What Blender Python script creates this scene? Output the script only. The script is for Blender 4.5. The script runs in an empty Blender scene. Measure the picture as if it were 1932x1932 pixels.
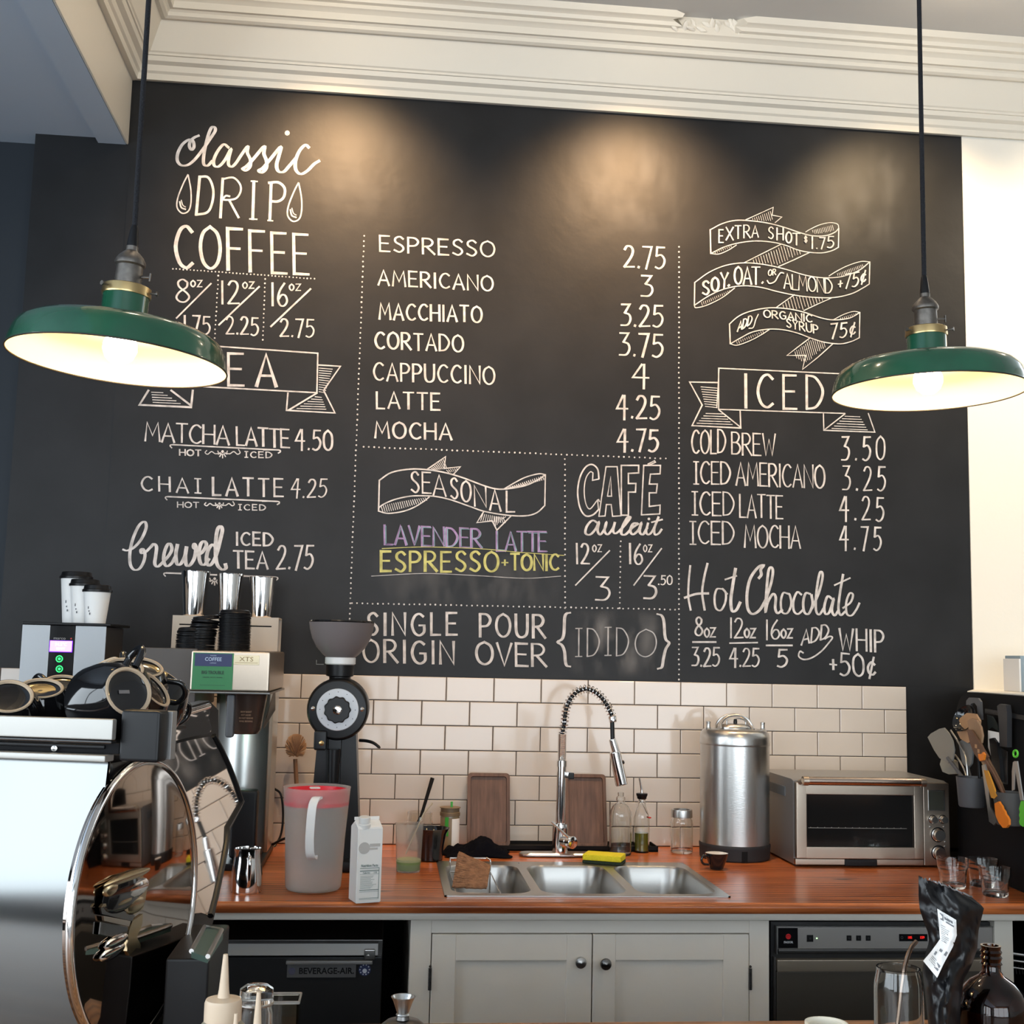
import bpy, bmesh, math, random
from mathutils import Vector, Matrix, noise
random.seed(7)
PI = math.pi
SC = bpy.context.scene
COL = SC.collection

# ------------------------------------------------------------------ camera
CAM = Vector((-0.3497155, -3.9527604, 1.5207368))
F = 2277.16
R_ = Vector((0.99446956, -0.10252212, 0.02279284))
U_ = Vector((-0.03469681, -0.11587188, 0.99265797))
D_ = Vector((0.09912835, 0.98795897, 0.11878825))
cd = bpy.data.cameras.new('camera')
cam = bpy.data.objects.new('camera', cd)
COL.objects.link(cam)
cd.sensor_width = 36.0
cd.lens = 36.0 * F / 1932.0
cd.clip_start = 0.05
cam.matrix_world = Matrix(((R_.x, U_.x, -D_.x, CAM.x), (R_.y, U_.y, -D_.y, CAM.y), (R_.z, U_.z, -D_.z, CAM.z), (0, 0, 0, 1)))
SC.camera = cam
SC.view_settings.view_transform = 'Standard'
SC.view_settings.look = 'None'
SC.view_settings.gamma = 1.0
SC.view_settings.use_curve_mapping = False
SC.view_settings.exposure = 0.58

# ------------------------------------------------------------------ world and lights
w = bpy.data.worlds.new('sky')
SC.world = w
w.use_nodes = True
w.node_tree.nodes['Background'].inputs[0].default_value = (0.82, 0.92, 1.0, 1)
w.node_tree.nodes['Background'].inputs[1].default_value = 4.0

def light(name, kind, loc, target, energy, color, size=0.1, size_y=None, spot=None, blend=0.5, portal=False):
    ld = bpy.data.lights.new(name, kind)
    ld.energy = energy
    ld.color = color
    if kind == 'AREA':
        ld.shape = 'RECTANGLE'
        ld.size = size
        ld.size_y = size_y or size
        ld.cycles.is_portal = portal
    else:
        ld.shadow_soft_size = size
    if kind == 'SPOT':
        ld.spot_size = math.radians(spot)
        ld.spot_blend = blend
    o = bpy.data.objects.new(name, ld)
    COL.objects.link(o)
    o.location = loc
    o.rotation_euler = (Vector(target) - Vector(loc)).to_track_quat('-Z', 'Y').to_euler()
    return o

WARM = (1.0, 0.62, 0.32)
# ceiling spot heads just above the top of the frame, washing the wall
HEADS = [((-0.57, -0.66, 3.57), (-0.60, 0.0, 2.72), 105, WARM, 84), ((0.51, -0.66, 3.57), (0.44, 0.0, 2.62), 120, WARM, 88), ((1.40, -0.66, 3.57), (1.42, 0.0, 2.75), 60, (1.0, 0.70, 0.38), 82), ((2.35, -0.80, 3.57), (2.25, 0.0, 2.75), 70, (1.0, 0.80, 0.55), 86)]
for hp, ht_, he, hc, ha in HEADS:
    light('wall_wash', 'SPOT', hp, ht_, he, hc, 0.03, spot=ha, blend=1.0)
    # added point light by each head, to brighten the moulding and ceiling
    light('moulding_fill', 'POINT', (hp[0], hp[1], hp[2] - .02), ht_, 2.0, (1.0, 0.80, 0.56), 0.05)
light('moulding_fill', 'POINT', (-0.75, -1.4, 3.5), (0, 0, 3), 5.0, (1.0, 0.80, 0.56), 0.06)  # added fill near the left beam, no spot head there
light('daylight_rear', 'AREA', (0.6, -9.0, 1.6), (0.6, 0, 1.6), 1, (1, 1, 1), 5.6, 2.9, portal=True)
light('daylight_left', 'AREA', (-3.42, -3.9, 1.6), (0, -3.9, 1.6), 1, (1, 1, 1), 3.9, 2.2, portal=True)
light('daylight_left', 'AREA', (-3.42, -7.4, 1.5), (0, -7.4, 1.5), 1, (1, 1, 1), 2.5, 2.7, portal=True)

# ------------------------------------------------------------------ picture rays to points of the room
def ray(px, py):
    return D_ + R_ * ((px - 966) / F) - U_ * ((py - 966) / F)
def P(px, py, y=0.0):
    d = ray(px, py)
    return CAM + d * ((y - CAM.y) / d.y)
def Zp(px, py, z):
    d = ray(px, py)
    return CAM + d * ((z - CAM.z) / d.z)
def Q(px, py, x):                  # point on a plane facing along x
    d = ray(px, py)
    return CAM + d * ((x - CAM.x) / d.x)
def mpp(y):                        # metres per pixel at a depth
    return (y - CAM.y) / F / D_.y

# ------------------------------------------------------------------ materials
MATS = {}
def nodes_of(m):
    return m.node_tree.nodes, m.node_tree.links
def mat(name, col, rough=0.5, metal=0.0, trans=0.0, ior=1.45, emis=None, estr=0.0, coat=0.0, spec=0.5, alpha=1.0, bump=0.0, bscale=40.0, var=0.0, vscale=6.0, stretch=(1, 1, 1)):
    if name in MATS:
        return MATS[name]
    m = bpy.data.materials.new(name)
    m.use_nodes = True
    n, l = nodes_of(m)
    b = n['Principled BSDF']
    b.inputs['Base Color'].default_value = (*col, 1)
    b.inputs['Roughness'].default_value = rough
    b.inputs['Metallic'].default_value = metal
    b.inputs['Transmission Weight'].default_value = trans
    b.inputs['IOR'].default_value = ior
    b.inputs['Coat Weight'].default_value = coat
    b.inputs['Specular IOR Level'].default_value = spec
    b.inputs['Alpha'].default_value = alpha
    if emis:
        b.inputs['Emission Color'].default_value = (*emis, 1)
        b.inputs['Emission Strength'].default_value = estr
    if bump or var:
        tc = n.new('ShaderNodeTexCoord')
        mp = n.new('ShaderNodeMapping')
        mp.inputs['Scale'].default_value = stretch
        l.new(tc.outputs['Object'], mp.inputs[0])
    if var:
        t = n.new('ShaderNodeTexNoise')
        t.inputs['Scale'].default_value = vscale
        t.inputs['Detail'].default_value = 5
        l.new(mp.outputs[0], t.inputs[0])
        r = n.new('ShaderNodeValToRGB')
        r.color_ramp.elements[0].position = 0.3
        r.color_ramp.elements[1].position = 0.7
        r.color_ramp.elements[0].color = (*[max(0, c * (1 - var)) for c in col], 1)
        r.color_ramp.elements[1].color = (*[min(1, c * (1 + var)) for c in col], 1)
        l.new(t.outputs[0], r.inputs[0])
        l.new(r.outputs[0], b.inputs['Base Color'])
    if bump:
        t2 = n.new('ShaderNodeTexNoise')
        t2.inputs['Scale'].default_value = bscale
        t2.inputs['Detail'].default_value = 4
        l.new(mp.outputs[0], t2.inputs[0])
        bp = n.new('ShaderNodeBump')
        bp.inputs['Strength'].default_value = bump
        bp.inputs['Distance'].default_value = 0.01
        l.new(t2.outputs[0], bp.inputs['Height'])
        l.new(bp.outputs[0], b.inputs['Normal'])
    MATS[name] = m
    return m

black_wall = mat('black chalk paint', (0.0118, 0.0125, 0.0142), 0.46, spec=0.32, bump=0.10, bscale=18, var=0.25, vscale=5)
navy_wall = mat('dark blue black paint', (0.011, 0.017, 0.025), 0.6, bump=0.05, bscale=30)
cream = mat('cream gloss plaster', (0.72, 0.68, 0.60), 0.45, bump=0.05, bscale=12)
white_wall = mat('white wall paint', (0.80, 0.77, 0.70), 0.6, bump=0.04, bscale=60)
ceil_grey = mat('pale grey ceiling paint', (0.55, 0.55, 0.55), 0.8, bump=0.04, bscale=20)
ceil_blue = mat('soffit paint tinted blue', (0.50, 0.58, 0.68), 0.7, bump=0.04, bscale=20)  # blue of the window light put into the soffit's colour
tile_m = mat('white glazed tile', (0.60, 0.555, 0.505), 0.12, coat=0.3, var=0.03, vscale=3)
grout_m = mat('dark grout', (0.10, 0.075, 0.06), 0.9)
paint_grey = mat('pale grey cabinet paint', (0.86, 0.80, 0.715), 0.4, bump=0.06, bscale=25, var=0.03)
steel = mat('brushed steel', (0.56, 0.55, 0.53), 0.28, 1.0, bump=0.05, bscale=60, stretch=(1, 1, 12))
steel_h = mat('brushed steel flat', (0.50, 0.49, 0.47), 0.32, 1.0, bump=0.04, bscale=60, stretch=(12, 1, 1))
steel_warm = mat('warm brushed steel', (0.50, 0.42, 0.34), 0.36, 1.0, bump=0.03, bscale=80, stretch=(12, 1, 1))
steel_dark = mat('dark brushed steel', (0.16, 0.155, 0.15), 0.35, 1.0)
satin_grey = mat('satin steel panel', (0.30, 0.295, 0.29), 0.5, 0.7)
chrome = mat('polished chrome', (0.86, 0.85, 0.84), 0.09, 1.0)
dark_mirror = mat('mirror steel tinted dark', (0.42, 0.36, 0.32), 0.035, 1.0)  # brown tint puts dark reflections into the disc's colour
mirror = mat('mirror polished steel', (0.80, 0.77, 0.74), 0.025, 1.0)
black_gloss = mat('glossy black', (0.008, 0.008, 0.009), 0.08, coat=0.5)
black_plastic = mat('black plastic', (0.0065, 0.0065, 0.0075), 0.36, spec=0.32)
black_matte = mat('matte black', (0.005, 0.005, 0.006), 0.8, spec=0.3)
dark_rubber = mat('dark rubber', (0.02, 0.02, 0.022), 0.6)
black_cloth = mat('black cloth', (0.0035, 0.004, 0.007), 1.0, spec=0.1, bump=0.4, bscale=120)
glass = mat('clear glass', (0.97, 0.98, 0.97), 0.02, trans=1.0, ior=1.45)
frost = mat('frosted plastic', (0.93, 0.92, 0.90), 0.5, trans=0.86, ior=1.15)
smoke = mat('smoky translucent plastic', (0.33, 0.29, 0.29), 0.3, trans=0.55, ior=1.2)
amber = mat('amber glass', (0.16, 0.045, 0.012), 0.04, trans=1.0, ior=1.5)
white_plastic = mat('white plastic', (0.82, 0.81, 0.79), 0.35)
paper_white = mat('white paper', (0.90, 0.89, 0.87), 0.6)
green_enamel = mat('dark green enamel', (0.012, 0.085, 0.045), 0.16, coat=0.7, var=0.2, vscale=9)
enamel_in = mat('white enamel inside', (0.94, 0.85, 0.62), 0.35)
brass = mat('aged brass', (0.55, 0.40, 0.19), 0.3, 1.0)
bronze = mat('weathered bronze', (0.17, 0.155, 0.14), 0.42, 0.9, var=0.3, vscale=60)
cord_m = mat('black woven cord', (0.008, 0.009, 0.013), 0.8, bump=0.5, bscale=300)
bulb_m = mat('glowing bulb', (1, 0.8, 0.5), 0.4, emis=(1.0, 0.72, 0.38), estr=62)
walnut = mat('walnut wood', (0.12, 0.065, 0.045), 0.5, var=0.35, vscale=14, stretch=(6, 6, 0.7), bump=0.1, bscale=60)
bamboo = mat('pale wooden utensil', (0.50, 0.29, 0.15), 0.5, var=0.15, vscale=8)
brown_wood = mat('brown wooden utensil', (0.15, 0.075, 0.045), 0.5, var=0.2)
grey_plastic = mat('grey plastic', (0.085, 0.09, 0.10), 0.45)
silicone_grey = mat('grey silicone', (0.24, 0.235, 0.21), 0.5)
chalk_w = None

def emissive(name, col, s):
    return mat(name, col, 0.5, emis=col, estr=s)

def wood_mat(name, c0, c1, rough=0.28):
    m = bpy.data.materials.new(name)
    m.use_nodes = True
    n, l = nodes_of(m)
    b = n['Principled BSDF']
    tc = n.new('ShaderNodeTexCoord')
    mp = n.new('ShaderNodeMapping')
    mp.inputs['Scale'].default_value = (0.9, 9.0, 9.0)
    l.new(tc.outputs['Object'], mp.inputs[0])
    nz = n.new('ShaderNodeTexNoise')
    nz.inputs['Scale'].default_value = 3.2
    nz.inputs['Detail'].default_value = 9
    nz.inputs['Distortion'].default_value = 1.4
    l.new(mp.outputs[0], nz.inputs[0])
    wv = n.new('ShaderNodeTexWave')
    wv.bands_direction = 'Y'
    wv.inputs['Scale'].default_value = 1.5
    wv.inputs['Distortion'].default_value = 9
    wv.inputs['Detail'].default_value = 3
    wv.inputs['Detail Scale'].default_value = 0.8
    l.new(mp.outputs[0], wv.inputs[0])
    mx = n.new('ShaderNodeMath')
    mx.operation = 'MULTIPLY_ADD'
    mx.inputs[1].default_value = 0.45
    l.new(wv.outputs['Fac'], mx.inputs[0])
    l.new(nz.outputs[0], mx.inputs[2])
    r = n.new('ShaderNodeValToRGB')
    r.color_ramp.elements[0].position = 0.35
    r.color_ramp.elements[1].position = 0.95
    r.color_ramp.elements[0].color = (*c0, 1)
    r.color_ramp.elements[1].color = (*c1, 1)
    l.new(mx.outputs[0], r.inputs[0])
    # knots
    vo = n.new('ShaderNodeTexVoronoi')
    vo.inputs['Scale'].default_value = 1.0
    mp2 = n.new('ShaderNodeMapping')
    mp2.inputs['Scale'].default_value = (3.2, 7.5, 3)
    l.new(tc.outputs['Object'], mp2.inputs[0])
    l.new(mp2.outputs[0], vo.inputs[0])
    kr = n.new('ShaderNodeValToRGB')
    kr.color_ramp.elements[0].position = 0.04
    kr.color_ramp.elements[0].color = (0.12, 0.10, 0.10, 1)
    kr.color_ramp.elements[1].position = 0.13
    kr.color_ramp.elements[1].color = (1, 1, 1, 1)
    l.new(vo.outputs['Distance'], kr.inputs[0])
    mul = n.new('ShaderNodeMixRGB')
    mul.blend_type = 'MULTIPLY'
    mul.inputs[0].default_value = 1
    l.new(r.outputs[0], mul.inputs[1])
    l.new(kr.outputs[0], mul.inputs[2])
    l.new(mul.outputs[0], b.inputs['Base Color'])
    b.inputs['Roughness'].default_value = rough
    bp = n.new('ShaderNodeBump')
    bp.inputs['Strength'].default_value = 0.08
    bp.inputs['Distance'].default_value = 0.01
    l.new(nz.outputs[0], bp.inputs['Height'])
    l.new(bp.outputs[0], b.inputs['Normal'])
    return m
redwood = wood_mat('varnished redwood', (0.15, 0.032, 0.009), (0.60, 0.175, 0.05))
barwood = wood_mat('amber bar wood', (0.16, 0.06, 0.02), (0.42, 0.19, 0.07))

def chalk_mat(name, col):
    m = bpy.data.materials.new(name)
    m.use_nodes = True
    n, l = nodes_of(m)
    b = n['Principled BSDF']
    tc = n.new('ShaderNodeTexCoord')
    nz = n.new('ShaderNodeTexNoise')
    nz.inputs['Scale'].default_value = 38
    nz.inputs['Detail'].default_value = 6
    l.new(tc.outputs['Object'], nz.inputs[0])
    r = n.new('ShaderNodeValToRGB')
    r.color_ramp.elements[0].position = 0.32
    r.color_ramp.elements[1].position = 0.62
    r.color_ramp.elements[0].color = (*[c * 0.62 for c in col], 1)
    r.color_ramp.elements[1].color = (*col, 1)
    l.new(nz.outputs[0], r.inputs[0])
    l.new(r.outputs[0], b.inputs['Base Color'])
    b.inputs['Roughness'].default_value = 0.9
    b.inputs['Specular IOR Level'].default_value = 0.1
    return m
chalk_w = chalk_mat('white chalk paint lines', (0.64, 0.63, 0.63))
chalk_faint = chalk_mat('thin grey chalk', (0.30, 0.30, 0.31))
chalk_dim = chalk_mat('pale grey chalk', (0.46, 0.46, 0.47))
chalk_lav = chalk_mat('lavender chalk', (0.34, 0.25, 0.46))
chalk_teal = chalk_mat('pale blue chalk', (0.25, 0.42, 0.50))
chalk_yel = chalk_mat('yellow chalk', (0.52, 0.52, 0.20))

# ------------------------------------------------------------------ mesh building
class MB:
    def __init__(s):
        s.v = []
        s.f = []
    def add(s, vs, fs):
        o = len(s.v)
        s.v += [Vector(v) for v in vs]
        s.f += [[i + o for i in f] for f in fs]
        return s
    def box(s, a, b, bev=0.0, M=None, seg=2):
        a = Vector(a); b = Vector(b)
        lo = Vector((min(a.x, b.x), min(a.y, b.y), min(a.z, b.z)))
        hi = Vector((max(a.x, b.x), max(a.y, b.y), max(a.z, b.z)))
        bm = bmesh.new()
        bmesh.ops.create_cube(bm, size=1)
        c = (lo + hi) / 2
        d = hi - lo
        for v in bm.verts:
            v.co = Vector((v.co.x * d.x, v.co.y * d.y, v.co.z * d.z)) + c
        if bev > 0:
            bev = min(bev, min(d) * 0.49)
            bmesh.ops.bevel(bm, geom=list(bm.edges), offset=bev, segments=seg, affect='EDGES', profile=0.5)
        bm.verts.index_update()
        s.add([(M @ v.co) if M else v.co.copy() for v in bm.verts], [[v.index for v in f.verts] for f in bm.faces])
        bm.free()
        return s
    def lathe(s, prof, n=32, M=None, wob=None):
        # prof: list of (r, z)
        vs = []
        for r, z in prof:
            for k in range(n):
                a = 2 * PI * k / n
                rr = r * (wob(a, z) if wob else 1)
                vs.append(Vector((rr * math.cos(a), rr * math.sin(a), z)))
        fs = []
        for i in range(len(prof) - 1):
            for k in range(n):
                fs.append([i * n + k, i * n + (k + 1) % n, (i + 1) * n + (k + 1) % n, (i + 1) * n + k])
        if prof[0][0] > 1e-6:
            fs.append(list(range(n))[::-1])
        if prof[-1][0] > 1e-6:
            fs.append([(len(prof) - 1) * n + k for k in range(n)])
        if M:
            vs = [M @ v for v in vs]
        return s.add(vs, fs)
    def shell(s, prof, n=32, M=None, wob=None):
        # open surface of revolution (no caps)
        o = len(s.f)
        s.lathe(prof, n, M, wob)
        caps = (1 if prof[0][0] > 1e-6 else 0) + (1 if prof[-1][0] > 1e-6 else 0)
        for _ in range(caps):
            s.f.pop()
        return s
    def ring(s, prof, n=32, M=None):
        return s.shell(list(prof) + [prof[0]], n, M)
    def tube(s, pts, r, n=10, cap=True, closed=False):
        pts = [Vector(p) for p in pts]
        rs = r if isinstance(r, (list, tuple)) else [r] * len(pts)
        N = len(pts)
        up = None
        rings = []
        for i, p in enumerate(pts):
            if closed:
                t = pts[(i + 1) % N] - pts[i - 1]
            else:
                t = pts[min(i + 1, N - 1)] - pts[max(i - 1, 0)]
            t.normalize()
            if up is None:
                up = Vector((0, 0, 1)) if abs(t.z) < 0.9 else Vector((1, 0, 0))
            up = (up - t * up.dot(t)).normalized()
            b = t.cross(up)
            rings.append([p + (up * math.cos(2 * PI * k / n) + b * math.sin(2 * PI * k / n)) * rs[i] for k in range(n)])
        vs = [v for rg in rings for v in rg]
        fs = []
        M = N if closed else N - 1
        for i in range(M):
            j = (i + 1) % N
            for k in range(n):
                fs.append([i * n + k, i * n + (k + 1) % n, j * n + (k + 1) % n, j * n + k])
        if cap and not closed:
            fs.append(list(range(n))[::-1])
            fs.append([(N - 1) * n + k for k in range(n)])
        return s.add(vs, fs)
    def prism(s, poly, ex, back=None):
        # poly: list of 3D points, ex: extrusion vector
        poly = [Vector(p) for p in poly]
        ex = Vector(ex)
        n = len(poly)
        return s.add(poly + [p + ex for p in poly], [list(range(n)), [2 * n - 1 - i for i in range(n)]] + [[i, i + n, (i + 1) % n + n, (i + 1) % n] for i in range(n)])
    def quad(s, a, b, c, d):
        return s.add([a, b, c, d], [[0, 1, 2, 3]])
    def text(s, body, size, M, font_w=1.0, align='CENTER', ext=0.0004, bold=0.0):
        c = bpy.data.curves.new('t', 'FONT')
        c.body = body
        c.size = size
        c.align_x = align
        c.align_y = 'CENTER'
        c.extrude = ext
        c.offset = bold
        c.resolution_u = 2
        o = bpy.data.objects.new('t', c)
        COL.objects.link(o)
        dg = bpy.context.evaluated_depsgraph_get()
        me = bpy.data.meshes.new_from_object(o.evaluated_get(dg))
        s.add([M @ Vector((v.co.x * font_w, v.co.y, v.co.z)) for v in me.vertices], [list(p.vertices) for p in me.polygons])
        bpy.data.objects.remove(o)
        bpy.data.curves.remove(c)
        bpy.data.meshes.remove(me)
        return s

def link(name, mb, material, parent=None, world=True, smooth=40, mats=None):
    vs = mb.v
    if parent is not None and world:
        inv = world_of(parent).inverted()
        vs = [inv @ v for v in vs]
    me = bpy.data.meshes.new(name)
    me.from_pydata([tuple(v) for v in vs], [], mb.f)
    me.update()
    bm = bmesh.new()
    bm.from_mesh(me)
    bmesh.ops.recalc_face_normals(bm, faces=bm.faces)
    bm.to_mesh(me)
    bm.free()
    if smooth:
        for p in me.polygons:
            p.use_smooth = True
        me.set_sharp_from_angle(angle=math.radians(smooth))
    me.materials.append(material)
    o = bpy.data.objects.new(name, me)
    COL.objects.link(o)
    if smooth and len(me.polygons) < 6000:
        wn = o.modifiers.new('normals', 'WEIGHTED_NORMAL')
        wn.keep_sharp = True
    if parent is not None:
        o.parent = parent
    return o

def world_of(o):
    m = o.matrix_basis.copy()
    while o.parent is not None:
        o = o.parent
        m = o.matrix_basis @ m
    return m

def tag(o, label=None, cat=None, group=None, kind=None):
    if label: o['label'] = label
    if cat: o['category'] = cat
    if group: o['group'] = group
    if kind: o['kind'] = kind
    return o

def thing(name, loc, label, cat, rz=0.0, group=None):
    o = bpy.data.objects.new(name, None)
    o.empty_display_size = 0.05
    COL.objects.link(o)
    o.location = loc
    o.rotation_euler = (0, 0, rz)
    return tag(o, label, cat, group)

def struct(name, mb, m, smooth=40):
    return tag(link(name, mb, m, None, smooth=smooth), kind='structure')

def copy_tree(o, parent=None):
    c = o.copy()
    COL.objects.link(c)
    c.parent = parent
    for ch in list(o.children):
        copy_tree(ch, c)
    return c

def cr(pts, k=5):
    # Catmull-Rom through 2D or 3D points
    if len(pts) < 3:
        return [Vector(p) for p in pts]
    p = [Vector(q) for q in pts]
    p = [p[0] * 2 - p[1]] + p + [p[-1] * 2 - p[-2]]
    out = []
    for i in range(1, len(p) - 2):
        for j in range(k):
            t = j / k
            out.append(0.5 * ((2 * p[i]) + (p[i + 1] - p[i - 1]) * t + (2 * p[i - 1] - 5 * p[i] + 4 * p[i + 1] - p[i + 2]) * t * t + (3 * p[i] - p[i - 1] - 3 * p[i + 1] + p[i + 2]) * t ** 3))
    out.append(p[-2])
    return out

def vessel(po, t, zb, top=None):
    # closed profile of a hollow vessel: outer wall up, inner wall down to the inside floor
    inner = [(max(r - t, .0015), z) for r, z in po[::-1] if z > zb + 1e-4]
    ri = po[-1][0]
    for (r0, z0), (r1, z1) in zip(po, po[1:]):
        if z0 <= zb <= z1 and z1 > z0:
            ri = r0 + (r1 - r0) * (zb - z0) / (z1 - z0)
    return [(0, po[0][1] + .0006)] + po + inner + [(max(ri - t, .002), zb), (0, zb)]
T = Matrix.Translation
def RX(a): return Matrix.Rotation(math.radians(a), 4, 'X')
def RY(a): return Matrix.Rotation(math.radians(a), 4, 'Y')
def RZ(a): return Matrix.Rotation(math.radians(a), 4, 'Z')
FACE = Matrix.Rotation(PI / 2, 4, 'X')      # text in XY to text facing -y
WT = 0.92                                   # worktop height
FRONT = -0.915                              # worktop front edge

# ================================================================== setting
CEIL = 3.685
BX = -1.262           # beam face
WIN_Z0 = 0.12
def slab(name, a, b, m, bev=0):
    return struct(name, MB().box(a, b, bev), m)
wb = slab('wall_back', (BX - 0.30, 0.0, -0.05), (3.2, 0.12, 4.0), black_wall)
slab('wall_back_right', (1.632, -0.006, 1.3), (3.2, -0.0001, CEIL), white_wall)
slab('wall_left', (-3.6, 0.085, -0.05), (-1.562, 0.2, 3.6), navy_wall)
slab('floor', (-3.6, -9.2, -0.05), (4.2, 0.2, 0.0), mat('worn dark floor', (0.07, 0.05, 0.045), 0.65, var=0.2))
slab('ceiling', (BX - 0.02, -9.1, CEIL), (4.2, 0.1, CEIL + 0.1), ceil_grey)
slab('ceiling_left', (-3.6, -9.1, 3.198), (-1.36, 0.2, 3.3), ceil_blue)
slab('trim_soffit_strip', (-1.36, -9.1, 3.180), (BX - 0.0085, 0.0, 3.3), ceil_blue)
slab('trim_beam', (BX - 0.008, -9.1, 3.1795), (BX, 0.0, CEIL), cream, 0.004)
# side and rear walls of the room with their windows
side = mat('off white room wall', (0.42, 0.40, 0.37), 0.8)
mb = MB()
mb.box((4.1, -9.2, 0), (4.2, 0.1, CEIL))
struct('wall_right', mb, side)
mb = MB()
mb.box((-3.6, -9.1, 0), (-3.5, -8.7, 3.3)).box((-3.6, -6.1, 0), (-3.5, -5.9, 3.3)).box((-3.6, -1.9, 0), (-3.5, 0.2, 3.3)).box((-3.6, -5.9, 0), (-3.5, -1.9, 0.72)).box((-3.6, -5.9, 2.75), (-3.5, -1.9, 3.3)).box((-3.6, -8.7, 0), (-3.5, -6.1, 0.12)).box((-3.6, -8.7, 2.9), (-3.5, -6.1, 3.3))
struct('wall_side', mb, navy_wall)
mb = MB()
mb.box((-3.6, -9.2, 0), (-2.3, -9.1, 4)).box((3.5, -9.2, 0), (4.2, -9.1, 4)).box((-2.3, -9.2, 0), (3.5, -9.1, WIN_Z0)).box((-2.3, -9.2, 3.1), (3.5, -9.1, 4))
struct('wall_rear', mb, side)
mb = MB()
for x in (-2.3, -0.4, 1.5, 3.44):
    mb.box((x, -9.14, WIN_Z0), (x + 0.07, -9.06, 3.1))
mb.box((-2.3, -9.14, WIN_Z0), (3.5, -9.06, WIN_Z0 + .07)).box((-2.3, -9.14, 3.03), (3.5, -9.06, 3.1))
struct('window_1', mb, mat('dark window frame', (0.03, 0.03, 0.03), 0.5))
mb = MB()
for y in (-5.9, -4.58, -3.26, -1.96):
    mb.box((-3.58, y, 0.72), (-3.5, y + 0.06, 2.75))
mb.box((-3.58, -5.9, 0.72), (-3.5, -1.9, 0.78)).box((-3.58, -5.9, 2.69), (-3.5, -1.9, 2.75))
struct('window_2', mb, MATS['dark window frame'])
mb = MB()
for y in (-8.7, -7.42, -6.16):
    mb.box((-3.58, y, 0.12), (-3.5, y + 0.06, 2.9))
mb.box((-3.58, -8.7, 0.12), (-3.5, -6.1, 0.18)).box((-3.58, -8.7, 2.84), (-3.5, -6.1, 2.9))
struct('window_3', mb, MATS['dark window frame'])

# cornice: the same moulding profile along the wall and back along the beam, mitred in the corner
PROF = [(0.0, 3.405), (0.020, 3.403), (0.022, 3.424), (0.030, 3.430), (0.034, 3.449), (0.050, 3.456), (0.055, 3.471), (0.060, 3.472), (0.061, 3.479), (0.066, 3.483), (0.100, 3.566),
        (0.104, 3.572), (0.118, 3.570), (0.128, 3.576), (0.130, 3.588), (0.136, 3.594), (0.147, 3.594), (0.150, 3.616), (0.158, 3.624), (0.166, 3.628), (0.168, 3.640)]
LIP = [(0.168, 3.640), (0.180, 3.643), (0.184, 3.655), (0.190, 3.660), (0.200, 3.664), (0.203, 3.676), (0.206, CEIL)]
def cornice(prof, x1, m, name, x0=None):
    mb = MB()
    n = len(prof)
    A = [Vector(((BX + d) if x0 is None else x0, -d, z)) for d, z in prof]
    Bv = [Vector((x1, -d, z)) for d, z in prof]
    mb.add(A + Bv, [[i, i + n, i + n + 1, i + 1] for i in range(n - 1)])
    if x0 is None:
        Cv = [Vector((BX + d, -9.1, z)) for d, z in prof]
        mb.add(A + Cv, [[i, i + 1, i + n + 1, i + n] for i in range(n - 1)])
    else:
        d0 = prof[0][0]
        zt = prof[-1][1]
        mb.add(A + [Vector((x0, -d0, zt))], [list(range(n + 1))])
    return struct(name, mb, m, 25)
cornice(PROF + [(0.168, CEIL)], 3.2, cream, 'trim_cornice')
# the top lip has a broken stretch
xa = P(1278, 20, -0.19).x
xb = P(1418, 40, -0.19).x
def lip_piece(x0, x1, ragged):
    mb = MB()
    n = len(LIP)
    cols = 40
    vs, fs = [], []
    for c in range(cols + 1):
        t = c / cols
        for i, (d, z) in enumerate(LIP):
            x = (x0 if x0 is not None else BX + d) * (1 - t) + x1 * t
            if ragged[0] and c == 0: x += 0.02 * math.sin(i * 2.3) - 0.05 * (1 - i / n)
            if ragged[1] and c == cols: x += 0.02 * math.sin(i * 1.7) + 0.01 * i / n
            vs.append((x, -d, z))
    for c in range(cols):
        for i in range(n - 1):
            fs.append([c * n + i, (c + 1) * n + i, (c + 1) * n + i + 1, c * n + i + 1])
    for c, f in ((0, ragged[0]), (cols, ragged[1])):
        if f:
            fs.append([c * n + i for i in range(n)] + [len(vs)])
            vs.append((vs[c * n][0], -0.168, CEIL))
    mb.add(vs, fs)
    return mb
mb = lip_piece(None, xa, (False, True))
n = len(LIP)
A = [Vector((BX + d, -d, z)) for d, z in LIP]; Cv = [Vector((BX + d, -9.1, z)) for d, z in LIP]
mb.add(A + Cv, [[i, i + 1, i + n + 1, i + n] for i in range(n - 1)])
struct('trim_cornice_lip', mb, cream, 25)
struct('trim_cornice_lip_right', lip_piece(xb, 3.2, (True, False)), cream, 25)
# crumbled plaster in the break
mb = MB()
for k in range(16):
    t = k / 15
    x = xa + (xb - xa) * t + random.uniform(-.01, .01)
    s = random.uniform(0.006, 0.014)
    M = T((x, -0.168 - random.uniform(0, .004), 3.645 + 0.02 * t + random.uniform(-.01, .02))) @ RX(random.uniform(0, 90)) @ RY(random.uniform(0, 90)) @ Matrix.Diagonal((2.4, 0.6, 1, 1))
    mb.lathe([(0, -s), (s * .8, -s * .4), (s, 0), (s * .6, s * .6), (0, s)], 7, M)
struct('trim_broken_plaster', mb, white_wall, 60)
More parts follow.
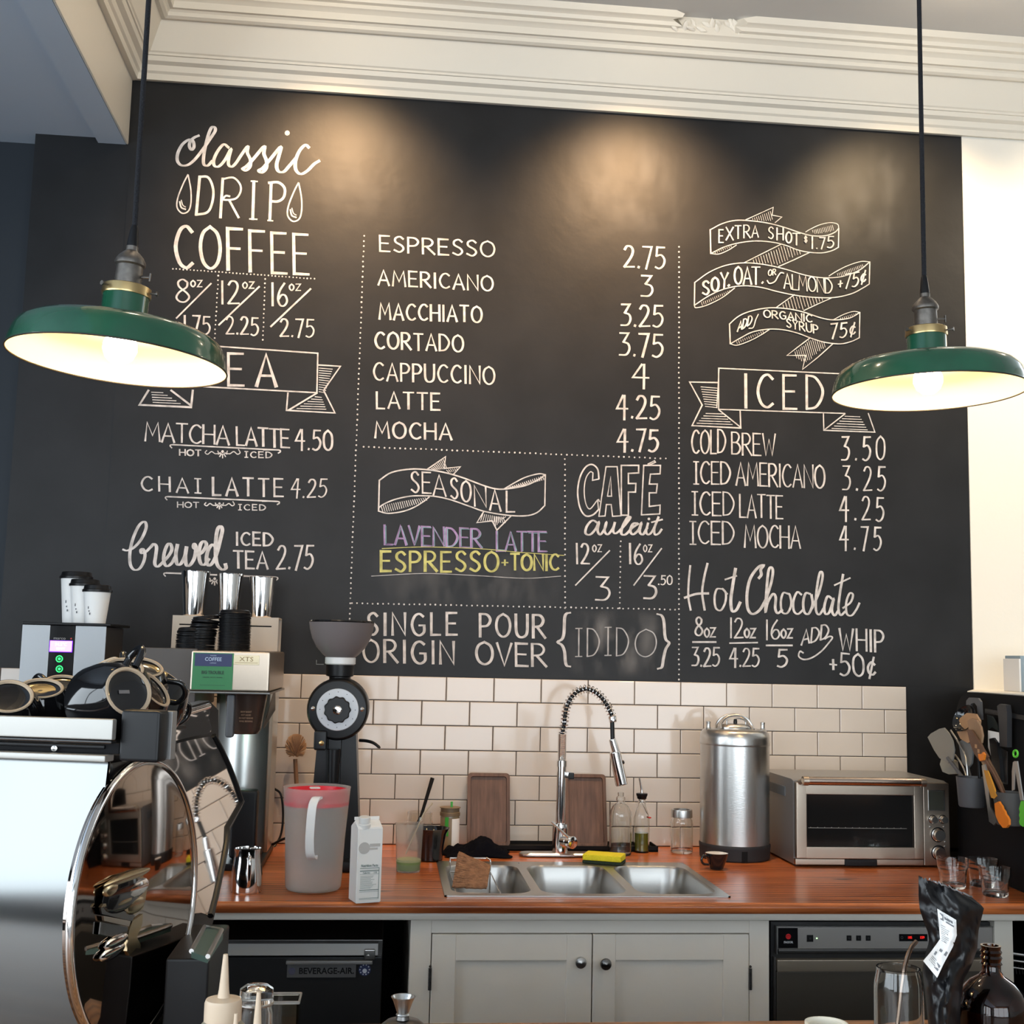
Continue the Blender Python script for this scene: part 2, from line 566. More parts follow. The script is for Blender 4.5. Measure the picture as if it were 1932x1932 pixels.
# a side fillet closes the void above beam
# ------------------------------------------------------------------ knee wall with white ledge on the right
ped = [(1.635, 0.0), (1.445, -0.335), (1.44, -0.93), (3.2, -0.93), (3.2, 0.0)]
struct('wall_knee', MB().prism([(x, y, 0) for x, y in ped], (0, 0, 1.425)), black_matte)
struct('trim_ledge', MB().prism([(x, y, 1.4251) for x, y in ped], (0, 0, 0.021)), white_wall)
mb = MB()
pts2 = []
A0 = Vector((1.408, -0.328, 0)); B0 = Vector((1.368, -0.905, 0))
L = (B0 - A0).length
ex = (B0 - A0).normalized()
pts2 = [(0, WT + .001)] + [(0.10 - 0.10 * math.cos(a), 1.345 + 0.10 * math.sin(a)) for a in [PI / 2 * k / 8 for k in range(9)]] + [(L, 1.445), (L, WT + .001)]
nrm = Vector((-ex.y, ex.x, 0))
mb.prism([A0 + ex * u + Vector((0, 0, z)) for u, z in pts2], nrm * 0.03)
tb = thing('tool_board', A0 + Vector((0, 0, WT)), 'black tool board with a rounded corner standing at the right end of the worktop', 'board')
link('panel', mb, black_matte, tb, smooth=30)

# ------------------------------------------------------------------ tiled backsplash, each tile its own object
PW, PH = 0.1545, 0.0778
TT = 1.450
NCOL_R = 9
bs = thing('tile_backsplash', (0, 0, WT), 'white subway tile backsplash with dark grout along the back of the worktop', 'backsplash')
XL = -1.555
link('grout_bed', MB().box((XL, -0.006, WT - 0.04), (NCOL_R * PW, 0.0, TT - 0.001)), grout_m, bs)
tile_cache = {}
def tile_mesh(w_, h_, k):
    key = (round(w_, 3), round(h_, 3), k)
    if key in tile_cache: return tile_cache[key]
    a, b = w_ / 2, h_ / 2
    g = 0.0022; e = 0.0016
    vs = []
    for (ins, y) in ((0, 0), (0, -0.0065), (e * 0.45, -0.0076), (e * 1.6, -0.008)):
        vs += [(-a + ins, y, -b + ins), (a - ins, y, -b + ins), (a - ins, y, b - ins), (-a + ins, y, b - ins)]
    fs = []
    for r in range(3):
        for i in range(4):
            fs.append([r * 4 + i, r * 4 + (i + 1) % 4, r * 4 + 4 + (i + 1) % 4, r * 4 + 4 + i])
    fs.append([12, 13, 14, 15])
    me = bpy.data.meshes.new('tile')
    me.from_pydata(vs, [], fs)
    pass
    me.materials.append(tile_m)
    tile_cache[key] = me
    return me
for row in range(7):
    z1 = TT - row * PH
    z0 = max(TT - (row + 1) * PH, WT + 0.001)
    u = -11 + (0.5 if row % 2 else 0)
    while u < NCOL_R:
        x0, x1 = u * PW, (u + 1) * PW
        x0c, x1c = max(x0, XL), min(x1, NCOL_R * PW)
        if x1c - x0c > 0.012:
            o = bpy.data.objects.new('tile', tile_mesh(x1c - x0c - 0.0024, z1 - z0 - 0.0024, 0))
            COL.objects.link(o)
            o.parent = bs
            o.location = ((x0c + x1c) / 2, -0.0062, (z0 + z1) / 2 - WT)
            o.rotation_euler = (random.uniform(-1, 1) * 0.002, 0, random.uniform(-1, 1) * 0.002)
        u += 1

# ------------------------------------------------------------------ menu chalkboard
G = {
 'A': (.68, ['0,0 .34,1 .68,0', '.12,.33 .57,.33']), 'B': (.6, ['0,0 0,1', '~0,1 .35,.98 .5,.8 .35,.56 .02,.53', '~.02,.53 .4,.5 .58,.27 .4,.03 0,0']),
 'C': (.64, ['~.62,.86 .42,.99 .18,.88 .02,.5 .15,.13 .4,.01 .62,.12']), 'D': (.66, ['0,0 0,1', '~0,1 .35,.94 .63,.62 .6,.33 .36,.06 0,0']),
 'E': (.52, ['.5,1 0,1 0,0 .52,0', '0,.52 .43,.52']), 'F': (.52, ['.52,1 0,1 0,0', '0,.52 .42,.52']),
 'G': (.68, ['~.6,.87 .4,.99 .16,.88 .02,.5 .15,.13 .4,.0 .64,.15 .65,.46', '.4,.46 .67,.46']), 'H': (.62, ['0,0 0,1', '.62,0 .62,1', '0,.5 .62,.5']),
 'I': (.1, ['.05,0 .05,1']), 'J': (.3, ['~.3,1 .3,.2 .12,0 0,.1']), 'L': (.46, ['0,1 0,0 .46,0']), 'M': (.8, ['0,0 .1,1 .4,.3 .7,1 .8,0']),
 'N': (.64, ['0,0 0,1 .64,0 .64,1']), 'O': (.72, ['~.36,1 .1,.84 .0,.5 .1,.15 .36,0 .62,.15 .72,.5 .62,.84 .36,1']), 'P': (.54, ['0,0 0,1', '~0,1 .36,.97 .53,.75 .38,.5 .02,.45']),
 'R': (.6, ['0,0 0,1', '~0,1 .36,.98 .52,.77 .38,.53 .02,.47', '.2,.47 .62,0']), 'S': (.5, ['~.48,.86 .3,1 .07,.88 .08,.64 .4,.42 .48,.2 .28,.0 .0,.12']),
 'T': (.6, ['0,1 .6,1', '.3,1 .3,0']), 'U': (.6, ['~0,1 .01,.3 .12,.05 .32,0 .52,.1 .59,.35 .6,1']), 'V': (.64, ['0,1 .32,0 .64,1']), 'W': (.86, ['0,1 .2,0 .43,.75 .64,0 .86,1']),
 'X': (.56, ['0,0 .56,1', '0,1 .56,0']), 'Y': (.58, ['0,1 .29,.5 .58,1', '.29,.5 .26,0']), 'Z': (.56, ['0,1 .56,1 0,0 .56,0']),
 '0': (.56, ['~.28,1 .06,.82 .0,.5 .06,.15 .28,0 .5,.15 .56,.5 .5,.82 .28,1']), '1': (.14, ['.07,0 .07,1']), '2': (.54, ['~.03,.82 .16,.98 .38,.96 .48,.76 .36,.45 .0,.0', '0,0 .54,.02']),
 '3': (.5, ['.03,1 .46,1 .2,.6', '~.2,.6 .44,.52 .5,.28 .34,.04 .0,.02']), '4': (.58, ['.34,1 0,.42 .58,.42', '.42,1 .4,-.06']),
 '5': (.5, ['.5,.98 .1,.98 .06,.57', '~.06,.57 .32,.62 .5,.4 .42,.12 .2,-.02 .0,.04']), '6': (.5, ['~.36,1 .1,.66 .0,.3 .12,.03 .34,.02 .49,.22 .4,.46 .2,.48 .04,.3']),
 '7': (.48, ['0,1 .48,1 .16,-.04']), '8': (.5, ['~.42,.9 .25,1 .08,.88 .12,.66 .4,.42 .5,.22 .34,.02 .12,.03 .0,.2 .12,.44 .4,.66 .44,.86']), '.': (.1, ['.04,.0 .06,.05']), ',': (.12, ['.08,.06 .02,-.14']),
 '+': (.34, ['0,.4 .34,.4', '.17,.62 .17,.18']), '$': (.3, ['~.28,.85 .14,.95 .02,.82 .1,.66 .26,.52 .24,.38 .1,.34 0,.42', '.14,1.08 .14,.22']), '-': (.3, ['0,.5 .3,.5']),
 'c/': (.44, ['~.4,.62 .22,.72 .04,.5 .08,.24 .28,.16 .42,.28', '.36,.95 .1,-.02']), 'o': (.46, ['~.23,.98 .03,.7 .03,.3 .23,.0 .43,.3 .43,.7 .23,.98']), 'z': (.46, ['0,1 .46,1 0,0 .46,0']),
 'Is': (.34, ['.17,0 .17,1', '0,1 .34,1', '0,0 .34,0']), ' ': (.34, []),
}
YB = -0.0042
board = thing('menu_chalkboard', (0, -0.001, WT), 'large black chalkboard menu with hand lettered coffee and tea prices', 'chalkboard')
BL = -1.255
link('board_face', MB().prism([(BL, 0, TT + .0015), (1.6305, 0, TT + .0015), (1.6335, 0, 3.41), (BL, 0, 3.41)], (0, -0.003, 0)), black_wall, board, smooth=0)
link('side_field', MB().box((NCOL_R * PW + .002, -0.003, WT + .001), (1.6305, 0, TT + .001)), black_wall, board, smooth=0)
class Chalk:
    def __init__(s): s.mb = MB(); s.lay = 0
    def line(s, pts, w_, smooth=False, k=5, taper=False, vary=0.0):
        q = [(p[0], p[1]) for p in pts]
        if smooth: q = [(v.x, v.y) for v in cr([(a, b, 0) for a, b in q], k)]
        s.lay += 1
        W = [P(a, b, YB - .000012 * s.lay) for a, b in q]
        # drop doubled points
        out = [W[0]]
        for p in W[1:]:
            if (p - out[-1]).length > 1e-5: out.append(p)
        if len(out) < 2: return
        hw = w_ * mpp(0) * 0.45
        n = len(out)
        vs = []
        jit = 1 + random.uniform(-.12, .12)
        for i, p in enumerate(out):
            t0 = (out[i] - out[i - 1]).normalized() if i else None
            t1 = (out[i + 1] - out[i]).normalized() if i < n - 1 else None
            t = ((t0 or t1) + (t1 or t0)).normalized() if (t0 is None or t1 is None or (t0 + t1).length > .2) else t1
            nn = Vector((-t.z, 0, t.x))
            sc = 1.0
            if t0 is not None and t1 is not None:
                sc = min(1.6, 1 / max(0.5, nn.dot(Vector((-t1.z, 0, t1.x)))))
            # brush contrast: strokes going down are heavier than strokes going sideways
            h = hw * jit * sc * (1 + vary * (abs(t.z) - 0.5))
            if taper and (i == 0 or i == n - 1): h *= 0.4
            pp = p
            if i == 0: pp = p - t * hw * 0.7
            if i == n - 1: pp = p + t * hw * 0.7
            pp = pp + Vector((0, -i * 2.5e-6, 0))
            vs += [pp + nn * h, pp - nn * h]
        s.mb.add(vs, [[2 * i, 2 * i + 1, 2 * i + 3, 2 * i + 2] for i in range(n - 1)])
    def dots(s, a, b, r=1.9, step=9.6):
        n = max(2, int(math.hypot(b[0] - a[0], b[1] - a[1]) / step))
        for i in range(n + 1):
            t = i / n
            s.dot(a[0] + (b[0] - a[0]) * t + random.uniform(-.4, .4), a[1] + (b[1] - a[1]) * t + random.uniform(-.4, .4), r * random.uniform(.85, 1.1))
    def dot(s, x, y, r, ry=None):
        ry = ry or r
        vs = [P(x + r * math.cos(a), y + ry * math.sin(a), YB) for a in [2 * PI * k / 8 for k in range(8)]]
        s.mb.add(vs, [list(range(8))])
    def text(s, body, x0, y0, x1, y1, h, w_=4.2, slant=0.0, gap=0.22, h1=None, vary=0.35):
        toks = []
        i = 0
        while i < len(body):
            if body[i] == '¢': toks.append('c/'); i += 1
            elif body[i] == '|': toks.append('Is'); i += 1
            else: toks.append(body[i]); i += 1
        h1 = h1 or h
        nat = sum(G[t][0] for t in toks)
        L_ = math.hypot(x1 - x0, y1 - y0) or 1.0
        dx, dy = (x1 - x0) / L_, (y1 - y0) / L_
        hh = (h + h1) / 2
        gaps = gap * max(0, len(toks) - 1)
        sx = L_ / ((nat + gaps) or 1)
        pos = 0.0
        for t in toks:
            wd, strokes = G[t]
            f = pos / (nat + gaps) if nat + gaps else 0
            ch = h + (h1 - h) * f
            jy = random.uniform(-.02, .02) * ch
            for st in strokes:
                sm = st[0] == '~'
                pr = [tuple(map(float, q.split(','))) for q in st.lstrip('~').split()]
                out = []
                for gx, gy in pr:
                    a = (pos + gx) * sx
                    b = gy * ch + jy
                    # up on the wall in this picture leans slightly
                    out.append((x0 + dx * a + (-dy * 0.3 + slant) * b, y0 + dy * a - b))
                s.line(out, w_, sm, 4, vary=vary)
            pos += wd + gap
        return s
    def done(s, label, m=None):
        o = link('lettering', s.mb, m or chalk_w, board, smooth=0)
        if label: o['label'] = label
        return o
def conv(pts, s_, ox, oy):
    if isinstance(pts, str): pts = [tuple(map(float, q.split(','))) for q in pts.split()]
    return [(ox + x / s_, oy + y / s_) for x, y in pts]
def hatch(c, quadpts, n, w_=1.8, t0=0.08, t1=0.92):
    # steep strokes clipped to the quad
    xs_ = [q[0] for q in quadpts]
    x0, x1 = min(xs_), max(xs_)
    sl = .28
    for i in range(n):
        xm = x0 + (x1 - x0) * (t0 + (t1 - t0) * i / max(1, n - 1))
        hits = []
        ym = sum(q[1] for q in quadpts) / 4
        for k in range(4):
            (ax, ay), (bx, by) = quadpts[k], quadpts[(k + 1) % 4]
            # stroke: x = xm + sl * (y - ym)
            fa = ax - xm - sl * (ay - ym); fb = bx - xm - sl * (by - ym)
            if fa * fb < 0:
                t = fa / (fa - fb)
                hits.append((ax + (bx - ax) * t, ay + (by - ay) * t))
        if len(hits) >= 2:
            hits.sort(key=lambda q: q[1])
            p, q = hits[0], hits[-1]
            j, j2 = random.uniform(.02, .10), random.uniform(.03, .22)
            c.line([(p[0] + (q[0] - p[0]) * j, p[1] + (q[1] - p[1]) * j), (q[0] + (p[0] - q[0]) * j2, q[1] + (p[1] - q[1]) * j2)], w_)

# --- classic drip coffee
A_ = lambda p: conv(p, 2.76, 0, 0)
c = Chalk()
c.line(A_('1035,706 1012,716 992,735 986,762 998,780 1010,764 1005,735 985,727 950,752 926,798 924,838 945,861 980,858 1015,830 1055,780 1095,722 1120,683 1118,664 1102,664 1086,700 1070,760 1060,820 1062,856 1082,862 1104,840'), 5.5, True, vary=.6)
c.line(A_('1190,768 1165,752 1135,785 1114,830 1116,862 1140,866 1172,832 1203,775 1192,820 1190,856 1206,868 1228,850 1258,805 1290,762 1288,795 1304,832 1302,868 1280,888 1262,880'), 5.5, True, vary=.6)
c.line(A_('1262,880 1290,860 1330,815 1376,762 1374,800 1388,838 1386,876 1364,898 1348,888 1372,872 1415,820 1462,765 1452,812 1440,860 1450,892 1478,894 1508,862 1540,825'), 5.5, True, vary=.6)
c.line(A_('1608,768 1590,755 1560,785 1540,835 1540,882 1565,906 1600,890 1635,855 1662,838'), 6, True, vary=.6)
c.dot(542, 251, 5)
c.done('white brush script word at the top left of the board')
c = Chalk()
c.line(A_('1040,920 1022,1118'), 6); c.line(A_('1040,920 1085,925 1110,985 1105,1055 1080,1105 1022,1118'), 5.5, True)
c.line(A_('1160,930 1148,1132'), 6); c.line(A_('1160,932 1215,925 1250,960 1252,1000 1225,1035 1165,1040 1175,1020 1195,1022'), 4.5, True); c.line(A_('1195,1045 1242,1132'), 5)
c.line(A_('1322,945 1316,1140'), 7); c.line(A_('1308,943 1340,945'), 3); c.line(A_('1300,1140 1338,1142'), 3)
c.line(A_('1412,955 1405,1145'), 6.5); c.line(A_('1395,1148 1420,1150'), 3); c.line(A_('1400,952 1450,950 1482,980 1478,1025 1450,1048 1410,1048'), 5, True)
for ox in (958, 1534):
    yy = 0 if ox < 1000 else 42
    c.line(A_([(ox + 20, 910 + yy), (ox - 5, 960 + yy), (ox - 32, 1030 + yy), (ox - 36, 1080 + yy), (ox - 10, 1110 + yy), (ox + 22, 1100 + yy), (ox + 36, 1060 + yy), (ox + 36, 990 + yy), (ox + 22, 912 + yy)]), 3.2, True)
    c.line(A_([(ox - 22, 1050 + yy), (ox - 14, 1080 + yy), (ox + 8, 1090 + yy)]), 3, True)
    c.line(A_([(ox - 14, 1042 + yy), (ox - 6, 1068 + yy), (ox + 8, 1078 + yy)]), 2, True)
c.done('drop shapes and wide capitals painted below the script word')
c = Chalk()
c.text('COFFEE', 331, 505, 582, 517, 80, 6.5, gap=.28, h1=74).done('largest white capitals at the left of the board')
c = Chalk()
c.dots((326, 507), (593, 526), 1.5, 6.6); c.dots((412, 520), (405, 638), 1.6, 8); c.dots((500, 526), (496, 641), 1.6, 8)
for n_, x0, x1, y, ozx, sl, pr, px0, px1, py in (('8', 333, 357, 570, 360, ((398, 535), (333, 600)), '1.75', 347, 396, 628), ('12', 417, 451, 573, 458, ((489, 541), (413, 613)), '2.25', 427, 487, 630), ('16', 512, 542, 577, 546, ((586, 545), (511, 616)), '2.75', 529, 592, 634)):
    c.text(n_, x0, y, x1, y + 1, 43, 3.6); c.text('oz', ozx, y - 29, ozx + 21, y - 29, 12, 2.8); c.line(sl, 3.6); c.text(pr, px0, py, px1, py + 2, 33, 3.4, gap=.2)
c.done('three cup sizes over their prices split by slashes')
# --- tea banner
B_ = lambda p: conv(p, 2.927, 0, 400)
c = Chalk()
c.line(B_('900,725 1205,742 1755,780 1750,998 1130,965 820,950'), 3)
c.text('TEA', 374, 726, 521, 729, 60, 6, gap=.45)
c.line(B_('820,985 770,1065 1055,1078 1065,985'), 4); c.line(B_('945,985 1050,1065'), 4)
for i in range(5): c.line(B_([(845 + i * 2 - 8, 995 + i * 14), (900 + i * 24, 998 + i * 15)]), 1.8)
c.line(B_('1590,1000 1582,1095 1850,1110 1787,985 1880,852 1757,845'), 3.6); c.line(B_('1592,1095 1750,1000'), 3.4)
for i in range(11): c.line(B_([(1762, 862 + i * 13), (1835 - i * 4, 868 + i * 13)]), 1.7)
for i in range(6): c.line(B_([(1740 - i * 20, 1020 + i * 13), (1775 + i * 5, 1024 + i * 13)]), 1.7)
c.done('ribbon banner around the tea heading')
def flourish(c, x, y, s=1.0):
    for d in (-1, 1):
        c.line([(x + d * 30 * s, y - 3 * s - d), (x + d * 33 * s, y + 2 * s), (x + d * 28 * s, y + 5 * s), (x + d * 21 * s, y), (x + d * 14 * s, y + 4 * s), (x + d * 8 * s, y + 3 * s), (x + d * 9 * s, y - 1)], 2.2, True)
    c.dot(x, y, 2.8 * s)
    for a in (-60, -30, 0, 30, 60):
        r0, r1 = 5 * s, 12 * s - abs(a) * .04
        c.line([(x + r0 * math.sin(math.radians(a)), y + r0 * math.cos(math.radians(a))), (x + r1 * math.sin(math.radians(a)), y + r1 * math.cos(math.radians(a)))], 2.6)
def underline(c, x0, y0, x1, y1):
    c.line([(x0 + 1, y0 + 5), (x0 - 2, y0 + 1), (x0 + 3, y0 - 1), (x0 + 30, y0)], 2.6, True); c.line([(x0 + 3, y0 - 1), (x1 - 3, y1 - 1)], 3); c.line([(x1 - 30, y1 - 1.5), (x1 - 2, y1 - 1), (x1 + 2, y1 + 2), (x1 - 2, y1 + 5)], 2.6, True)
c = Chalk()
c.text('MATCHA', 274, 832, 432, 839, 35, 3.6, slant=.02, gap=.12).text('LATTE', 447, 839, 546, 845, 34, 4, gap=.12).text('4.50', 558, 847, 627, 849, 37, 3.6)
underline(c, 323, 840, 527, 850); c.text('HOT', 339, 859, 379, 860, 11, 2.6); flourish(c, 420, 852); c.text('|CED', 462, 863, 513, 864, 11, 2.4, gap=.3)
c.done('two hot or iced tea lines, upper one')
c = Chalk()
c.text('CHA|', 267, 925, 379, 931, 27, 3.4, gap=.4).text('LATTE', 402, 934, 534, 937, 33, 4.2, gap=.34).text('4.25', 549, 938, 615, 938, 34, 3, slant=.06)
underline(c, 314, 938, 525, 947); c.text('HOT', 335, 957, 375, 958, 10, 2.2); flourish(c, 414, 950, .85); c.text('|CED', 450, 962, 501, 963, 10.5, 2.2, gap=.3)
c.done('two hot or iced tea lines, lower one')
C_ = lambda p: conv(p, 4.025, 220, 750)
c = Chalk()
c.line(C_('50,1155 80,1162 130,1140 185,1080 222,1000 222,955 202,944 165,980 125,1070 102,1170 103,1262 130,1306 170,1302 202,1256 216,1195 202,1152 184,1158 190,1182 222,1172 262,1132'), 5.0, True, vary=.8)
c.line(C_('262,1132 283,1112 303,1135 297,1200 290,1262 312,1284 352,1250 400,1195 420,1150 408,1112 385,1120 362,1180 358,1240 378,1280 415,1262 445,1210'), 5.0, True, vary=.8)
c.line(C_('462,1118 450,1190 458,1262 488,1262 520,1200 532,1130 522,1200 530,1272 560,1270 592,1215 602,1140 590,1112 586,1140 622,1165'), 5.0, True, vary=.8)
c.line(C_('622,1195 655,1170 682,1120 665,1092 638,1115 625,1190 638,1258 668,1268 700,1225'), 5.0, True, vary=.8)
c.line(C_('757,1140 725,1118 692,1168 682,1240 700,1276 732,1250 762,1180 790,1070 803,1005 790,978 768,998 754,1080 752,1190 765,1270 800,1306 830,1295 826,1265'), 5.0, True, vary=.8)
c.text('ICED', 446, 1028, 515, 1030, 24, 4, gap=.25).text('TEA', 441, 1071, 505, 1073, 32, 4, gap=.2).text('2.75', 522, 1073, 589, 1073, 44, 4, slant=.06)
underline(c, 311, 1082, 522, 1090); flourish(c, 405, 1092)
c.done('brush script word with iced tea price')
# --- centre column
c = Chalk()
c.dots((687, 445), (657, 1235), 1.7, 9.6); c.dots((686, 843), (1256, 865), 1.7, 9.8); c.dots((1281, 466), (1281, 1282), 1.7, 9.4)
c.dots((1066, 866), (1066, 1147), 1.7, 10); c.dots((1171, 1021), (1169, 1147), 1.7, 9.4); c.dots((664, 1138), (1274, 1150), 1.7, 9.8)
c.done('rows of white dots dividing the board')
LINES = [('ESPRESSO', 717, 474, 933, 485, 29, '2.75', 1178, 504, 1254, 507, 40), ('AMERICANO', 714, 537, 930, 549, 28, '3', 1210, 559, 1231, 560, 39),
         ('MACCHIATO', 716, 602, 909, 608, 30, '3.25', 1172, 615, 1250, 616, 40), ('CORTADO', 708, 657, 874, 664, 31, '3.75', 1169, 671, 1250, 673, 42),
         ('CAPPUCCINO', 705, 717, 933, 725, 33, '4', 1194, 730, 1224, 731, 43), ('LATTE', 711, 770, 830, 773, 31, '4.25', 1164, 788, 1244, 790, 43), ('MOCHA', 708, 826, 852, 830, 30, '4.75', 1165, 851, 1241, 851, 40)]
for wd, x0, y0, x1, y1, h, pr, a0, b0, a1, b1, hp in LINES:
    Chalk().text(wd, x0, y0, x1, y1, h, 4.0, gap=.24).done('drink name %s in white capitals' % wd.lower())
    Chalk().text(pr, a0, b0, a1, b1, hp, 4.4, gap=.2).done('price %s beside the drink name %s' % (pr, wd.lower()))
# seasonal banner
E_ = lambda p: conv(p, 2.841, 640, 820)
c = Chalk()
c.line(E_('215,245 280,203 380,185 470,188 560,202 660,230 780,275 850,292 920,288 1000,272 1060,245 1103,216'), 3, True)
c.line(E_('1105,215 1070,210 1000,228 940,258 882,292'), 2.6, True); c.line(E_('1105,215 1102,380'), 2.8)
c.line(E_('1102,380 1060,418 1000,435 900,432 780,412 700,385 600,350 520,332 450,328 380,330 300,347 240,372 212,392'), 2.8, True)
c.line(E_('215,245 211,410'), 3); c.line(E_('211,410 262,422 340,412 400,390 450,360 482,335'), 2.8, True)
c.line(E_('470,187 570,118 562,182 650,172 615,210'), 2.8); c.line(E_('775,412 738,472 820,462 845,512 922,435'), 2.8)
for i in range(22):
    t = i / 21
    c.line(E_([(225 + 235 * t, 385 - 47 * t ** .8), (235 + 235 * t, 415 - 62 * t ** 1.3)]), 1.6)
for i in range(18):
    t = i / 17
    c.line(E_([(905 + 185 * t, 285 - 55 * t), (925 + 172 * t, 284 - 48 * t ** 1.4)]), 1.6)
    if i: c.line(E_([(905 + 185 * t, 282 - 60 * t), (912 + 185 * t, 288 - 45 * t)]), 1.6)
for i in range(10): c.line(E_([(485 + i * 8, 186 - i * 6), (505 + i * 8, 190 - i * 1)]), 1.5)
for i in range(6): c.line(E_([(575 + i * 11, 190 - i * 2), (588 + i * 9, 203 - i * 2)]), 1.5)
for i in range(12): c.line(E_([(770 + i * 10, 425 + i * 2), (758 + i * 12, 462 + i * 1)]) , 1.5)
for i in range(6): c.line(E_([(832 + i * 12, 440), (838 + i * 8, 490 - i * 8)]), 1.5)
for ch, x0, y0, x1, y1 in (('S', 388, 310, 428, 314, ), ('E', 447, 312, 492, 314), ('A', 505, 325, 572, 332), ('S', 600, 340, 636, 344), ('O', 655, 360, 706, 362), ('N', 727, 384, 788, 390), ('A', 808, 402, 866, 408), ('L', 897, 415, 940, 415)):
    (a, b), (a2, b2) = E_([(x0, y0), (x1, y1)])
    c.text(ch, a, b, a2, b2, 39, 3.6)
c.done('waving ribbon banner in the middle of the board')
random.seed(5)
for m_, off in ((chalk_lav, 0), (chalk_teal, 1.6)):
    c = Chalk()
    if off: c.text('LAVENDER', 728, 1026, 910, 1033, 34, 1.8, gap=.16).text('LATTE', 939, 1038, 1033, 1041, 35, 1.8, gap=.1)
    else: c.text('LAVENDER', 726, 1027, 908, 1034, 36, 4, gap=.16).text('LATTE', 937, 1040, 1031, 1041, 37, 3.6, gap=.1)
    c.done('lavender and pale blue chalk words', m_)
c = Chalk()
c.text('ESPRESSO', 719, 1078, 940, 1078, 37, 5, gap=.26).text('+', 947, 1070, 958, 1070, 22, 3.5).text('TONIC', 964, 1075, 1054, 1076, 30, 4.5, gap=.2)
c.line([(721, 1035), (800, 1032), (900, 1035), (980, 1042), (1064, 1048)], 1.6, True)
c.done('yellow chalk words', chalk_yel)
c = Chalk()
c.line([(701, 1087), (800, 1082), (900, 1086), (990, 1091), (1058, 1087)], 1.6, True); c.done(None, chalk_dim)
# cafe au lait
c = Chalk()
c.line(E_('1392,235 1385,185 1355,160 1320,175 1290,230 1278,310 1290,390 1320,435 1360,430 1392,400'), 3, True); c.line(E_('1360,205 1345,200 1322,235 1313,300 1322,370 1345,398 1385,350 1395,358'), 2.6, True); c.line(E_('1360,205 1358,245 1392,238'), 2.6); c.line(E_('1385,352 1390,402'), 2.4)
c.line(E_('1392,438 1430,172 1490,172 1510,435 1465,438 1458,375 1432,375 1425,436 1392,438'), 2.8); c.line(E_('1438,330 1455,225 1460,330 1438,330'), 2.4)
c.line(E_('1512,432 1512,165 1605,165 1605,205 1550,208 1550,262 1590,262 1588,308 1550,308 1550,432 1512,432'), 2.8)
c.line(E_('1620,430 1632,165 1722,165 1720,210 1668,212 1662,265 1705,265 1700,312 1662,312 1662,385 1720,378 1718,425 1620,430'), 2.8)
c.line(E_('1655,158 1690,140 1695,148 1665,162'), 2.4)
c.line(E_('1390,478 1358,460 1328,490 1320,528 1345,536 1375,505 1392,468 1385,515 1400,536 1425,500 1432,468 1422,515 1440,535 1468,500 1478,468 1468,515 1480,530 1500,518'), 4.6, True, vary=.6)
c.line(E_('1500,518 1535,480 1560,445 1545,445 1520,490 1512,530 1535,535 1570,500 1600,478 1575,478 1560,515 1575,535 1605,510 1620,472 1610,520 1628,535 1650,500'), 4.6, True, vary=.6)
c.line(E_('1655,475 1645,520 1658,536 1680,515 1705,460 1712,440 1690,500 1692,535 1712,530 1728,508'), 4.4, True, vary=.5); c.line(E_('1675,470 1732,455'), 3.2); c.dot(*E_([(1660, 452)])[0], 2.6)
c.done('outlined capitals with a brush script line below')
c = Chalk()
c.text('12', 1087, 1063, 1112, 1065, 38, 3.6).text('oz', 1118, 1041, 1135, 1041, 13, 2.4).text('3', 1124, 1132, 1150, 1133, 44, 4.4); c.line([(1150, 1039), (1086, 1104)], 3)
c.text('16', 1187, 1064, 1212, 1065, 38, 3.6).text('oz', 1214, 1041, 1230, 1041, 13, 2.4).text('3', 1215, 1130, 1238, 1131, 43, 4.4).text('.50', 1242, 1103, 1268, 1103, 17, 2.6); c.line([(1248, 1035), (1196, 1104)], 3)
c.done('two cup sizes over their prices split by slashes')
c = Chalk()
c.text('SINGLE', 694, 1198, 862, 1198, 41, 4.8, gap=.34).text('POUR', 906, 1201, 1028, 1204, 43, 4.8, gap=.3).text('ORIGIN', 686, 1249, 856, 1253, 42, 4.8, gap=.3).text('OVER', 899, 1253, 1030, 1258, 42, 4.8, gap=.2)
c.line(E_('1238,955 1218,960 1208,985 1205,1060 1195,1095 1172,1112 1195,1130 1208,1165 1212,1215 1220,1238 1238,1243'), 5, True, vary=.8)
c.line(E_('1705,962 1728,970 1740,1000 1745,1070 1752,1100 1768,1118 1750,1150 1738,1200 1730,1245 1708,1255'), 5, True, vary=.8)
c.done('pour over capitals and curly braces at the foot of the board')
c = Chalk()
c.text('|D|D', 1086, 1238, 1186, 1236, 53, 2.6, gap=.3).text('O', 1198, 1240, 1238, 1238, 52, 2.6)
c.done('thin chalk letters inside the curly braces', chalk_dim)
# smudged, wiped patches
smudge = bpy.data.materials.new('wiped chalk haze')
smudge.use_nodes = True
n, l = nodes_of(smudge)
b = n['Principled BSDF']
b.inputs['Base Color'].default_value = (0.5, 0.5, 0.5, 1)
b.inputs['Roughness'].default_value = 1
b.inputs['Specular IOR Level'].default_value = 0
tc = n.new('ShaderNodeTexCoord'); nz = n.new('ShaderNodeTexNoise'); mp = n.new('ShaderNodeMapping')
mp.inputs['Rotation'].default_value = (0, 0.5, 0)
mp.inputs['Scale'].default_value = (9, 1, 3.5)
l.new(tc.outputs['Object'], mp.inputs[0]); l.new(mp.outputs[0], nz.inputs[0]); nz.inputs['Detail'].default_value = 5; nz.inputs['Scale'].default_value = 1.6
r = n.new('ShaderNodeValToRGB'); r.color_ramp.elements[0].position = 0.42; r.color_ramp.elements[1].position = 0.8
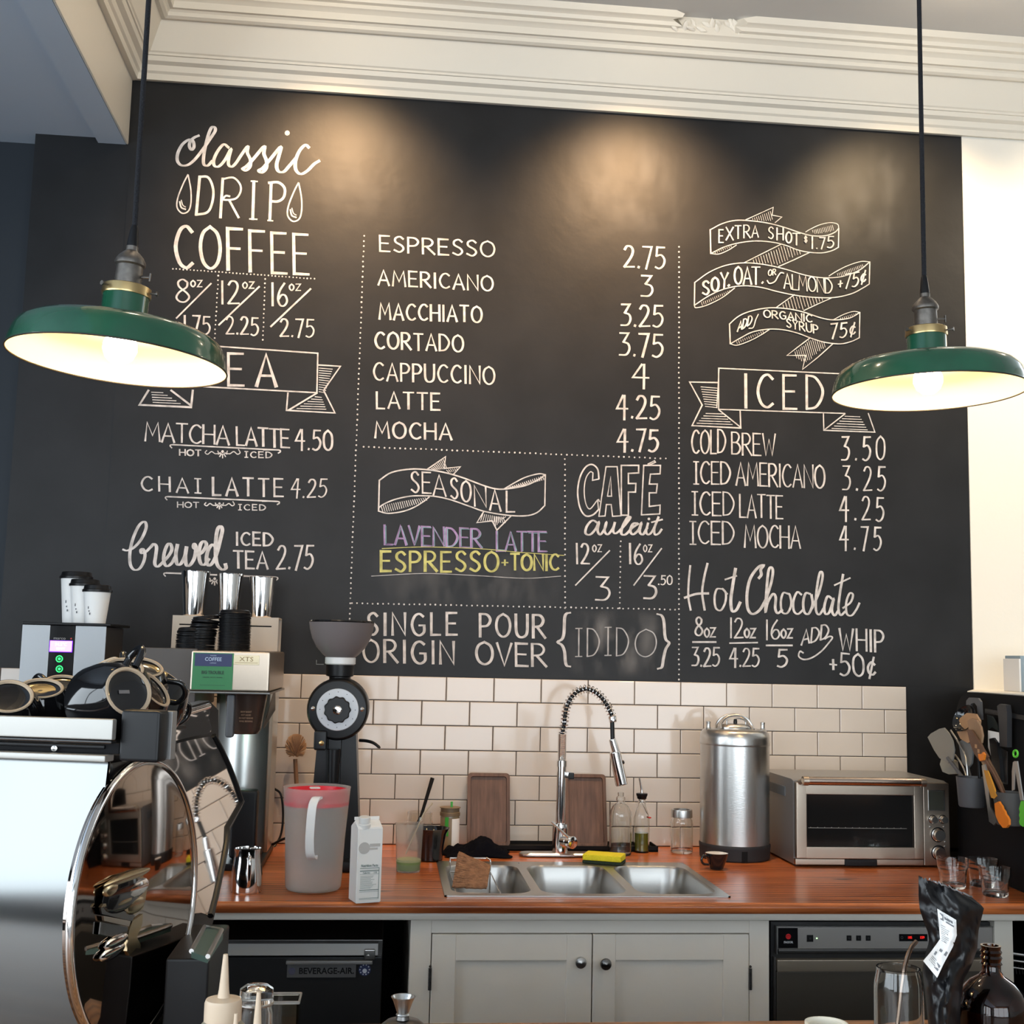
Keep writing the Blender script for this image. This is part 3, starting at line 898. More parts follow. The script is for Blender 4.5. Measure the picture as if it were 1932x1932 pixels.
r.color_ramp.elements[0].color = (0, 0, 0, 1); r.color_ramp.elements[1].color = (0.22, 0.22, 0.22, 1)
l.new(nz.outputs[0], r.inputs[0])
at_ = n.new('ShaderNodeAttribute'); at_.attribute_name = 'fade'
mm = n.new('ShaderNodeMath'); mm.operation = 'MULTIPLY'
l.new(r.outputs[0], mm.inputs[0]); l.new(at_.outputs['Fac'], mm.inputs[1]); l.new(mm.outputs[0], b.inputs['Alpha'])
def smudge_patch(x0, y0, x1, y1, k=1.0):
    me = bpy.data.meshes.new('chalk_smudge')
    N = 8
    vs, fs, fd = [], [], []
    for j in range(N + 1):
        for i in range(N + 1):
            u, v = i / N, j / N
            vs.append(tuple(P(x0 + (x1 - x0) * u, y0 + (y1 - y0) * v, YB + .0006) - board.location))
            fd.append(k * min(1, 4 * min(u, 1 - u)) * min(1, 4 * min(v, 1 - v)))
    for j in range(N):
        for i in range(N):
            a = j * (N + 1) + i
            fs.append([a, a + 1, a + N + 2, a + N + 1])
    me.from_pydata(vs, [], fs)
    at = me.attributes.new('fade', 'FLOAT', 'POINT')
    for i, f in enumerate(fd): at.data[i].value = f
    me.materials.append(smudge)
    o = bpy.data.objects.new('chalk_smudge', me)
    COL.objects.link(o); o.parent = board
smudge_patch(1068, 1150, 1262, 1280, 1.9)
smudge_patch(690, 1040, 1070, 1150, .7)
smudge_patch(1060, 250, 1290, 450, .55)
smudge_patch(1530, 270, 1720, 480, .5)
smudge_patch(600, 240, 760, 420, .4)
# --- add-on ribbons
F_ = lambda p: conv(p, 2.833, 1250, 360)
def ribbon(c, top, bot, lcorner, rloop, lloop):
    c.line(F_(top), 2.8, True); c.line(F_(bot), 2.8, True)
c = Chalk()
# first ribbon
c.line(F_('255,208 320,175 390,158 470,160 560,172 650,195 730,222 800,240 870,240 920,222 942,200'), 2.2, True)
c.line(F_('258,335 330,300 410,278 500,268 590,275 660,292 720,315 780,328 850,332 905,320 940,302'), 2.2, True)
c.line(F_('255,208 258,335'), 3.4); c.line(F_('942,200 940,302'), 2.5); c.line(F_('942,200 935,178 895,170 840,182 790,205 765,220'), 2.0, True)
c.line(F_('258,335 300,338 350,318 395,290'), 1.9, True)
c.line(F_('445,155 592,88 585,130 638,140 602,170'), 2.1)
hatch(c, F_([(470, 152), (590, 100), (595, 165), (500, 160)]), 10, 1.1); hatch(c, F_([(790, 212), (925, 178), (925, 215), (815, 232)]), 13, 1.1); hatch(c, F_([(268, 325), (375, 290), (380, 298), (275, 338)]), 9, 1.0)
# fold between first and second
c.line(F_('635,285 540,332 435,385'), 2.0); c.line(F_('785,330 700,370 620,405'), 2.0); hatch(c, F_([(640, 290), (455, 382), (610, 402), (765, 328)]), 18, 1.1)
# second
c.line(F_('172,490 250,435 340,398 440,385 550,395 660,420 760,450 860,465 960,458 1050,425 1108,380'), 2.2, True)
c.line(F_('170,612 250,560 330,525 420,508 520,515 620,540 720,560 820,570 920,570 1010,550 1070,520 1105,498'), 2.2, True)
c.line(F_('172,490 170,612'), 2.8); c.line(F_('1108,380 1105,498'), 2.5); c.line(F_('1108,380 1060,378 990,400 930,430 890,455'), 2.0, True); c.line(F_('170,612 180,625 240,610 320,570 385,520'), 1.9, True)
hatch(c, F_([(915, 448), (1090, 385), (1090, 400), (960, 458)]), 16, 1.1); hatch(c, F_([(185, 605), (375, 525), (385, 530), (200, 620)]), 16, 1.0)
c.line(F_('705,555 655,590 610,622'), 2.0); c.line(F_('905,572 830,605 755,640'), 2.0); hatch(c, F_([(700, 560), (620, 625), (755, 638), (880, 575)]), 14, 1.1)
# third
c.line(F_('358,712 400,675 450,650 520,632 590,625 680,632 760,650 850,680 920,690 1000,680 1055,650'), 2.2, True)
c.line(F_('362,818 420,785 480,755 560,740 640,742 720,760 800,790 870,810 950,818 1010,805 1052,785'), 2.2, True)
c.line(F_('358,712 362,818'), 2.7); c.line(F_('1055,650 1052,785'), 2.4); c.line(F_('1055,650 1020,645 970,660 915,688'), 1.9, True); c.line(F_('362,818 400,825 470,800 530,768 570,742'), 1.9, True)
hatch(c, F_([(940, 682), (1045, 650), (1045, 662), (965, 688)]), 9, 1.1); hatch(c, F_([(375, 812), (550, 742), (560, 750), (395, 822)]), 14, 1.0)
c.line(F_('790,785 730,830 665,880 765,880 748,955 830,890 910,818'), 2.1); hatch(c, F_([(790, 790), (690, 870), (760, 935), (890, 818)]), 16, 1.1)
def seq(c, body, pts, s_, ox, oy, w_):
    for ch, (x0, yb, x1, h) in zip(body, pts):
        c.text(ch, ox + x0 / s_, oy + yb / s_, ox + x1 / s_, oy + yb / s_, h / s_, w_)
seq(c, 'EXTRA', [(302, 275, 325, 68), (340, 262, 378, 68), (388, 255, 420, 68), (435, 252, 468, 68), (478, 248, 512, 62)], 2.833, 1250, 360, 2.8)
seq(c, 'SHOT', [(567, 255, 592, 62), (612, 262, 645, 64), (660, 278, 690, 58), (697, 290, 735, 62)], 2.833, 1250, 360, 3)
seq(c, '$1.75', [(760, 285, 772, 40), (795, 308, 806, 62), (822, 308, 828, 10), (840, 308, 868, 58), (882, 302, 914, 60)], 2.833, 1250, 360, 3)
seq(c, 'SOY,', [(215, 555, 248, 72), (262, 535, 300, 72), (312, 520, 350, 82), (350, 505, 360, 30)], 2.833, 1250, 360, 4)
seq(c, 'OAT,', [(385, 500, 425, 92), (432, 500, 475, 92), (478, 500, 520, 92), (530, 490, 540, 30)], 2.833, 1250, 360, 3.6)
c.text('OR', 1250 + 565 / 2.833, 360 + 455 / 2.833, 1250 + 605 / 2.833, 360 + 448 / 2.833, 11, 2.2)
c.line(F_('560,480 572,495 600,485 618,455 632,438 648,440'), 2.6, True)
c.text('ALMOND', 1250 + 650 / 2.833, 360 + 522 / 2.833, 1250 + 908 / 2.833, 360 + 550 / 2.833, 28, 2.6, gap=.12)
c.text('+75¢', 1250 + 938 / 2.833, 360 + 530 / 2.833, 1250 + 1085 / 2.833, 360 + 495 / 2.833, 26, 3, gap=.2)
c.text('ADD', 1250 + 400 / 2.833, 360 + 752 / 2.833, 1250 + 475 / 2.833, 360 + 712 / 2.833, 18, 2.8, gap=.12); c.line(F_('462,735 485,730 498,690 512,660'), 2.4, True)
c.text('ORGANIC', 1250 + 542 / 2.833, 360 + 675 / 2.833, 1250 + 800 / 2.833, 360 + 702 / 2.833, 14, 2.6, gap=.2)
c.text('SYRUP', 1250 + 665 / 2.833, 360 + 728 / 2.833, 1250 + 832 / 2.833, 360 + 766 / 2.833, 16, 2.6, gap=.22)
c.text('75¢', 1250 + 898 / 2.833, 360 + 790 / 2.833, 1250 + 1030 / 2.833, 360 + 775 / 2.833, 27, 3.2, gap=.25)
c.done('folded ribbon with add-on prices at the upper right')
c = Chalk()
c.line(F_('1110,985 300,948 300,1168 975,1190'), 2.6); c.line(F_('302,950 290,1160'), 2.2)
c.line(F_('295,1025 145,1022 212,1145 158,1255 418,1268 415,1178'), 3); c.line(F_('300,1170 415,1262'), 2.6)
for i in range(9): c.line(F_([(205 + i * 3, 1048 + i * 13), (292, 1055 + i * 13)]), 1.7)
for i in range(5): c.line(F_([(232 - i * 12, 1190 + i * 13), (325 + i * 12, 1193 + i * 14)]), 1.7)
c.line(F_('860,1190 862,1280 1135,1290 1100,1190'), 2.8); c.line(F_('862,1280 975,1192'), 2.8)
for i in range(6): c.line(F_([(975 - i * 14, 1205 + i * 13), (1055 + i * 8, 1208 + i * 14)]), 1.7)
c.text('ICED', 1405, 769, 1553, 772, 63, 5.5, gap=.42)
c.done('ribbon banner around the iced heading')
RL = [('COLD', 1305, 855, 1369, 855, 44, 'BREW', 1381, 857, 1463, 860, 41, '3.50', 1588, 868, 1669, 867, 44), ('|CED', 1309, 913, 1378, 914, 42, 'AMERICANO', 1389, 916, 1556, 921, 43, '3.25', 1590, 925, 1670, 926, 45),
      ('|CED', 1306, 971, 1385, 973, 44, 'LATTE', 1396, 976, 1477, 978, 43, '4.25', 1585, 980, 1667, 982, 44), ('|CED', 1302, 1026, 1385, 1028, 43, 'MOCHA', 1405, 1032, 1510, 1035, 42, '4.75', 1585, 1036, 1662, 1037, 43)]
for a in RL:
    c = Chalk()
    for k in range(2):
        wd, x0, y0, x1, y1, h = a[k * 6:k * 6 + 6]
        c.text(wd, x0, y0, x1, y1, h, 3.3, gap=.14)
    c.done('cold drink name ending in %s' % (a[6].lower()))
    wd, x0, y0, x1, y1, h = a[12:18]
    Chalk().text(wd, x0, y0, x1, y1, h, 3.8, gap=.42).done('price %s beside the cold drink %s' % (wd, a[6].lower()))
H_ = lambda p: conv(p, 2.833, 1250, 780)
c = Chalk()
c.line(H_('148,815 140,900 138,980 150,1050'), 4.6, True); c.line(H_('240,803 222,880 212,960 225,1050'), 4.6, True); c.line(H_('118,985 180,965 245,962'), 4.6, True)
c.line(H_('318,938 290,940 278,985 285,1040 312,1052 335,1010 338,960 318,935 345,965'), 4, True, vary=.5)
c.line(H_('390,830 375,920 365,1000 372,1055 395,1050 415,1010'), 5, True, vary=.5); c.line(H_('335,888 395,868'), 3.6)
c.line(H_('515,880 528,862 525,835 540,812 512,822 470,880 452,960 455,1040 480,1072 520,1050 555,990'), 5.4, True, vary=.5)
c.line(H_('555,990 582,900 590,840 578,822 565,850 555,960 550,1060 562,1010 590,965 605,985 602,1040 615,1068 640,1050'), 4.6, True, vary=.5)
c.line(H_('672,965 645,960 632,1010 640,1062 668,1066 688,1020 680,970 668,962'), 4.2, True, vary=.5); c.line(H_('742,968 720,955 700,1000 702,1055 725,1072 755,1045'), 4.4, True, vary=.5)
c.line(H_('790,965 765,962 752,1010 758,1062 782,1070 802,1020 796,970'), 4.2, True, vary=.5)
c.line(H_('800,1040 835,960 855,880 852,848 838,860 822,960 820,1050 838,1075 862,1040'), 4.4, True, vary=.5)
c.line(H_('905,990 882,978 865,1030 870,1070 892,1062 915,990 905,1050 920,1080 942,1050'), 4.2, True, vary=.5)
c.line(H_('965,862 950,950 940,1040 952,1078 975,1060'), 4.8, True, vary=.5); c.line(H_('920,918 1002,880'), 3.8)
c.line(H_('965,1040 1005,1010 1018,970 1000,962 982,1010 985,1070 1010,1080 1035,1050 1052,1015'), 4.4, True, vary=.5)
c.done('tall brush script words above the hot drink sizes')
c = Chalk()
seq(c, '8oz', [(175, 1188, 213, 98), (224, 1195, 250, 48), (256, 1195, 282, 48)], 2.833, 1250, 780, 3.6)
seq(c, '12oz', [(362, 1200, 370, 105), (385, 1200, 430, 105), (438, 1198, 464, 48), (470, 1198, 496, 48)], 2.833, 1250, 780, 3.6)
seq(c, '16oz', [(554, 1208, 562, 105), (582, 1206, 625, 100), (634, 1200, 660, 48), (668, 1200, 694, 48)], 2.833, 1250, 780, 3.6)
for a_ in ('162,1222 285,1222', '360,1228 507,1225', '555,1240 693,1240'): c.line(H_(a_), 3.6)
def tz(body, x0, y0, x1, y1, h, w_, **k):
    (a, b), (a2, b2) = H_([(x0, y0), (x1, y1)])
    c.text(body, a, b, a2, b2, h / 2.833, w_, **k)
tz('3.25', 158, 1350, 303, 1350, 98, 3.6, gap=.16); tz('4.25', 360, 1350, 515, 1352, 96, 3.6, gap=.16); tz('5', 615, 1352, 665, 1352, 92, 4)
tz('ADD', 742, 1238, 885, 1200, 78, 3.4, gap=.16)
c.line(H_('868,1205 892,1192 908,1198 892,1222 850,1270 800,1305 755,1315 728,1298 735,1272 752,1280'), 3.2, True)
tz('WHIP', 947, 1265, 1182, 1275, 115, 4.2, gap=.22); tz('+50¢', 897, 1390, 1140, 1415, 118, 4.2, gap=.2)
c.done('hot drink sizes and prices with a whip add-on')

# ------------------------------------------------------------------ worktop
SX0, SX1, SY0, SY1 = -0.185, 0.548, -0.842, -0.335
WL, WR = -1.55, 1.437
top = thing('worktop', ((WL + WR) / 2, -0.45, WT - 0.026), 'varnished reddish wood worktop with knots and a rounded front edge', 'worktop')
mb = MB()
z0, z1 = WT - 0.026, WT
xs = [WL, SX0 + .012, SX1 - .012, WR]
ys = [FRONT + 0.01, SY0 + .012, SY1 - .012, -0.0145]
for i in range(3):
    for j in range(3):
        if i == 1 and j == 1: continue
        mb.quad((xs[i], ys[j], z1), (xs[i + 1], ys[j], z1), (xs[i + 1], ys[j + 1], z1), (xs[i], ys[j + 1], z1))
        mb.quad((xs[i], ys[j], z0), (xs[i + 1], ys[j], z0), (xs[i + 1], ys[j + 1], z0), (xs[i], ys[j + 1], z0))
nose = [(ys[0], z1)] + [(FRONT + 0.012 - 0.012 * math.sin(a), z1 - 0.012 + 0.012 * math.cos(a)) for a in [PI / 2 * k / 6 for k in range(1, 7)]] + [(FRONT + 0.001, z0 + 0.006), (FRONT + 0.006, z0), (ys[0], z0)]
mb.add([(WL, y, z) for y, z in nose] + [(WR, y, z) for y, z in nose], [[i, i + 1, i + 1 + len(nose), i + len(nose)] for i in range(len(nose) - 1)])
mb.quad((WL, ys[0], z0), (WL, ys[3], z0), (WL, ys[3], z1), (WL, ys[0], z1)); mb.quad((WR, ys[0], z0), (WR, ys[3], z0), (WR, ys[3], z1), (WR, ys[0], z1))
mb.quad((WL, ys[3], z0), (WR, ys[3], z0), (WR, ys[3], z1), (WL, ys[3], z1))
for (a, b_) in (((xs[1], ys[1]), (xs[2], ys[1])), ((xs[2], ys[1]), (xs[2], ys[2])), ((xs[2], ys[2]), (xs[1], ys[2])), ((xs[1], ys[2]), (xs[1], ys[1]))):
    mb.quad((*a, z0), (*b_, z0), (*b_, z1), (*a, z1))
link('wood_top', mb, redwood, top)
mb = MB().box((WL, -0.898, WT - 0.046), (WR, -0.872, WT - 0.0262), 0.006)
link('apron', mb, mat('pale painted apron', (0.66, 0.62, 0.55), 0.3), top)

# ------------------------------------------------------------------ triple sink
sk = thing('triple_sink', ((SX0 + SX1) / 2, (SY0 + SY1) / 2, WT), 'stainless steel sink with three bowls set in the wooden worktop', 'sink')
mb = MB()
def rr(x0, y0, x1, y1, r, n=5):
    out = []
    for cx, cy, a0 in ((x1 - r, y1 - r, 0), (x0 + r, y1 - r, 90), (x0 + r, y0 + r, 180), (x1 - r, y0 + r, 270)):
        for k in range(n + 1):
            a = math.radians(a0 + 90 * k / n)
            out.append((cx + r * math.cos(a), cy + r * math.sin(a)))
    return out
bowls = [(-0.165, 0.042), (0.066, 0.292), (0.318, 0.528)]
bw = 0
rim_z = WT + 0.0035
cuts = [SX0] + [(bowls[0][1] + bowls[1][0]) / 2, (bowls[1][1] + bowls[2][0]) / 2] + [SX1]
by0, by1 = SY0 + 0.028, SY1 - 0.062
for i, (a, b_) in enumerate(bowls):
    inner = rr(a, by0, b_, by1, 0.055)
    # map outer ring points on rectangle cell
    x0, x1 = cuts[i], cuts[i + 1]
    outer = []
    cx, cy = (a + b_) / 2, (by0 + by1) / 2
    for (x, y) in inner:
        dx, dy = x - cx, y - cy
        sx_ = ((x1 - cx) if dx > 0 else (cx - x0)) / max(abs(dx), 1e-6)
        sy_ = ((SY1 - cy) if dy > 0 else (cy - SY0)) / max(abs(dy), 1e-6)
        s_ = min(sx_, sy_)
        outer.append((cx + dx * s_, cy + dy * s_))
    nn = len(inner)
    rings = [[(x, y, rim_z) for x, y in outer], [(x, y, rim_z) for x, y in inner]]
    for (ins, dz) in ((0.004, -0.004), (0.012, -0.05), (0.020, -0.15), (0.045, -0.165)):
        rings.append([(x, y, WT + dz) for x, y in rr(a + ins, by0 + ins, b_ - ins, by1 - ins, 0.055)])
    vs = [v for r_ in rings for v in r_]
    fs = []
    for q in range(len(rings) - 1):
        for k in range(nn):
            fs.append([q * nn + k, q * nn + (k + 1) % nn, (q + 1) * nn + (k + 1) % nn, (q + 1) * nn + k])
    fs.append([(len(rings) - 1) * nn + k for k in range(nn)])
    bm_ = MB().add(vs, fs)
    link('bowl', bm_, steel_h, sk, smooth=50)
# corners of the cells and outer lip
mb = MB()
for i in range(3):
    x0, x1 = cuts[i], cuts[i + 1]
    mb.box((x0, SY0, WT + .0005), (x1, SY0 + .006, rim_z - .0003)).box((x0, SY1 - .02, WT + .0005), (x1, SY1, rim_z - .0003))
mb.box((SX0, SY0, WT + .0005), (SX0 + .006, SY1, rim_z - .0003)).box((SX1 - .006, SY0, WT + .0005), (SX1, SY1, rim_z - .0003))
link('rim', mb, steel_h, sk)

# ------------------------------------------------------------------ base cabinet
CY = -0.87
cb = thing('sink_cabinet', (0.185, -0.5, 0), 'pale grey painted two-door shaker cabinet under the sink', 'cabinet')
zt = WT - 0.0475
def fx(px, py=1800): return P(px, py, CY).x
X0, X1 = -0.268, 0.640
D0, DM, D1 = -0.214, 0.186, 0.586
DZT = 0.836
mb = MB()
mb.box((X0, CY, 0.08), (D0 - .002, -0.84, zt), .002).box((D1 + .002, CY, 0.08), (X1, -0.84, zt), .002).box((D0 - .002, CY, DZT + .003), (D1 + .002, -0.84, zt), .0)
mb.box((X0, -0.84, 0.08), (X0 + .018, -0.02, zt)).box((X1 - .018, -0.84, 0.08), (X1, -0.02, zt)).box((X0 + .018, -0.05, 0.08), (X1 - .018, -0.03, zt)).box((X0, -0.80, 0), (X1, -0.03, 0.08))
link('carcass', mb, paint_grey, cb)
knob_prof = [(0, 0), (0.006, 0), (0.005, 0.006), (0.0055, 0.010), (0.012, 0.014), (0.0145, 0.019), (0.013, 0.024), (0.008, 0.027), (0, 0.028)]
for i, (a, b_, kx) in enumerate(((D0, DM - .0015, P(1093, 1812, CY)), (DM + .0015, D1, P(1140, 1815, CY)))):
    w0 = a + 0.0835; w1 = b_ - 0.0835
    mb = MB()
    zb = 0.10
    y0, y1 = CY - 0.004, CY + 0.018
    if i == 0: w1 = P(1068, 1830, CY).x; w0 = P(859, 1830, CY).x
    else: w0 = P(1161, 1830, CY).x; w1 = P(1364, 1830, CY).x
    zr = P(960, 1811, CY).z
    mb.box((a, y0, zb), (w0, y1, DZT), .0015, seg=1).box((w1, y0, zb), (b_, y1, DZT), .0015, seg=1).box((w0, y0, zr), (w1, y1, DZT), .0, seg=1).box((w0, y0, zb), (w1, y1, zb + .07))
    d = link('door', mb, paint_grey, cb)
    link('inset_panel', MB().box((w0 - .002, y0 + .010, zb + .06), (w1 + .002, y1 - .002, zr + .002)), paint_grey, d)
    k_ = MB().lathe(knob_prof, 24, T((kx.x, y0, kx.z)) @ RX(90))
    o = link('knob', k_, steel if i == 0 else mat('dark nickel knob', (0.22, 0.21, 0.20), 0.25, 1.0), d)
    o['label'] = 'round satin nickel knob' if i == 0 else 'round darker nickel knob'
    hx = a - .003 if i == 0 else b_ + .003
    hz = P(812 if i == 0 else 1412, 1845, CY).z
    hg = MB()
    for q in range(5): hg.lathe([(0, 0), (.0042, 0), (.0042, .0095), (0, .0095)], 10, T((hx, y0 - .003, hz - .027 + q * .0105)))
    hg.lathe([(0, 0), (.003, .001), (.0035, .004), (0, .007)], 10, T((hx, y0 - .003, hz + .026)))
    link('hinge', hg, steel_dark, d)
cp = thing('cabinet_post', (1.262, -0.86, 0), 'narrow cream painted upright right of the dishwasher', 'post')
link('upright', MB().box((1.239, CY, 0), (1.289, -0.80, zt), .002), cream, cp)

# ================================================================== things on the worktop
def stand(px, by, wpx, ty, z0=WT):
    f = Zp(px, by, z0)
    d = (f - CAM).dot(D_)
    r = wpx / 2 * d / F
    h = Vector((f.x - CAM.x, f.y - CAM.y, 0)).normalized()
    c_ = f + h * r
    r = wpx / 2 * (c_ - CAM).dot(D_) / F
    return Vector((c_.x, c_.y, z0)), r, P(px, ty, c_.y).z - z0
def LP(*prof): return list(prof)
def hollow(r_out, z_out, t, zb):
    # outer profile up, inner back down
    pts = list(zip(r_out, z_out))
    inner = [(max(r - t, 0), z) for r, z in pts[::-1] if z > zb]
    return [(0, pts[0][1])] + pts + inner + [(max(inner[-1][0] - .001, 0), zb), (0, zb)]

# --- bulk grinder
gp = thing('coffee_grinder', (-0.487, -0.36, WT), 'tall black coffee grinder with a smoky hopper and silver dial behind the water pitcher', 'grinder')
gx, gy = -0.487, -0.36
def gz(py): return P(640, py, -0.44).z
mb = MB()
zc = gz(1337)
mb.prism([(gx - .066, -0.47, WT + .03), (gx + .082, -0.47, WT + .03), (gx + .056, -0.47, zc - .03), (gx - .045, -0.47, zc - .03)], (0, 0.20, 0))
mb.box((gx - .085, -0.52, WT + .001), (gx + .095, -0.22, WT + .032), .008)
mb.box((gx - .056, -0.515, zc - .112), (gx - .020, -0.47, zc - .058), .006)
mb.box((gx - .018, -0.482, zc - .30), (gx + .020, -0.47, zc - .07), .003)
link('housing', mb, black_plastic, gp)
MC = T((gx + .006, -0.50, zc)) @ RX(90)
mb = MB().lathe([(0, -0.22), (.06, -0.22), (.083, -0.20), (.087, -.17), (.087, -.02), (.083, -.004), (.078, 0), (0, 0)], 48, MC)
link('burr_housing', mb, black_plastic, gp)
mb = MB().lathe([(0, 0.0005), (.0585, 0.0005), (.0585, .004), (.0565, .005), (0, .005)], 48, MC)
dl = link('dial', mb, mat('brushed dial', (0.42, 0.42, 0.43), 0.45, 0.6), gp)
mb = MB()
for k in range(12):
    a = math.radians(30 * k)
    mb.lathe([(0, .005), (.0013, .005), (.0013, .0056), (0, .0056)], 6, MC @ T((.049 * math.cos(a), .049 * math.sin(a), 0)))
tag(link('dial_marks', mb, black_matte, dl), kind='stuff')
mb = MB().lathe([(0, .005), (.036, .005), (.036, .022), (.033, .026), (0, .026)], 60, MC, wob=lambda a, z: 1 + .05 * math.cos(11 * a))
kn = link('knob', mb, black_plastic, gp)
link('screw', MB().lathe([(0, .026), (.0125, .026), (.0125, .030), (.009, .034), (0, .035)], 24, MC), chrome, kn)
for sx in (-1, 1):
    link('bolt', MB().lathe([(0, 0), (.006, 0), (.006, .003), (.003, .005), (0, .0055)], 16, MC @ T((sx * .068, 0.002, 0))), steel, gp)
zr = gz(1292)
mb = MB().lathe([(0, zc + .06), (.030, zc + .06), (.030, gz(1277)), (.039, gz(1275)), (.040, gz(1254)), (0, gz(1254))], 32, T((gx + .006, -0.44, 0)))
nk = link('neck', mb, black_plastic, gp)
link('bolt', MB().lathe([(0, 0), (.004, 0), (.004, .002), (0, .003)], 12, T((gx + .006, -0.4715, gz(1283))) @ RX(90)), steel, nk)
hz0, hz1 = gz(1241), gz(1175)
mb = MB().ring([(.0395, gz(1254)), (.0435, gz(1252)), (.0435, hz0), (.041, hz0 + .002), (.037, hz0 + .002), (.037, gz(1254))], 40, T((gx + .006, -0.44, 0)))
link('hopper_ring', mb, white_plastic, gp)
H = hz1 - hz0
prof = [(.040, hz0), (.052, hz0 + .10 * H), (.070, hz0 + .30 * H), (.083, hz0 + .55 * H), (.090, hz0 + .8 * H), (.093, hz1)]
prof = prof + [(r - .003, z) for r, z in prof[::-1]]
mb = MB().shell(prof, 48, T((gx + .006, -0.44, 0)))
link('hopper', mb, smoke, gp)
link('hopper_lid', MB().lathe([(0, hz1 + .001), (.0935, hz1 + .001), (.094, hz1 + .003), (.092, hz1 + .006), (.03, hz1 + .010), (0, hz1 + .011)], 48, T((gx + .006, -0.44, 0))), black_gloss, gp)
link('slide_rod', MB().tube([(gx - .040, -0.46, gz(1254)), (gx - .060, -0.47, gz(1254)), (gx - .060, -0.47, gz(1246))], .0012, 6), steel, gp)
lv = [P(678, 1397, -.42), P(692, 1398, -.43), P(705, 1402, -.44), P(717, 1411, -.45)]
link('lever', MB().tube(cr(lv), [.0045] * 15 + [.003], 8), black_plastic, gp)
link('release_knob', MB().lathe([(0, 0), (.006, 0), (.007, .006), (0, .009)], 14, T(P(607, 1402, -.515)) @ RX(90)), brass, gp)
link('spout', MB().ring([(.016, 0), (.018, .05), (.020, .09), (.018, .09), (.016, .05), (.014, 0)], 20, T((gx - .0, -0.495, zc - .20))), black_plastic, gp)

# --- wooden handled brush standing behind the pitcher
b0 = P(566, 1600, -.12)
br = thing('dusting_brush', (b0.x, -0.10, WT), 'tan whisk brush with a wooden handle leaning on the tiles left of the grinder', 'brush')
hp = [Vector((b0.x + .02, -.13, WT + .002)), P(563, 1540, -.10), P(560, 1490, -.06), P(557, 1432, -.05)]
link('handle', MB().tube(cr(hp), [.0055] * 10 + [.0065] * 6, 10), mat('brown brush handle', (0.20, 0.11, 0.06), 0.5), br)
bc = P(558, 1411, -.05)
mb = MB()
random.seed(3)
for k in range(420):
    a = random.uniform(0, 2 * PI); el = random.uniform(-.9, 1.45)
    d_ = Vector((math.cos(a) * math.cos(el), math.sin(a) * math.cos(el) * .7, math.sin(el) * 1.0))
    p0 = bc + Vector((0, 0, -.024)); p1 = bc + Vector((d_.x * .034, d_.y * .028, d_.z * .040 + .004))
    mb.tube([p0, (p0 + p1) / 2 + Vector((0, 0, .002)), p1], .0011, 3)
tag(link('bristles', mb, mat('tan bristles', (0.46, 0.28, 0.16), 0.9), br, smooth=0), kind='stuff')

# --- frosted pitcher with a red lid
c0, r, h = stand(590, 1690, 112, 1484)
pt = thing('water_pitcher', c0, 'frosted plastic water pitcher with a bright red lid in front of the black grinder', 'pitcher')
rt = r * 1.13
po = [(r * .86, .004), (r * .93, .010), (r * .945, .03), (r, h * .5), (rt, h * .985), (rt * 1.01, h)]
mb = MB().lathe(vessel(po, .0035, .012), 56)
link('jug', mb, frost, pt, world=False)
zl = h * .83
lid = link('lid', MB().lathe([(0, h - .03), (rt * .80, h - .028), (rt * .86, h - .006), (rt * .93, h - .006), (rt * .93, h - .045), (rt * .90, h - .045), (rt * .88, h - .034), (0, h - .036)], 48), mat('bright red plastic', (0.72, 0.015, 0.035), 0.35, trans=0.0), pt, world=False)
link('lid_tab', MB().box((-.014, -.010, h - .024), (.012, .008, h - .0195), .002, M=T((-.004, -rt * .15, 0.020)) @ RZ(12)), white_plastic, lid, world=False)
hv = Vector((CAM.x - c0.x, CAM.y - c0.y, 0)).normalized()
sd = Vector((-hv.y, hv.x, 0))     # to the picture's right when seen from the camera
def hpnt(side, out, z): return hv * (r * 1.0 + out) + sd * side + Vector((0, 0, z))
prof_h = [hpnt(0.004, .008, h * .93), hpnt(-0.003, .022, h * .92), hpnt(-.010, .034, h * .85), hpnt(-.013, .036, h * .65), hpnt(-.013, .034, h * .50), hpnt(-.010, .027, h * .40), hpnt(-.004, .010, h * .36), hpnt(-.002, -.004, h * .37)]
cc = cr(prof_h, 5)
mb = MB()
vs = []
for i, p in enumerate(cc):
    wv_ = .0105
    t = (cc[min(i + 1, len(cc) - 1)] - cc[max(i - 1, 0)]).normalized()
    nn_ = t.cross(sd).normalized()
    vs += [p + sd * wv_ + nn_ * .003, p - sd * wv_ + nn_ * .003, p - sd * wv_ - nn_ * .003, p + sd * wv_ - nn_ * .003]
fs = []
for i in range(len(cc) - 1):
    for k in range(4):
        fs.append([4 * i + k, 4 * i + (k + 1) % 4, 4 * i + 4 + (k + 1) % 4, 4 * i + 4 + k])
fs += [[0, 1, 2, 3], [4 * len(cc) - 4 + k for k in range(4)]]
link('handle', mb.add(vs, fs), mat('milky plastic handle', (0.86, 0.85, 0.84), 0.35), pt, world=False)

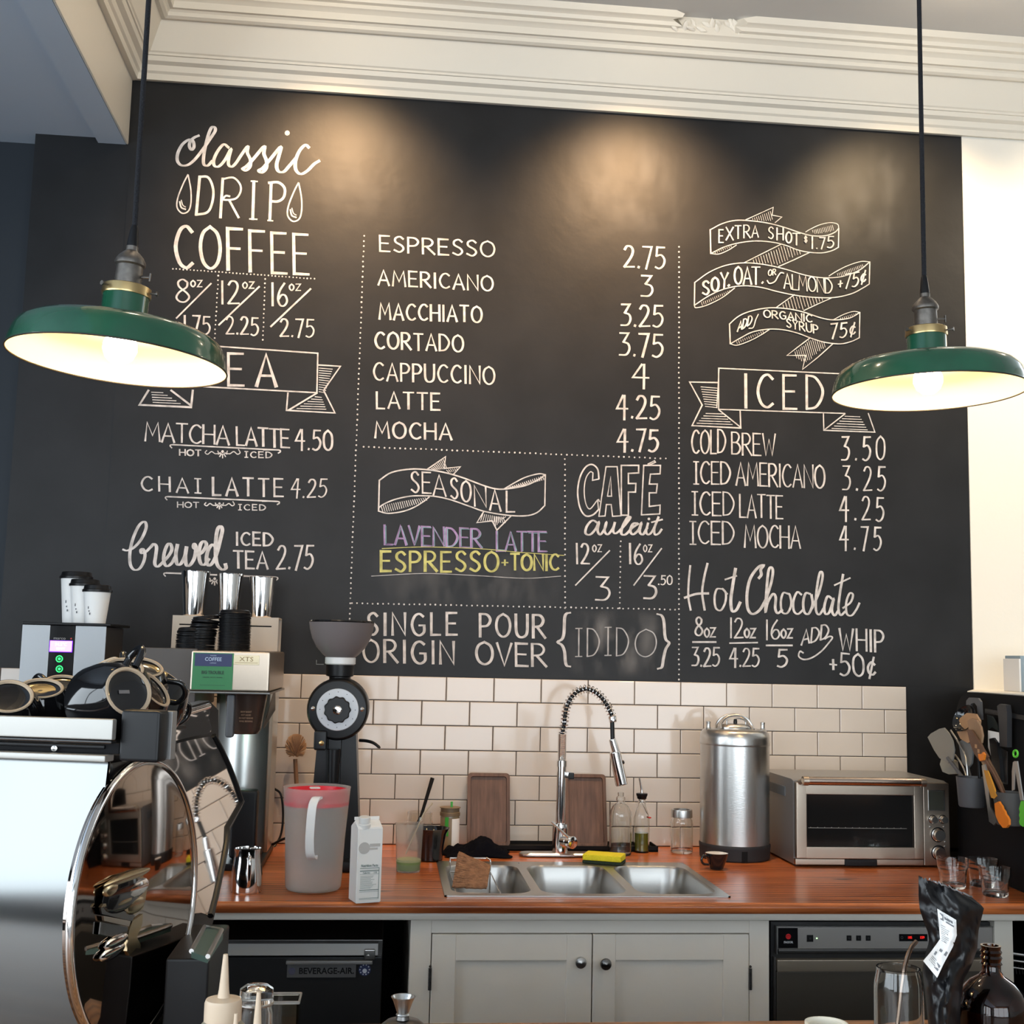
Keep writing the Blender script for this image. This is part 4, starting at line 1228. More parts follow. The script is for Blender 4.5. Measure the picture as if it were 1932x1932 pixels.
# --- stainless milk pitcher
c0, r, h = stand(464, 1689, 60, 1600)
mp_ = thing('milk_pitcher', c0, 'small polished steel milk pitcher at the left end of the visible worktop', 'pitcher')
po = [(r * .94, 0), (r, .006), (r * .99, h * .35), (r * .86, h * .75), (r * .82, h * .9), (r * .86, h)]
link('body', MB().lathe(vessel(po, .0015, .008), 40), chrome, mp_, world=False)
hv = Vector((CAM.x - c0.x + .35, CAM.y - c0.y, 0)).normalized()
hpth = [hv * (r * .80) + Vector((0, 0, h * .86)), hv * (r * 1.25) + Vector((0, 0, h * .86)), hv * (r * 1.45) + Vector((0, 0, h * .74)), hv * (r * 1.42) + Vector((0, 0, h * .45)), hv * (r * 1.3) + Vector((0, 0, h * .26)), hv * (r * .97) + Vector((0, 0, h * .2))]
link('handle', MB().tube(cr(hpth), .0042, 10), chrome, mp_, world=False)

# --- carton
cl = Zp(660, 1696, WT); cf = Zp(671, 1706, WT); crn = Zp(718, 1703, WT)
ct = thing('milk_carton', ((cf.x + crn.x) / 2, cf.y + .03, WT), 'white drink carton with a screw cap and printed nutrition panel, right of the frosted pitcher', 'carton')
xd = (crn - cf); cw = xd.length; xd.normalize(); yd = Vector((-xd.y, xd.x, 0)) * .062
ztp = P(695, 1548, cf.y).z; zsh = ztp - .003
mb = MB()
A = [cf, crn, crn + yd, cf + yd]
up = Vector((0, 0, 1))
Hc = zsh - WT - .016
ridge = [cf + yd * .5 + up * (Hc + .016), crn + yd * .5 + up * (Hc + .016)]
vs = [p + up * .001 for p in A] + [p + up * Hc for p in A] + ridge
mb.add(vs, [[0, 1, 5, 4], [1, 2, 6, 5], [2, 3, 7, 6], [3, 0, 4, 7], [0, 3, 2, 1], [4, 5, 9, 8], [6, 7, 8, 9], [5, 6, 9], [7, 4, 8]])
bm = bmesh.new()
me = bpy.data.meshes.new('t'); me.from_pydata([tuple(v) for v in mb.v], [], mb.f); bm.from_mesh(me)
bmesh.ops.recalc_face_normals(bm, faces=bm.faces)
bmesh.ops.bevel(bm, geom=list(bm.edges), offset=.0018, segments=2, affect='EDGES')
bm.verts.index_update()
mb = MB().add([v.co.copy() for v in bm.verts], [[v.index for v in f.verts] for f in bm.faces])
bm.free(); bpy.data.meshes.remove(me)
# folded ears and top seam
mb.box((-.0015, -.0006, 0), (cw * .99, .0006, .008), 0, M=Matrix.Translation(cf + yd * .5 + up * (Hc + .0155)) @ Matrix.Rotation(math.atan2(xd.y, xd.x), 4, 'Z'))
link('box', mb, paper_white, ct)
capc = cf + xd * cw * .30 + yd * .20 + up * (Hc + .0055)
link('cap', MB().lathe([(0, -.006), (.0155, -.006), (.0155, .004), (.0142, .005), (.0142, .019), (.013, .0205), (0, .0205)], 32, T(capc) @ RX(10)), white_plastic, ct)
MF = Matrix.Translation(cf + up * .0 - yd.normalized() * .0009) @ Matrix.Rotation(math.atan2(xd.y, xd.x), 4, 'Z') @ FACE
mb = MB()
pr_m = mat('grey green print', (0.16, 0.22, 0.20), 0.7)
mb.text('Nutrition Facts', .0085, MF @ T((cw * .50, Hc * .50, 0)), 0.82, bold=.0001)
mb.text('Calories      110', .006, MF @ T((cw * .52, Hc * .405, 0)), .9)
for q, w_ in ((.463, .0012), (.44, .0004), (.425, .0016), (.385, .0005), (.175, .0015), (.155, .0005), (.07, .0008), (.055, .0005)):
    mb.box((cw * .12, Hc * q, 0), (cw * .90, Hc * q + w_, .0004), M=MF)
for k in range(11):
    mb.box((cw * .14, Hc * (.36 - k * .016), 0), (cw * (.55 + .3 * random.random()), Hc * (.36 - k * .016) + .0006, .0003), M=MF)
mb.box((cw * .88, Hc * .06, 0), (cw * .90, Hc * .47, .0003), M=MF)
link('nutrition_print', mb, pr_m, ct, smooth=0)
mb = MB().lathe([(0, 0), (.014, 0), (.014, .0003), (0, .0003)], 24, MF @ T((cw * .26, Hc * .735, 0)))
mb.box((cw * .48, Hc * .75, 0), (cw * .9, Hc * .79, .0003), M=MF).box((cw * .48, Hc * .71, 0), (cw * .8, Hc * .735, .0003), M=MF)
link('grey_print', mb, mat('pale grey print', (0.55, 0.53, 0.51), 0.7), ct, smooth=0)

# --- matcha cup
c0, r, h = stand(770, 1648, 47, 1553)
mc = thing('matcha_cup', c0, 'clear plastic cup with green matcha and a wooden stick, left of the sink', 'cup')
rt = r * 1.13
po = [(r * .92, 0), (r * .96, .003), (rt, h * .97), (rt * 1.03, h)]
link('cup_wall', MB().lathe(vessel(po, .0012, .004), 40), mat('hazy clear plastic', (.90, .91, .89), .22, trans=.93, ior=1.08), mc, world=False)
link('matcha', MB().lathe([(0, .005), (r * .90, .005), (r * .97, h * .21), (0, h * .21)], 40), mat('matcha green', (0.13, 0.24, 0.045), 0.5), mc, world=False)
link('foam', MB().lathe([(0, h * .211), (r * .97, h * .211), (r * .985, h * .255), (r * .9, h * .262), (0, h * .26)], 40), mat('pale green foam', (0.38, 0.42, 0.20), 0.8), mc, world=False)
s0 = P(765, 1612, c0.y - .005) - c0; s1 = P(786, 1565, c0.y) - c0; s2 = P(800, 1534, c0.y + .004) - c0; s3 = P(816, 1515, c0.y + .01) - c0
link('stirring_stick', MB().tube([s0, s1, s2, s3], [.0018, .0018, .0022, .0026], 8), mat('pale straw stick', (0.45, 0.38, 0.27), 0.5), mc, world=False)

# --- jar behind, with the black spoon handle
c0, r, h = stand(790, 1606, 50, 1532)
jr = thing('glass_jar', c0, 'empty glass jar with a dark spoon handle, behind the matcha cup', 'jar')
po = [(r * .85, 0), (r, .006), (r, h * .72), (r * .93, h * .80), (r * .93, h)]
link('body', MB().lathe(vessel(po, .003, .006), 36), glass, jr, world=False)
s0 = P(770, 1590, c0.y) - c0; s1 = P(795, 1538, c0.y) - c0; s2 = P(816, 1468, c0.y + .03) - c0
link('spoon_handle', MB().tube([s0, s1, s2], [.003, .0045, .0065], 10), black_matte, jr, world=False)

# --- black bowl
c0, r, h = stand(812, 1627, 46, 1563)
bw_ = thing('black_bowl', c0, 'glossy black flared bowl behind the matcha cup', 'bowl')
po = [(r * .8, 0), (r, .003), (r * 1.05, h * .45), (r * 1.25, h * .85), (r * 1.48, h), (r * 1.5, h + .002)]
link('shell', MB().lathe(vessel(po, .003, .005), 40), black_gloss, bw_, world=False)

# --- small jar with green lid tab and label
c0, r, h = stand(847, 1606, 36, 1526)
gj = thing('labelled_jar', c0, 'small tan jar with a wooden lid, green strip and white label by the tiles', 'jar')
link('body', MB().lathe([(0, 0), (r * .95, 0), (r, .004), (r, h * .80), (r * .95, h * .84), (0, h * .84)], 36), mat('tan jar contents', (0.28, 0.21, 0.12), 0.3, coat=.6), gj, world=False)
link('lid', MB().lathe([(0, h * .84), (r * 1.06, h * .84), (r * 1.06, h * .92), (r * .98, h * .93), (r * .98, h * 1.03), (r * 1.1, h * 1.03), (r * 1.1, h * 1.045), (0, h * 1.045)], 36), mat('brown lid', (0.17, 0.12, 0.07), 0.5), gj, world=False)
def arc_label(r_, a0, a1, z0_, z1_, n=10):
    vs, fs = [], []
    for k in range(n + 1):
        a = math.radians(a0 + (a1 - a0) * k / n)
        for rr_ in (r_, r_ + .0006):
            vs += [(rr_ * math.cos(a), rr_ * math.sin(a), z0_), (rr_ * math.cos(a), rr_ * math.sin(a), z1_)]
    for k in range(n):
        o_ = 4 * k
        fs += [[o_ + 2, o_ + 3, o_ + 7, o_ + 6], [o_ + 1, o_ + 5, o_ + 7, o_ + 3], [o_, o_ + 2, o_ + 6, o_ + 4]]
    return MB().add(vs, fs)
link('label', arc_label(r + .0003, -80, -10, h * .04, h * .78), paper_white, gj, world=False)
grn = mat('bright green tape', (0.05, 0.38, 0.05), 0.5)
link('tape_strip', arc_label(r + .0004, -122, -100, h * .36, h * .82), grn, gj, world=False)
link('lid_strip', MB().box((.001, -.004, h * 1.045), (.008, .001, h * 1.18), .0005), grn, gj, world=False)

# --- long black tray along the tiles, walnut boards and cloth
tr0, tr1 = P(905, 1600, -.04).x, P(1232, 1600, -.05).x
btz = thing('black_shelf_tray', ((tr0 + tr1) / 2, -0.075, WT), 'long low black tray along the tiles behind the sink', 'tray')
mb = MB().box((tr0, -.125, WT + .0005), (tr1, -.022, WT + .007), .002).box((tr0, -.125, WT + .0005), (tr1, -.121, WT + .017), .001).box((tr0, -.026, WT + .0005), (tr1, -.022, WT + .017), .001).box((tr1 - .004, -.125, WT + .0005), (tr1, -.022, WT + .017), .001).box((tr0, -.125, WT + .0005), (tr0 + .004, -.022, WT + .017), .001)
link('tray_body', mb, black_matte, btz)
def walnut_tray(px0, px1, py0, py1, label):
    ya, yt = -.085, -.030
    a = P(px0, py1, ya); b = P(px1, py1, ya)
    zt_ = P((px0 + px1) / 2, py0, yt).z
    zb_ = WT + .0080
    o = thing('walnut_board', ((a.x + b.x) / 2, ya, zb_), label, 'board', group='dark walnut boards leaning on the tiles')
    Wd = (b.x - a.x); Hh = math.hypot(zt_ - zb_, yt - ya)
    lean = math.atan2(yt - ya, zt_ - zb_)
    o.rotation_euler = (-lean, 0, 0)
    out = rr(-Wd / 2, 0, Wd / 2, Hh, .012, 5)
    inn = rr(-Wd / 2 + .010, .010, Wd / 2 - .010, Hh - .010, .008, 5)
    n_ = len(out)
    vs = [(x, -.006, z) for x, z in out] + [(x, .008, z) for x, z in out] + [(x, -.006, z) for x, z in inn] + [(x * .985, .000, (z - Hh / 2) * .985 + Hh / 2) for x, z in inn]
    fs = []
    for k in range(n_):
        k2 = (k + 1) % n_
        fs += [[k, k2, n_ + k2, n_ + k], [k, k2, 2 * n_ + k2, 2 * n_ + k], [2 * n_ + k, 2 * n_ + k2, 3 * n_ + k2, 3 * n_ + k]]
    fs += [[3 * n_ + k for k in range(n_)], [n_ + k for k in range(n_)]]
    link('board', MB().add(vs, fs), walnut, o, world=False, smooth=30)
walnut_tray(881, 962, 1459, 1596, 'dark walnut tray board leaning on the tiles, left of the faucet')
walnut_tray(1068, 1146, 1461, 1598, 'dark walnut tray board leaning on the tiles behind the faucet')
# cloth: a crumpled sheet
random.seed(12)
cA = Zp(838, 1618, WT); cB = Zp(962, 1618, WT)
cx_, cy_ = (cA.x + cB.x) / 2, -0.205
cth = thing('black_cloth', (cx_, cy_, WT), 'crumpled black cloth with a raised fold behind the left sink bowl', 'cloth')
N_ = 34
vs, fs = [], []
for j in range(N_ + 1):
    for i in range(N_ + 1):
        u, v = i / N_, j / N_
        x = cA.x + (cB.x - cA.x) * u + .008 * math.sin(v * 9); y = cy_ - .062 + .13 * v + .006 * math.sin(u * 12)
        pk = max(0, 1 - abs(u - (.62 + .0 * v)) / .30) * (0.35 + .65 * math.sin(PI * min(1, v * 1.2)))
        z = .010 + .046 * pk + .012 * noise.noise(Vector((u * 7, v * 5, 1))) + .006 * noise.noise(Vector((u * 18, v * 14, 4)))
        z += .014 * math.sin(PI * v) * (1 if u < .5 else .4)
        e_ = min(u, 1 - u, v, 1 - v)
        z *= min(1, e_ * 9 + .08)
        vs.append(Vector((x, y, WT + max(.0045, z))))
for j in range(N_):
    for i in range(N_):
        a = j * (N_ + 1) + i
        fs.append([a, a + 1, a + N_ + 2, a + N_ + 1])
o = link('cloth_sheet', MB().add(vs, fs), black_cloth, cth, smooth=80)
sm_ = o.modifiers.new('thickness', 'SOLIDIFY'); sm_.thickness = .002

# --- faucet
fb = Zp(1055, 1622, WT); fx0, fy0 = P(1056, 1600, -.21).x, -.215
fc = thing('spring_faucet', (fx0, fy0, WT), 'chrome pull-down kitchen faucet with a coiled spring neck', 'faucet')
mb = MB()
out = rr(fx0 - .125, fy0 - .028, fx0 + .115, fy0 + .028, .027, 8)
vs = [(x, y, WT + .004) for x, y in out] + [(x, y, WT + .008) for x, y in out] + [(fx0 + (x - fx0) * .96, fy0 + (y - fy0) * .85, WT + .012) for x, y in out]
n_ = len(out)
fs = [[k, (k + 1) % n_, n_ + (k + 1) % n_, n_ + k] for k in range(n_)] + [[n_ + k, n_ + (k + 1) % n_, 2 * n_ + (k + 1) % n_, 2 * n_ + k] for k in range(n_)] + [[2 * n_ + k for k in range(n_)], [k for k in range(n_)][::-1]]
link('base_plate', mb.add([(x, y, WT + .001) if False else Vector((x, y, z)) for x, y, z in vs], fs), steel_h, fc)
def fz(py): return P(1060, py, fy0).z
def fxx(px, py): return P(px, py, fy0)
mb = MB().lathe([(0, .010), (.0245, .010), (.0245, fz(1562) - WT), (.0225, fz(1556) - WT), (.0225, fz(1553) - WT), (0, fz(1553) - WT)], 32, T((fx0, fy0, WT)))
link('valve_body', mb, chrome, fc)
# mixer cartridge, pointing to the picture's right and front
cv = fxx(1066, 1585)
dr = Vector((.55, -.83, 0)).normalized()
Mq = Matrix.Translation(Vector((fx0, fy0, cv.z))) @ dr.to_track_quat('Z', 'Y').to_matrix().to_4x4()
vh = link('mixer_knob', MB().lathe([(0, .0), (.0185, .0), (.0185, .036), (.0175, .037), (.0185, .038), (.0185, .058), (.016, .060), (0, .060)], 32, Mq), chrome, fc)
l0 = Vector((fx0, fy0, cv.z)) + dr * .048
link('lever', MB().tube([l0 + Vector((-.005, -.005, .012)), l0 + Vector((-.03, -.012, .034)), l0 + Vector((-.062, -.016, .062))], [.0042, .0036, .0030], 10), chrome, vh)
zp0, zp1 = fz(1556), fz(1440)
pxt = fxx(1063, 1440).x
link('riser', MB().tube([(fx0, fy0, zp0 - .003), (fx0 + .001, fy0, zp1)], .0145, 24), chrome, fc)
z2 = fz(1385)
link('upper_sleeve', MB().lathe([(0, zp1 - .01), (.0165, zp1 - .01), (.0165, zp1 + .008), (.0135, zp1 + .010)] + [(.0135 if k % 2 else .0122, zp1 + .010 + (z2 - zp1 - .010) * k / 44) for k in range(45)] + [(0, z2)], 28, T((fx0 + .001, fy0, 0))), chrome, fc)
dk = fxx(1079, 1462)
dock = MB().box((fx0 + .012, fy0 - .016, dk.z - .010), (fx0 + .034, fy0 + .010, dk.z + .010), .003)
dc = link('dock_bracket', dock, chrome, fc)
link('dock_clip', MB().box((fx0 + .020, fy0 - .022, dk.z - .011), (fx0 + .037, fy0 - .012, dk.z + .008), .002), black_plastic, dc)
# hose path
pp = [(1063.5, 1386), (1064.5, 1365), (1067, 1342), (1074, 1322), (1086, 1307), (1102, 1300), (1117, 1303), (1131, 1313), (1143, 1329), (1150, 1343), (1154, 1353)]
path = [P(x, y, fy0) + Vector((0.0, -.0015 * i, 0)) for i, (x, y) in enumerate(pp)]
path[0] = Vector((fx0 + .001, fy0, z2))
sp = cr(path, 14)
link('hose', MB().tube(sp, .0062, 10), black_plastic, fc)
# coil
Ls = [0]
for i in range(1, len(sp)): Ls.append(Ls[-1] + (sp[i] - sp[i - 1]).length)
tot = Ls[-1]
def at_len(s_):
    for i in range(1, len(sp)):
        if Ls[i] >= s_:
            t = (s_ - Ls[i - 1]) / max(1e-9, Ls[i] - Ls[i - 1])
            return sp[i - 1].lerp(sp[i], t), (sp[i] - sp[i - 1]).normalized()
    return sp[-1], (sp[-1] - sp[-2]).normalized()
turns = 27
coil = []
for k in range(turns * 14 + 1):
    p, t = at_len(tot * k / (turns * 14))
    u1 = Vector((0, 1, 0)); u2 = t.cross(u1).normalized()
    a = 2 * PI * k / 14
    coil.append(p + (u1 * math.cos(a) + u2 * math.sin(a)) * .0125)
link('spring', MB().tube(coil, .00155, 6), chrome, fc)
e0 = sp[-1]
d_ = (P(1158, 1372, fy0 - .02) - e0).normalized()
Mq = Matrix.Translation(e0 - d_ * .004) @ d_.to_track_quat('Z', 'Y').to_matrix().to_4x4()
link('spring_collar', MB().lathe([(0, 0), (.0115, 0), (.0125, .002), (.0115, .005), (.0125, .008), (.0115, .011), (.0120, .016), (.010, .019), (0, .019)], 24, Mq), chrome, fc)
h0 = P(1155, 1362, fy0 - .016); h1 = P(1156, 1396, fy0 - .02); h2 = P(1158, 1420, fy0 - .02); h3 = P(1173, 1481, fy0 - .02)
link('lower_hose', MB().tube(cr([h0, h1, h1.lerp(h2, .3)]), .0068, 12), black_plastic, fc)
dv = (P(1162, 1418, fy0 - .02) - P(1155, 1394, fy0 - .02)).normalized()
Mq = Matrix.Translation(P(1155, 1394, fy0 - .02)) @ dv.to_track_quat('Z', 'Y').to_matrix().to_4x4()
sh = link('spray_neck', MB().lathe([(0, 0), (.0095, 0), (.011, .003), (.0125, .042), (0, .042)], 28, Mq), chrome, fc)
dv = (h3 - P(1160, 1418, fy0 - .02)).normalized(); LL = (h3 - P(1160, 1418, fy0 - .02)).length
Mq = Matrix.Translation(P(1160, 1418, fy0 - .02)) @ dv.to_track_quat('Z', 'Y').to_matrix().to_4x4()
sh = link('spray_head', MB().lathe([(0, 0), (.0150, .000), (.0175, .003), (.0190, LL - .004), (.018, LL), (.012, LL + .001), (0, LL + .001)], 32, Mq), chrome, fc)
link('spray_button', MB().lathe([(0, 0), (.006, 0), (.006, .008), (.003, .010), (0, .010)], 16, T(P(1172, 1439, fy0 - .022)) @ RY(75)), black_plastic, sh)

# --- sponge
s_c = Zp(1143, 1633, WT + .0035)
sg = thing('kitchen_sponge', (s_c.x + .003, s_c.y + .045, WT + .0038), 'yellow kitchen sponge with a dark scouring side, on the sink edge by the faucet', 'sponge', rz=math.radians(-22))
mb = MB().box((-.058, -.036, .009), (.058, .036, .027), .004)
link('foam', mb, mat('yellow sponge foam', (0.80, 0.70, 0.03), 0.9, bump=.6, bscale=220), sg, world=False)
link('scourer', MB().box((-.058, -.036, .0005), (.058, .036, .0088), .002), mat('dark green scourer', (0.02, 0.035, 0.02), 0.95, bump=.5, bscale=300), sg, world=False)

# --- bottles
c0, r, h = stand(1170, 1616, 42, 1495)
gb = thing('glass_bottle', c0, 'empty round-shouldered clear glass bottle right of the walnut boards', 'bottle')
po = [(r * .9, 0), (r, .005), (r, h * .62), (r * .93, h * .70), (r * .70, h * .78), (r * .42, h * .825), (r * .36, h * .85), (r * .42, h * .88), (r * .40, h * .92), (r * .28, h * .94), (r * .28, h)]
link('body', MB().lathe(vessel(po, .0025, .008), 40), glass, gb, world=False)
c0, r, h = stand(1210, 1610, 30, 1500)
ob = thing('oil_bottle', c0, 'narrow glass bottle half full of green oil with a steel pourer', 'bottle')
po = [(r * .94, 0), (r, .003), (r, h * .60), (r * .8, h * .70), (r * .50, h * .82), (r * .45, h * .92), (r * .6, h * .94), (r * .6, h * .99)]
link('body', MB().lathe(vessel(po, .002, .005), 32), glass, ob, world=False)
link('oil', MB().lathe([(0, .0055), (r * .86, .0055), (r * .86, h * .34), (0, h * .34)], 32), mat('green oil', (0.20, 0.22, 0.02), 0.1, trans=.25), ob, world=False)
pr_ = link('pourer', MB().lathe([(0, h * .93), (r * .5, h * .93), (r * .72, h * 1.0), (r * .72, h * 1.03), (0, h * 1.04)], 20), black_plastic, ob, world=False)
link('spout', MB().tube([(0, 0, h * 1.03), (-.002, 0, h * 1.12), (-.009, -.002, h * 1.30)], [.0045, .0035, .0028], 10), chrome, ob, world=False)
link('wire_bail', MB().tube(cr([(-.010, 0, h * .93), (-.002, -.012, h * .86), (.006, -.012, h * .78), (.014, -.006, h * .70), (.022, 0, h * .66)]), .0012, 6), steel, ob, world=False)
link('red_seal', MB().lathe([(0, 0), (.007, 0), (.008, .002), (.007, .004), (0, .004)], 16, T((.022, -.004, h * .60)) @ RY(10)), mat('red rubber seal', (0.45, 0.02, 0.02), 0.5), ob, world=False)
c0, r, h = stand(1286, 1612, 42, 1527)
mj = thing('mason_jar', c0, 'empty ribbed glass jar with a steel screw band, left of the steel keg', 'jar')
po = [(r * .88, 0), (r, .006), (r, h * .68), (r * .93, h * .76), (r * .85, h * .80), (r * .85, h * .98)]
link('body', MB().lathe(vessel(po, .003, .007), 64, wob=lambda a, z: 1 + .012 * math.cos(16 * a) * (1 if .01 < z < h * .7 else 0)), glass, mj, world=False)
link('screw_band', MB().ring([(r * .80, h * .82), (r * .95, h * .82), (r * .96, h * .84), (r * .95, h * .98), (r * .92, h), (r * .72, h), (r * .72, h * .985), (r * .80, h * .98)], 40), steel, mj, world=False)

# --- keg
kc = Vector((P(1386, 1500, -.215).x, -.215, WT)); kr = 65.5 * (Vector((kc.x, kc.y, 1.2)) - CAM).dot(D_) / F
def kz(py): return P(1386, py, -.215).z - WT
kg = thing('steel_keg', kc, 'stainless steel drinks keg with a black rubber foot beside the toaster oven', 'keg')
zb, zt1, zs = kz(1588), kz(1404), kz(1392)
link('body', MB().lathe([(0, zb - .03), (kr * .97, zb - .03), (kr * .985, zb), (kr * .985, zt1 - .002), (kr, zt1), (kr, zt1 + .006), (kr * .995, zs), (kr * .985, zs + .008), (kr * .955, kz(1381)), (kr * .90, kz(1377)), (kr * .82, kz(1375)), (kr * .5, kz(1374.5)), (0, kz(1374))], 64), steel, kg, world=False)
mb = MB().lathe([(0, .0005), (kr * .96, .0005), (kr * .99, .004), (kr, .03), (kr * 1.005, zb - .012), (kr * 1.01, zb - .004), (kr * .99, zb), (kr * .98, zb)], 64)
ft = link('rubber_foot', mb, dark_rubber, kg, world=False)
link('foot_slot', MB().box((-.009, -kr - .001, .004), (.009, -kr + .004, .034), .001), black_matte, ft, world=False)
lidz = kz(1374)
link('lid', MB().lathe([(0, lidz - .002), (kr * .50, lidz - .002), (kr * .50, lidz + .004), (kr * .42, lidz + .012), (kr * .30, lidz + .014), (0, lidz + .015)], 40, Matrix.Diagonal((1.0, .75, 1, 1))), steel, kg, world=False)
mb = MB()
for y_ in (-.022, .022):
    pts = [(-.052, y_ * 1.3, lidz - .001), (-.050, y_, lidz + .014), (-.036, y_ * .85, lidz + .031), (-.014, y_ * .8, lidz + .040), (.014, y_ * .8, lidz + .040), (.034, y_ * .85, lidz + .031), (.048, y_, lidz + .012), (.052, y_ * 1.3, lidz - .001)]
    q = cr(pts, 4)
    mb.tube(q, .004, 8)
link('carry_handle', mb, steel, kg, world=False)
mb = MB().tube(cr([(-.030, -.018, lidz + .012), (-.028, -.018, lidz + .026), (0, -.020, lidz + .032), (.028, -.018, lidz + .026), (.030, -.018, lidz + .012)]), .0025, 8)
link('lid_clamp', mb, steel, kg, world=False)
link('relief_valve', MB().lathe([(0, lidz + .01), (.006, lidz + .01), (.006, lidz + .022), (.004, lidz + .03), (0, lidz + .03)], 14, T((.002, 0, 0))), black_plastic, kg, world=False)
for sx in (-1, 1):
    Mx = T((sx * kr * .80, -.01, kz(1381)))
    link('post_fitting', MB().lathe([(0, -.004), (.011, -.004), (.0115, .004), (.0095, .006), (.0085, .010), (.0075, .012), (.0068, .016), (.0068, .026), (.0075, .027), (.0075, .031), (.005, .032), (0, .032)], 12, Mx), steel, kg, world=False)

# --- espresso cup with a white inside
def demitasse(name, loc, rz, label, m_out, m_in, r_=.030, h_=.036, group=None):
    o = thing(name, loc, label, 'cup', rz=rz, group=group)
    po = [(r_ * .52, 0), (r_ * .56, .002), (r_ * .70, h_ * .30), (r_ * .92, h_ * .75), (r_, h_)]
    link('shell', MB().lathe([(0, 0)] + po + [(r_ * .97, h_ + .0006), (r_ * .955, h_ - .0005)], 40), m_out, o, world=False)
    link('white_inside', MB().lathe([(r_ * .955, h_ - .0004), (r_ * .86, h_ * .72), (r_ * .62, h_ * .3), (r_ * .3, .006), (0, .006)], 40), m_in, o, world=False)
    hp_ = [(-r_ * .93, 0, h_ * .82), (-r_ * 1.3, 0, h_ * .86), (-r_ * 1.5, 0, h_ * .62), (-r_ * 1.3, 0, h_ * .36), (-r_ * .80, 0, h_ * .30)]
    link('handle', MB().tube(cr(hp_), .0034, 10), m_out, o, world=False)
    return o
c0, r, h = stand(1352, 1642, 26, 1612)
demitasse('espresso_cup', c0, math.radians(15), 'small black espresso cup with a white inside on the worktop before the keg', black_gloss, white_plastic, r_=.0335, h_=.046)

# --- toaster oven
TY = -0.375
ta = P(1499, 1480, TY); tbx = P(1789, 1480, TY)
X0, X1 = ta.x, tbx.x
def tz_(px, py): return P(px, py, TY).z
ztop = tz_(1640, 1473); zbot = tz_(1640, 1632)
tv = thing('toaster_oven', ((X0 + X1) / 2, TY, WT), 'brushed metal toaster oven with a glass door and dials, right of the keg', 'oven')
mb = MB()
sidep = [(TY + .012, zbot), (TY + .012, ztop - .004), (TY + .03, ztop), (-.035, ztop - .000), (-.020, ztop - .02), (-.020, zbot)]
mb.prism([(X0, y, z) for y, z in sidep], (X1 - X0, 0, 0))
bd = link('body', mb, mat('blue grey oven shell', (0.36, 0.37, 0.38), 0.42, 0.8), tv, smooth=20)
mb = MB().box((X0 - .002, -.29, ztop - .058), (X0 + .002, -.13, ztop - .028), .002)
link('side_vent', mb, mat('dark vent recess', (0.10, 0.12, 0.14), 0.5), bd)
sx0, sx1 = P(1741, 1560, TY).x, X1
# front frame
dz0 = tz_(1600, 1619); dz1 = ztop - .006
mb = MB().box((X0, TY - .006, zbot), (sx0 - .001, TY + .012, dz0 - .002), .002)
mb.box((sx0, TY - .006, zbot), (X1, TY + .012, ztop - .004), .003)
link('front_panel', mb, steel_warm, tv)
link('crumb_tray', MB().box((P(1592, 1630, TY).x, TY - .010, zbot - .002), (P(1653, 1630, TY).x, TY - .004, zbot + .017), .002), black_plastic, tv)
wx0, wx1 = P(1520, 1560, TY).x, P(1721, 1560, TY).x
wz0, wz1 = tz_(1620, 1597), tz_(1620, 1499)
mb = MB()
dx0, dx1 = X0 + .001, sx0 - .003
yd0, yd1 = TY - .014, TY + .004
mb.box((dx0, yd0, dz0), (wx0, yd1, dz1), .003).box((wx1, yd0, dz0), (dx1, yd1, dz1), .003).box((wx0 - .003, yd0, wz1), (wx1 + .003, yd1, dz1), .002).box((wx0 - .003, yd0, dz0), (wx1 + .003, yd1, wz0), .002)
dr_ = link('door', mb, steel_warm, tv)
link('glass_pane', MB().box((wx0 - .001, TY - .006, wz0 - .001), (wx1 + .001, TY - .003, wz1 + .001)), mat('dark oven glass', (0.012, 0.012, 0.012), 0.08, spec=.5), dr_)
mb = MB()
zr_ = tz_(1620, 1562)
mb.box((wx0 + .006, TY - .0075, zr_ - .0007), (wx1 - .02, TY - .0064, zr_ + .0007))
for k in range(14): mb.box((wx0 + .012 + k * .0215, TY - .0075, zr_), (wx0 + .014 + k * .0215, TY - .0064, zr_ + .0025))
link('rack_edge', mb, mat('dull wire rack', (0.35, 0.33, 0.30), 0.4, .8), tv)
mb = MB()
hz = tz_(1620, 1472)
hy = TY - .040
hx0, hx1 = P(1512, 1470, hy).x, P(1748, 1470, hy).x
mb.tube([(hx0 + .018, hy, hz), (hx1 - .018, hy, hz)], .0125, 20)
hd = link('handle_bar', mb, mat('polished bronze bar', (0.62, 0.50, 0.42), 0.18, 1.0), dr_)
for a_, sgn in ((hx0, 1), (hx1, -1)):
    mb = MB().tube([(a_ + sgn * .020, hy, hz), (a_ + sgn * .004, hy, hz)], [.0140, .0136], 20)
    mb.tube([(a_ + sgn * .008, hy, hz), (a_ + sgn * .006, hy + .018, hz - .004), (a_ + sgn * .006, TY - .012, hz - .006)], [.0088, .008, .0085], 16)
    link('handle_end', mb, steel_warm, hd)
px_ = lambda a, b_: P(a, b_, TY - .007)
scr = MB().box((px_(1751, 0).x if False else px_(1751, 1530).x, TY - .0085, px_(1765, 1530).z), (px_(1783, 1510).x, TY - .005, px_(1765, 1490).z), .0015)
sc_ = link('display_bezel', scr, steel, tv)
link('display', MB().box((px_(1752, 1530).x, TY - .0095, px_(1765, 1528).z), (px_(1780, 1510).x, TY - .008, px_(1765, 1493).z), .001), mat('unlit grey display', (0.045, 0.05, 0.042), 0.3), sc_)
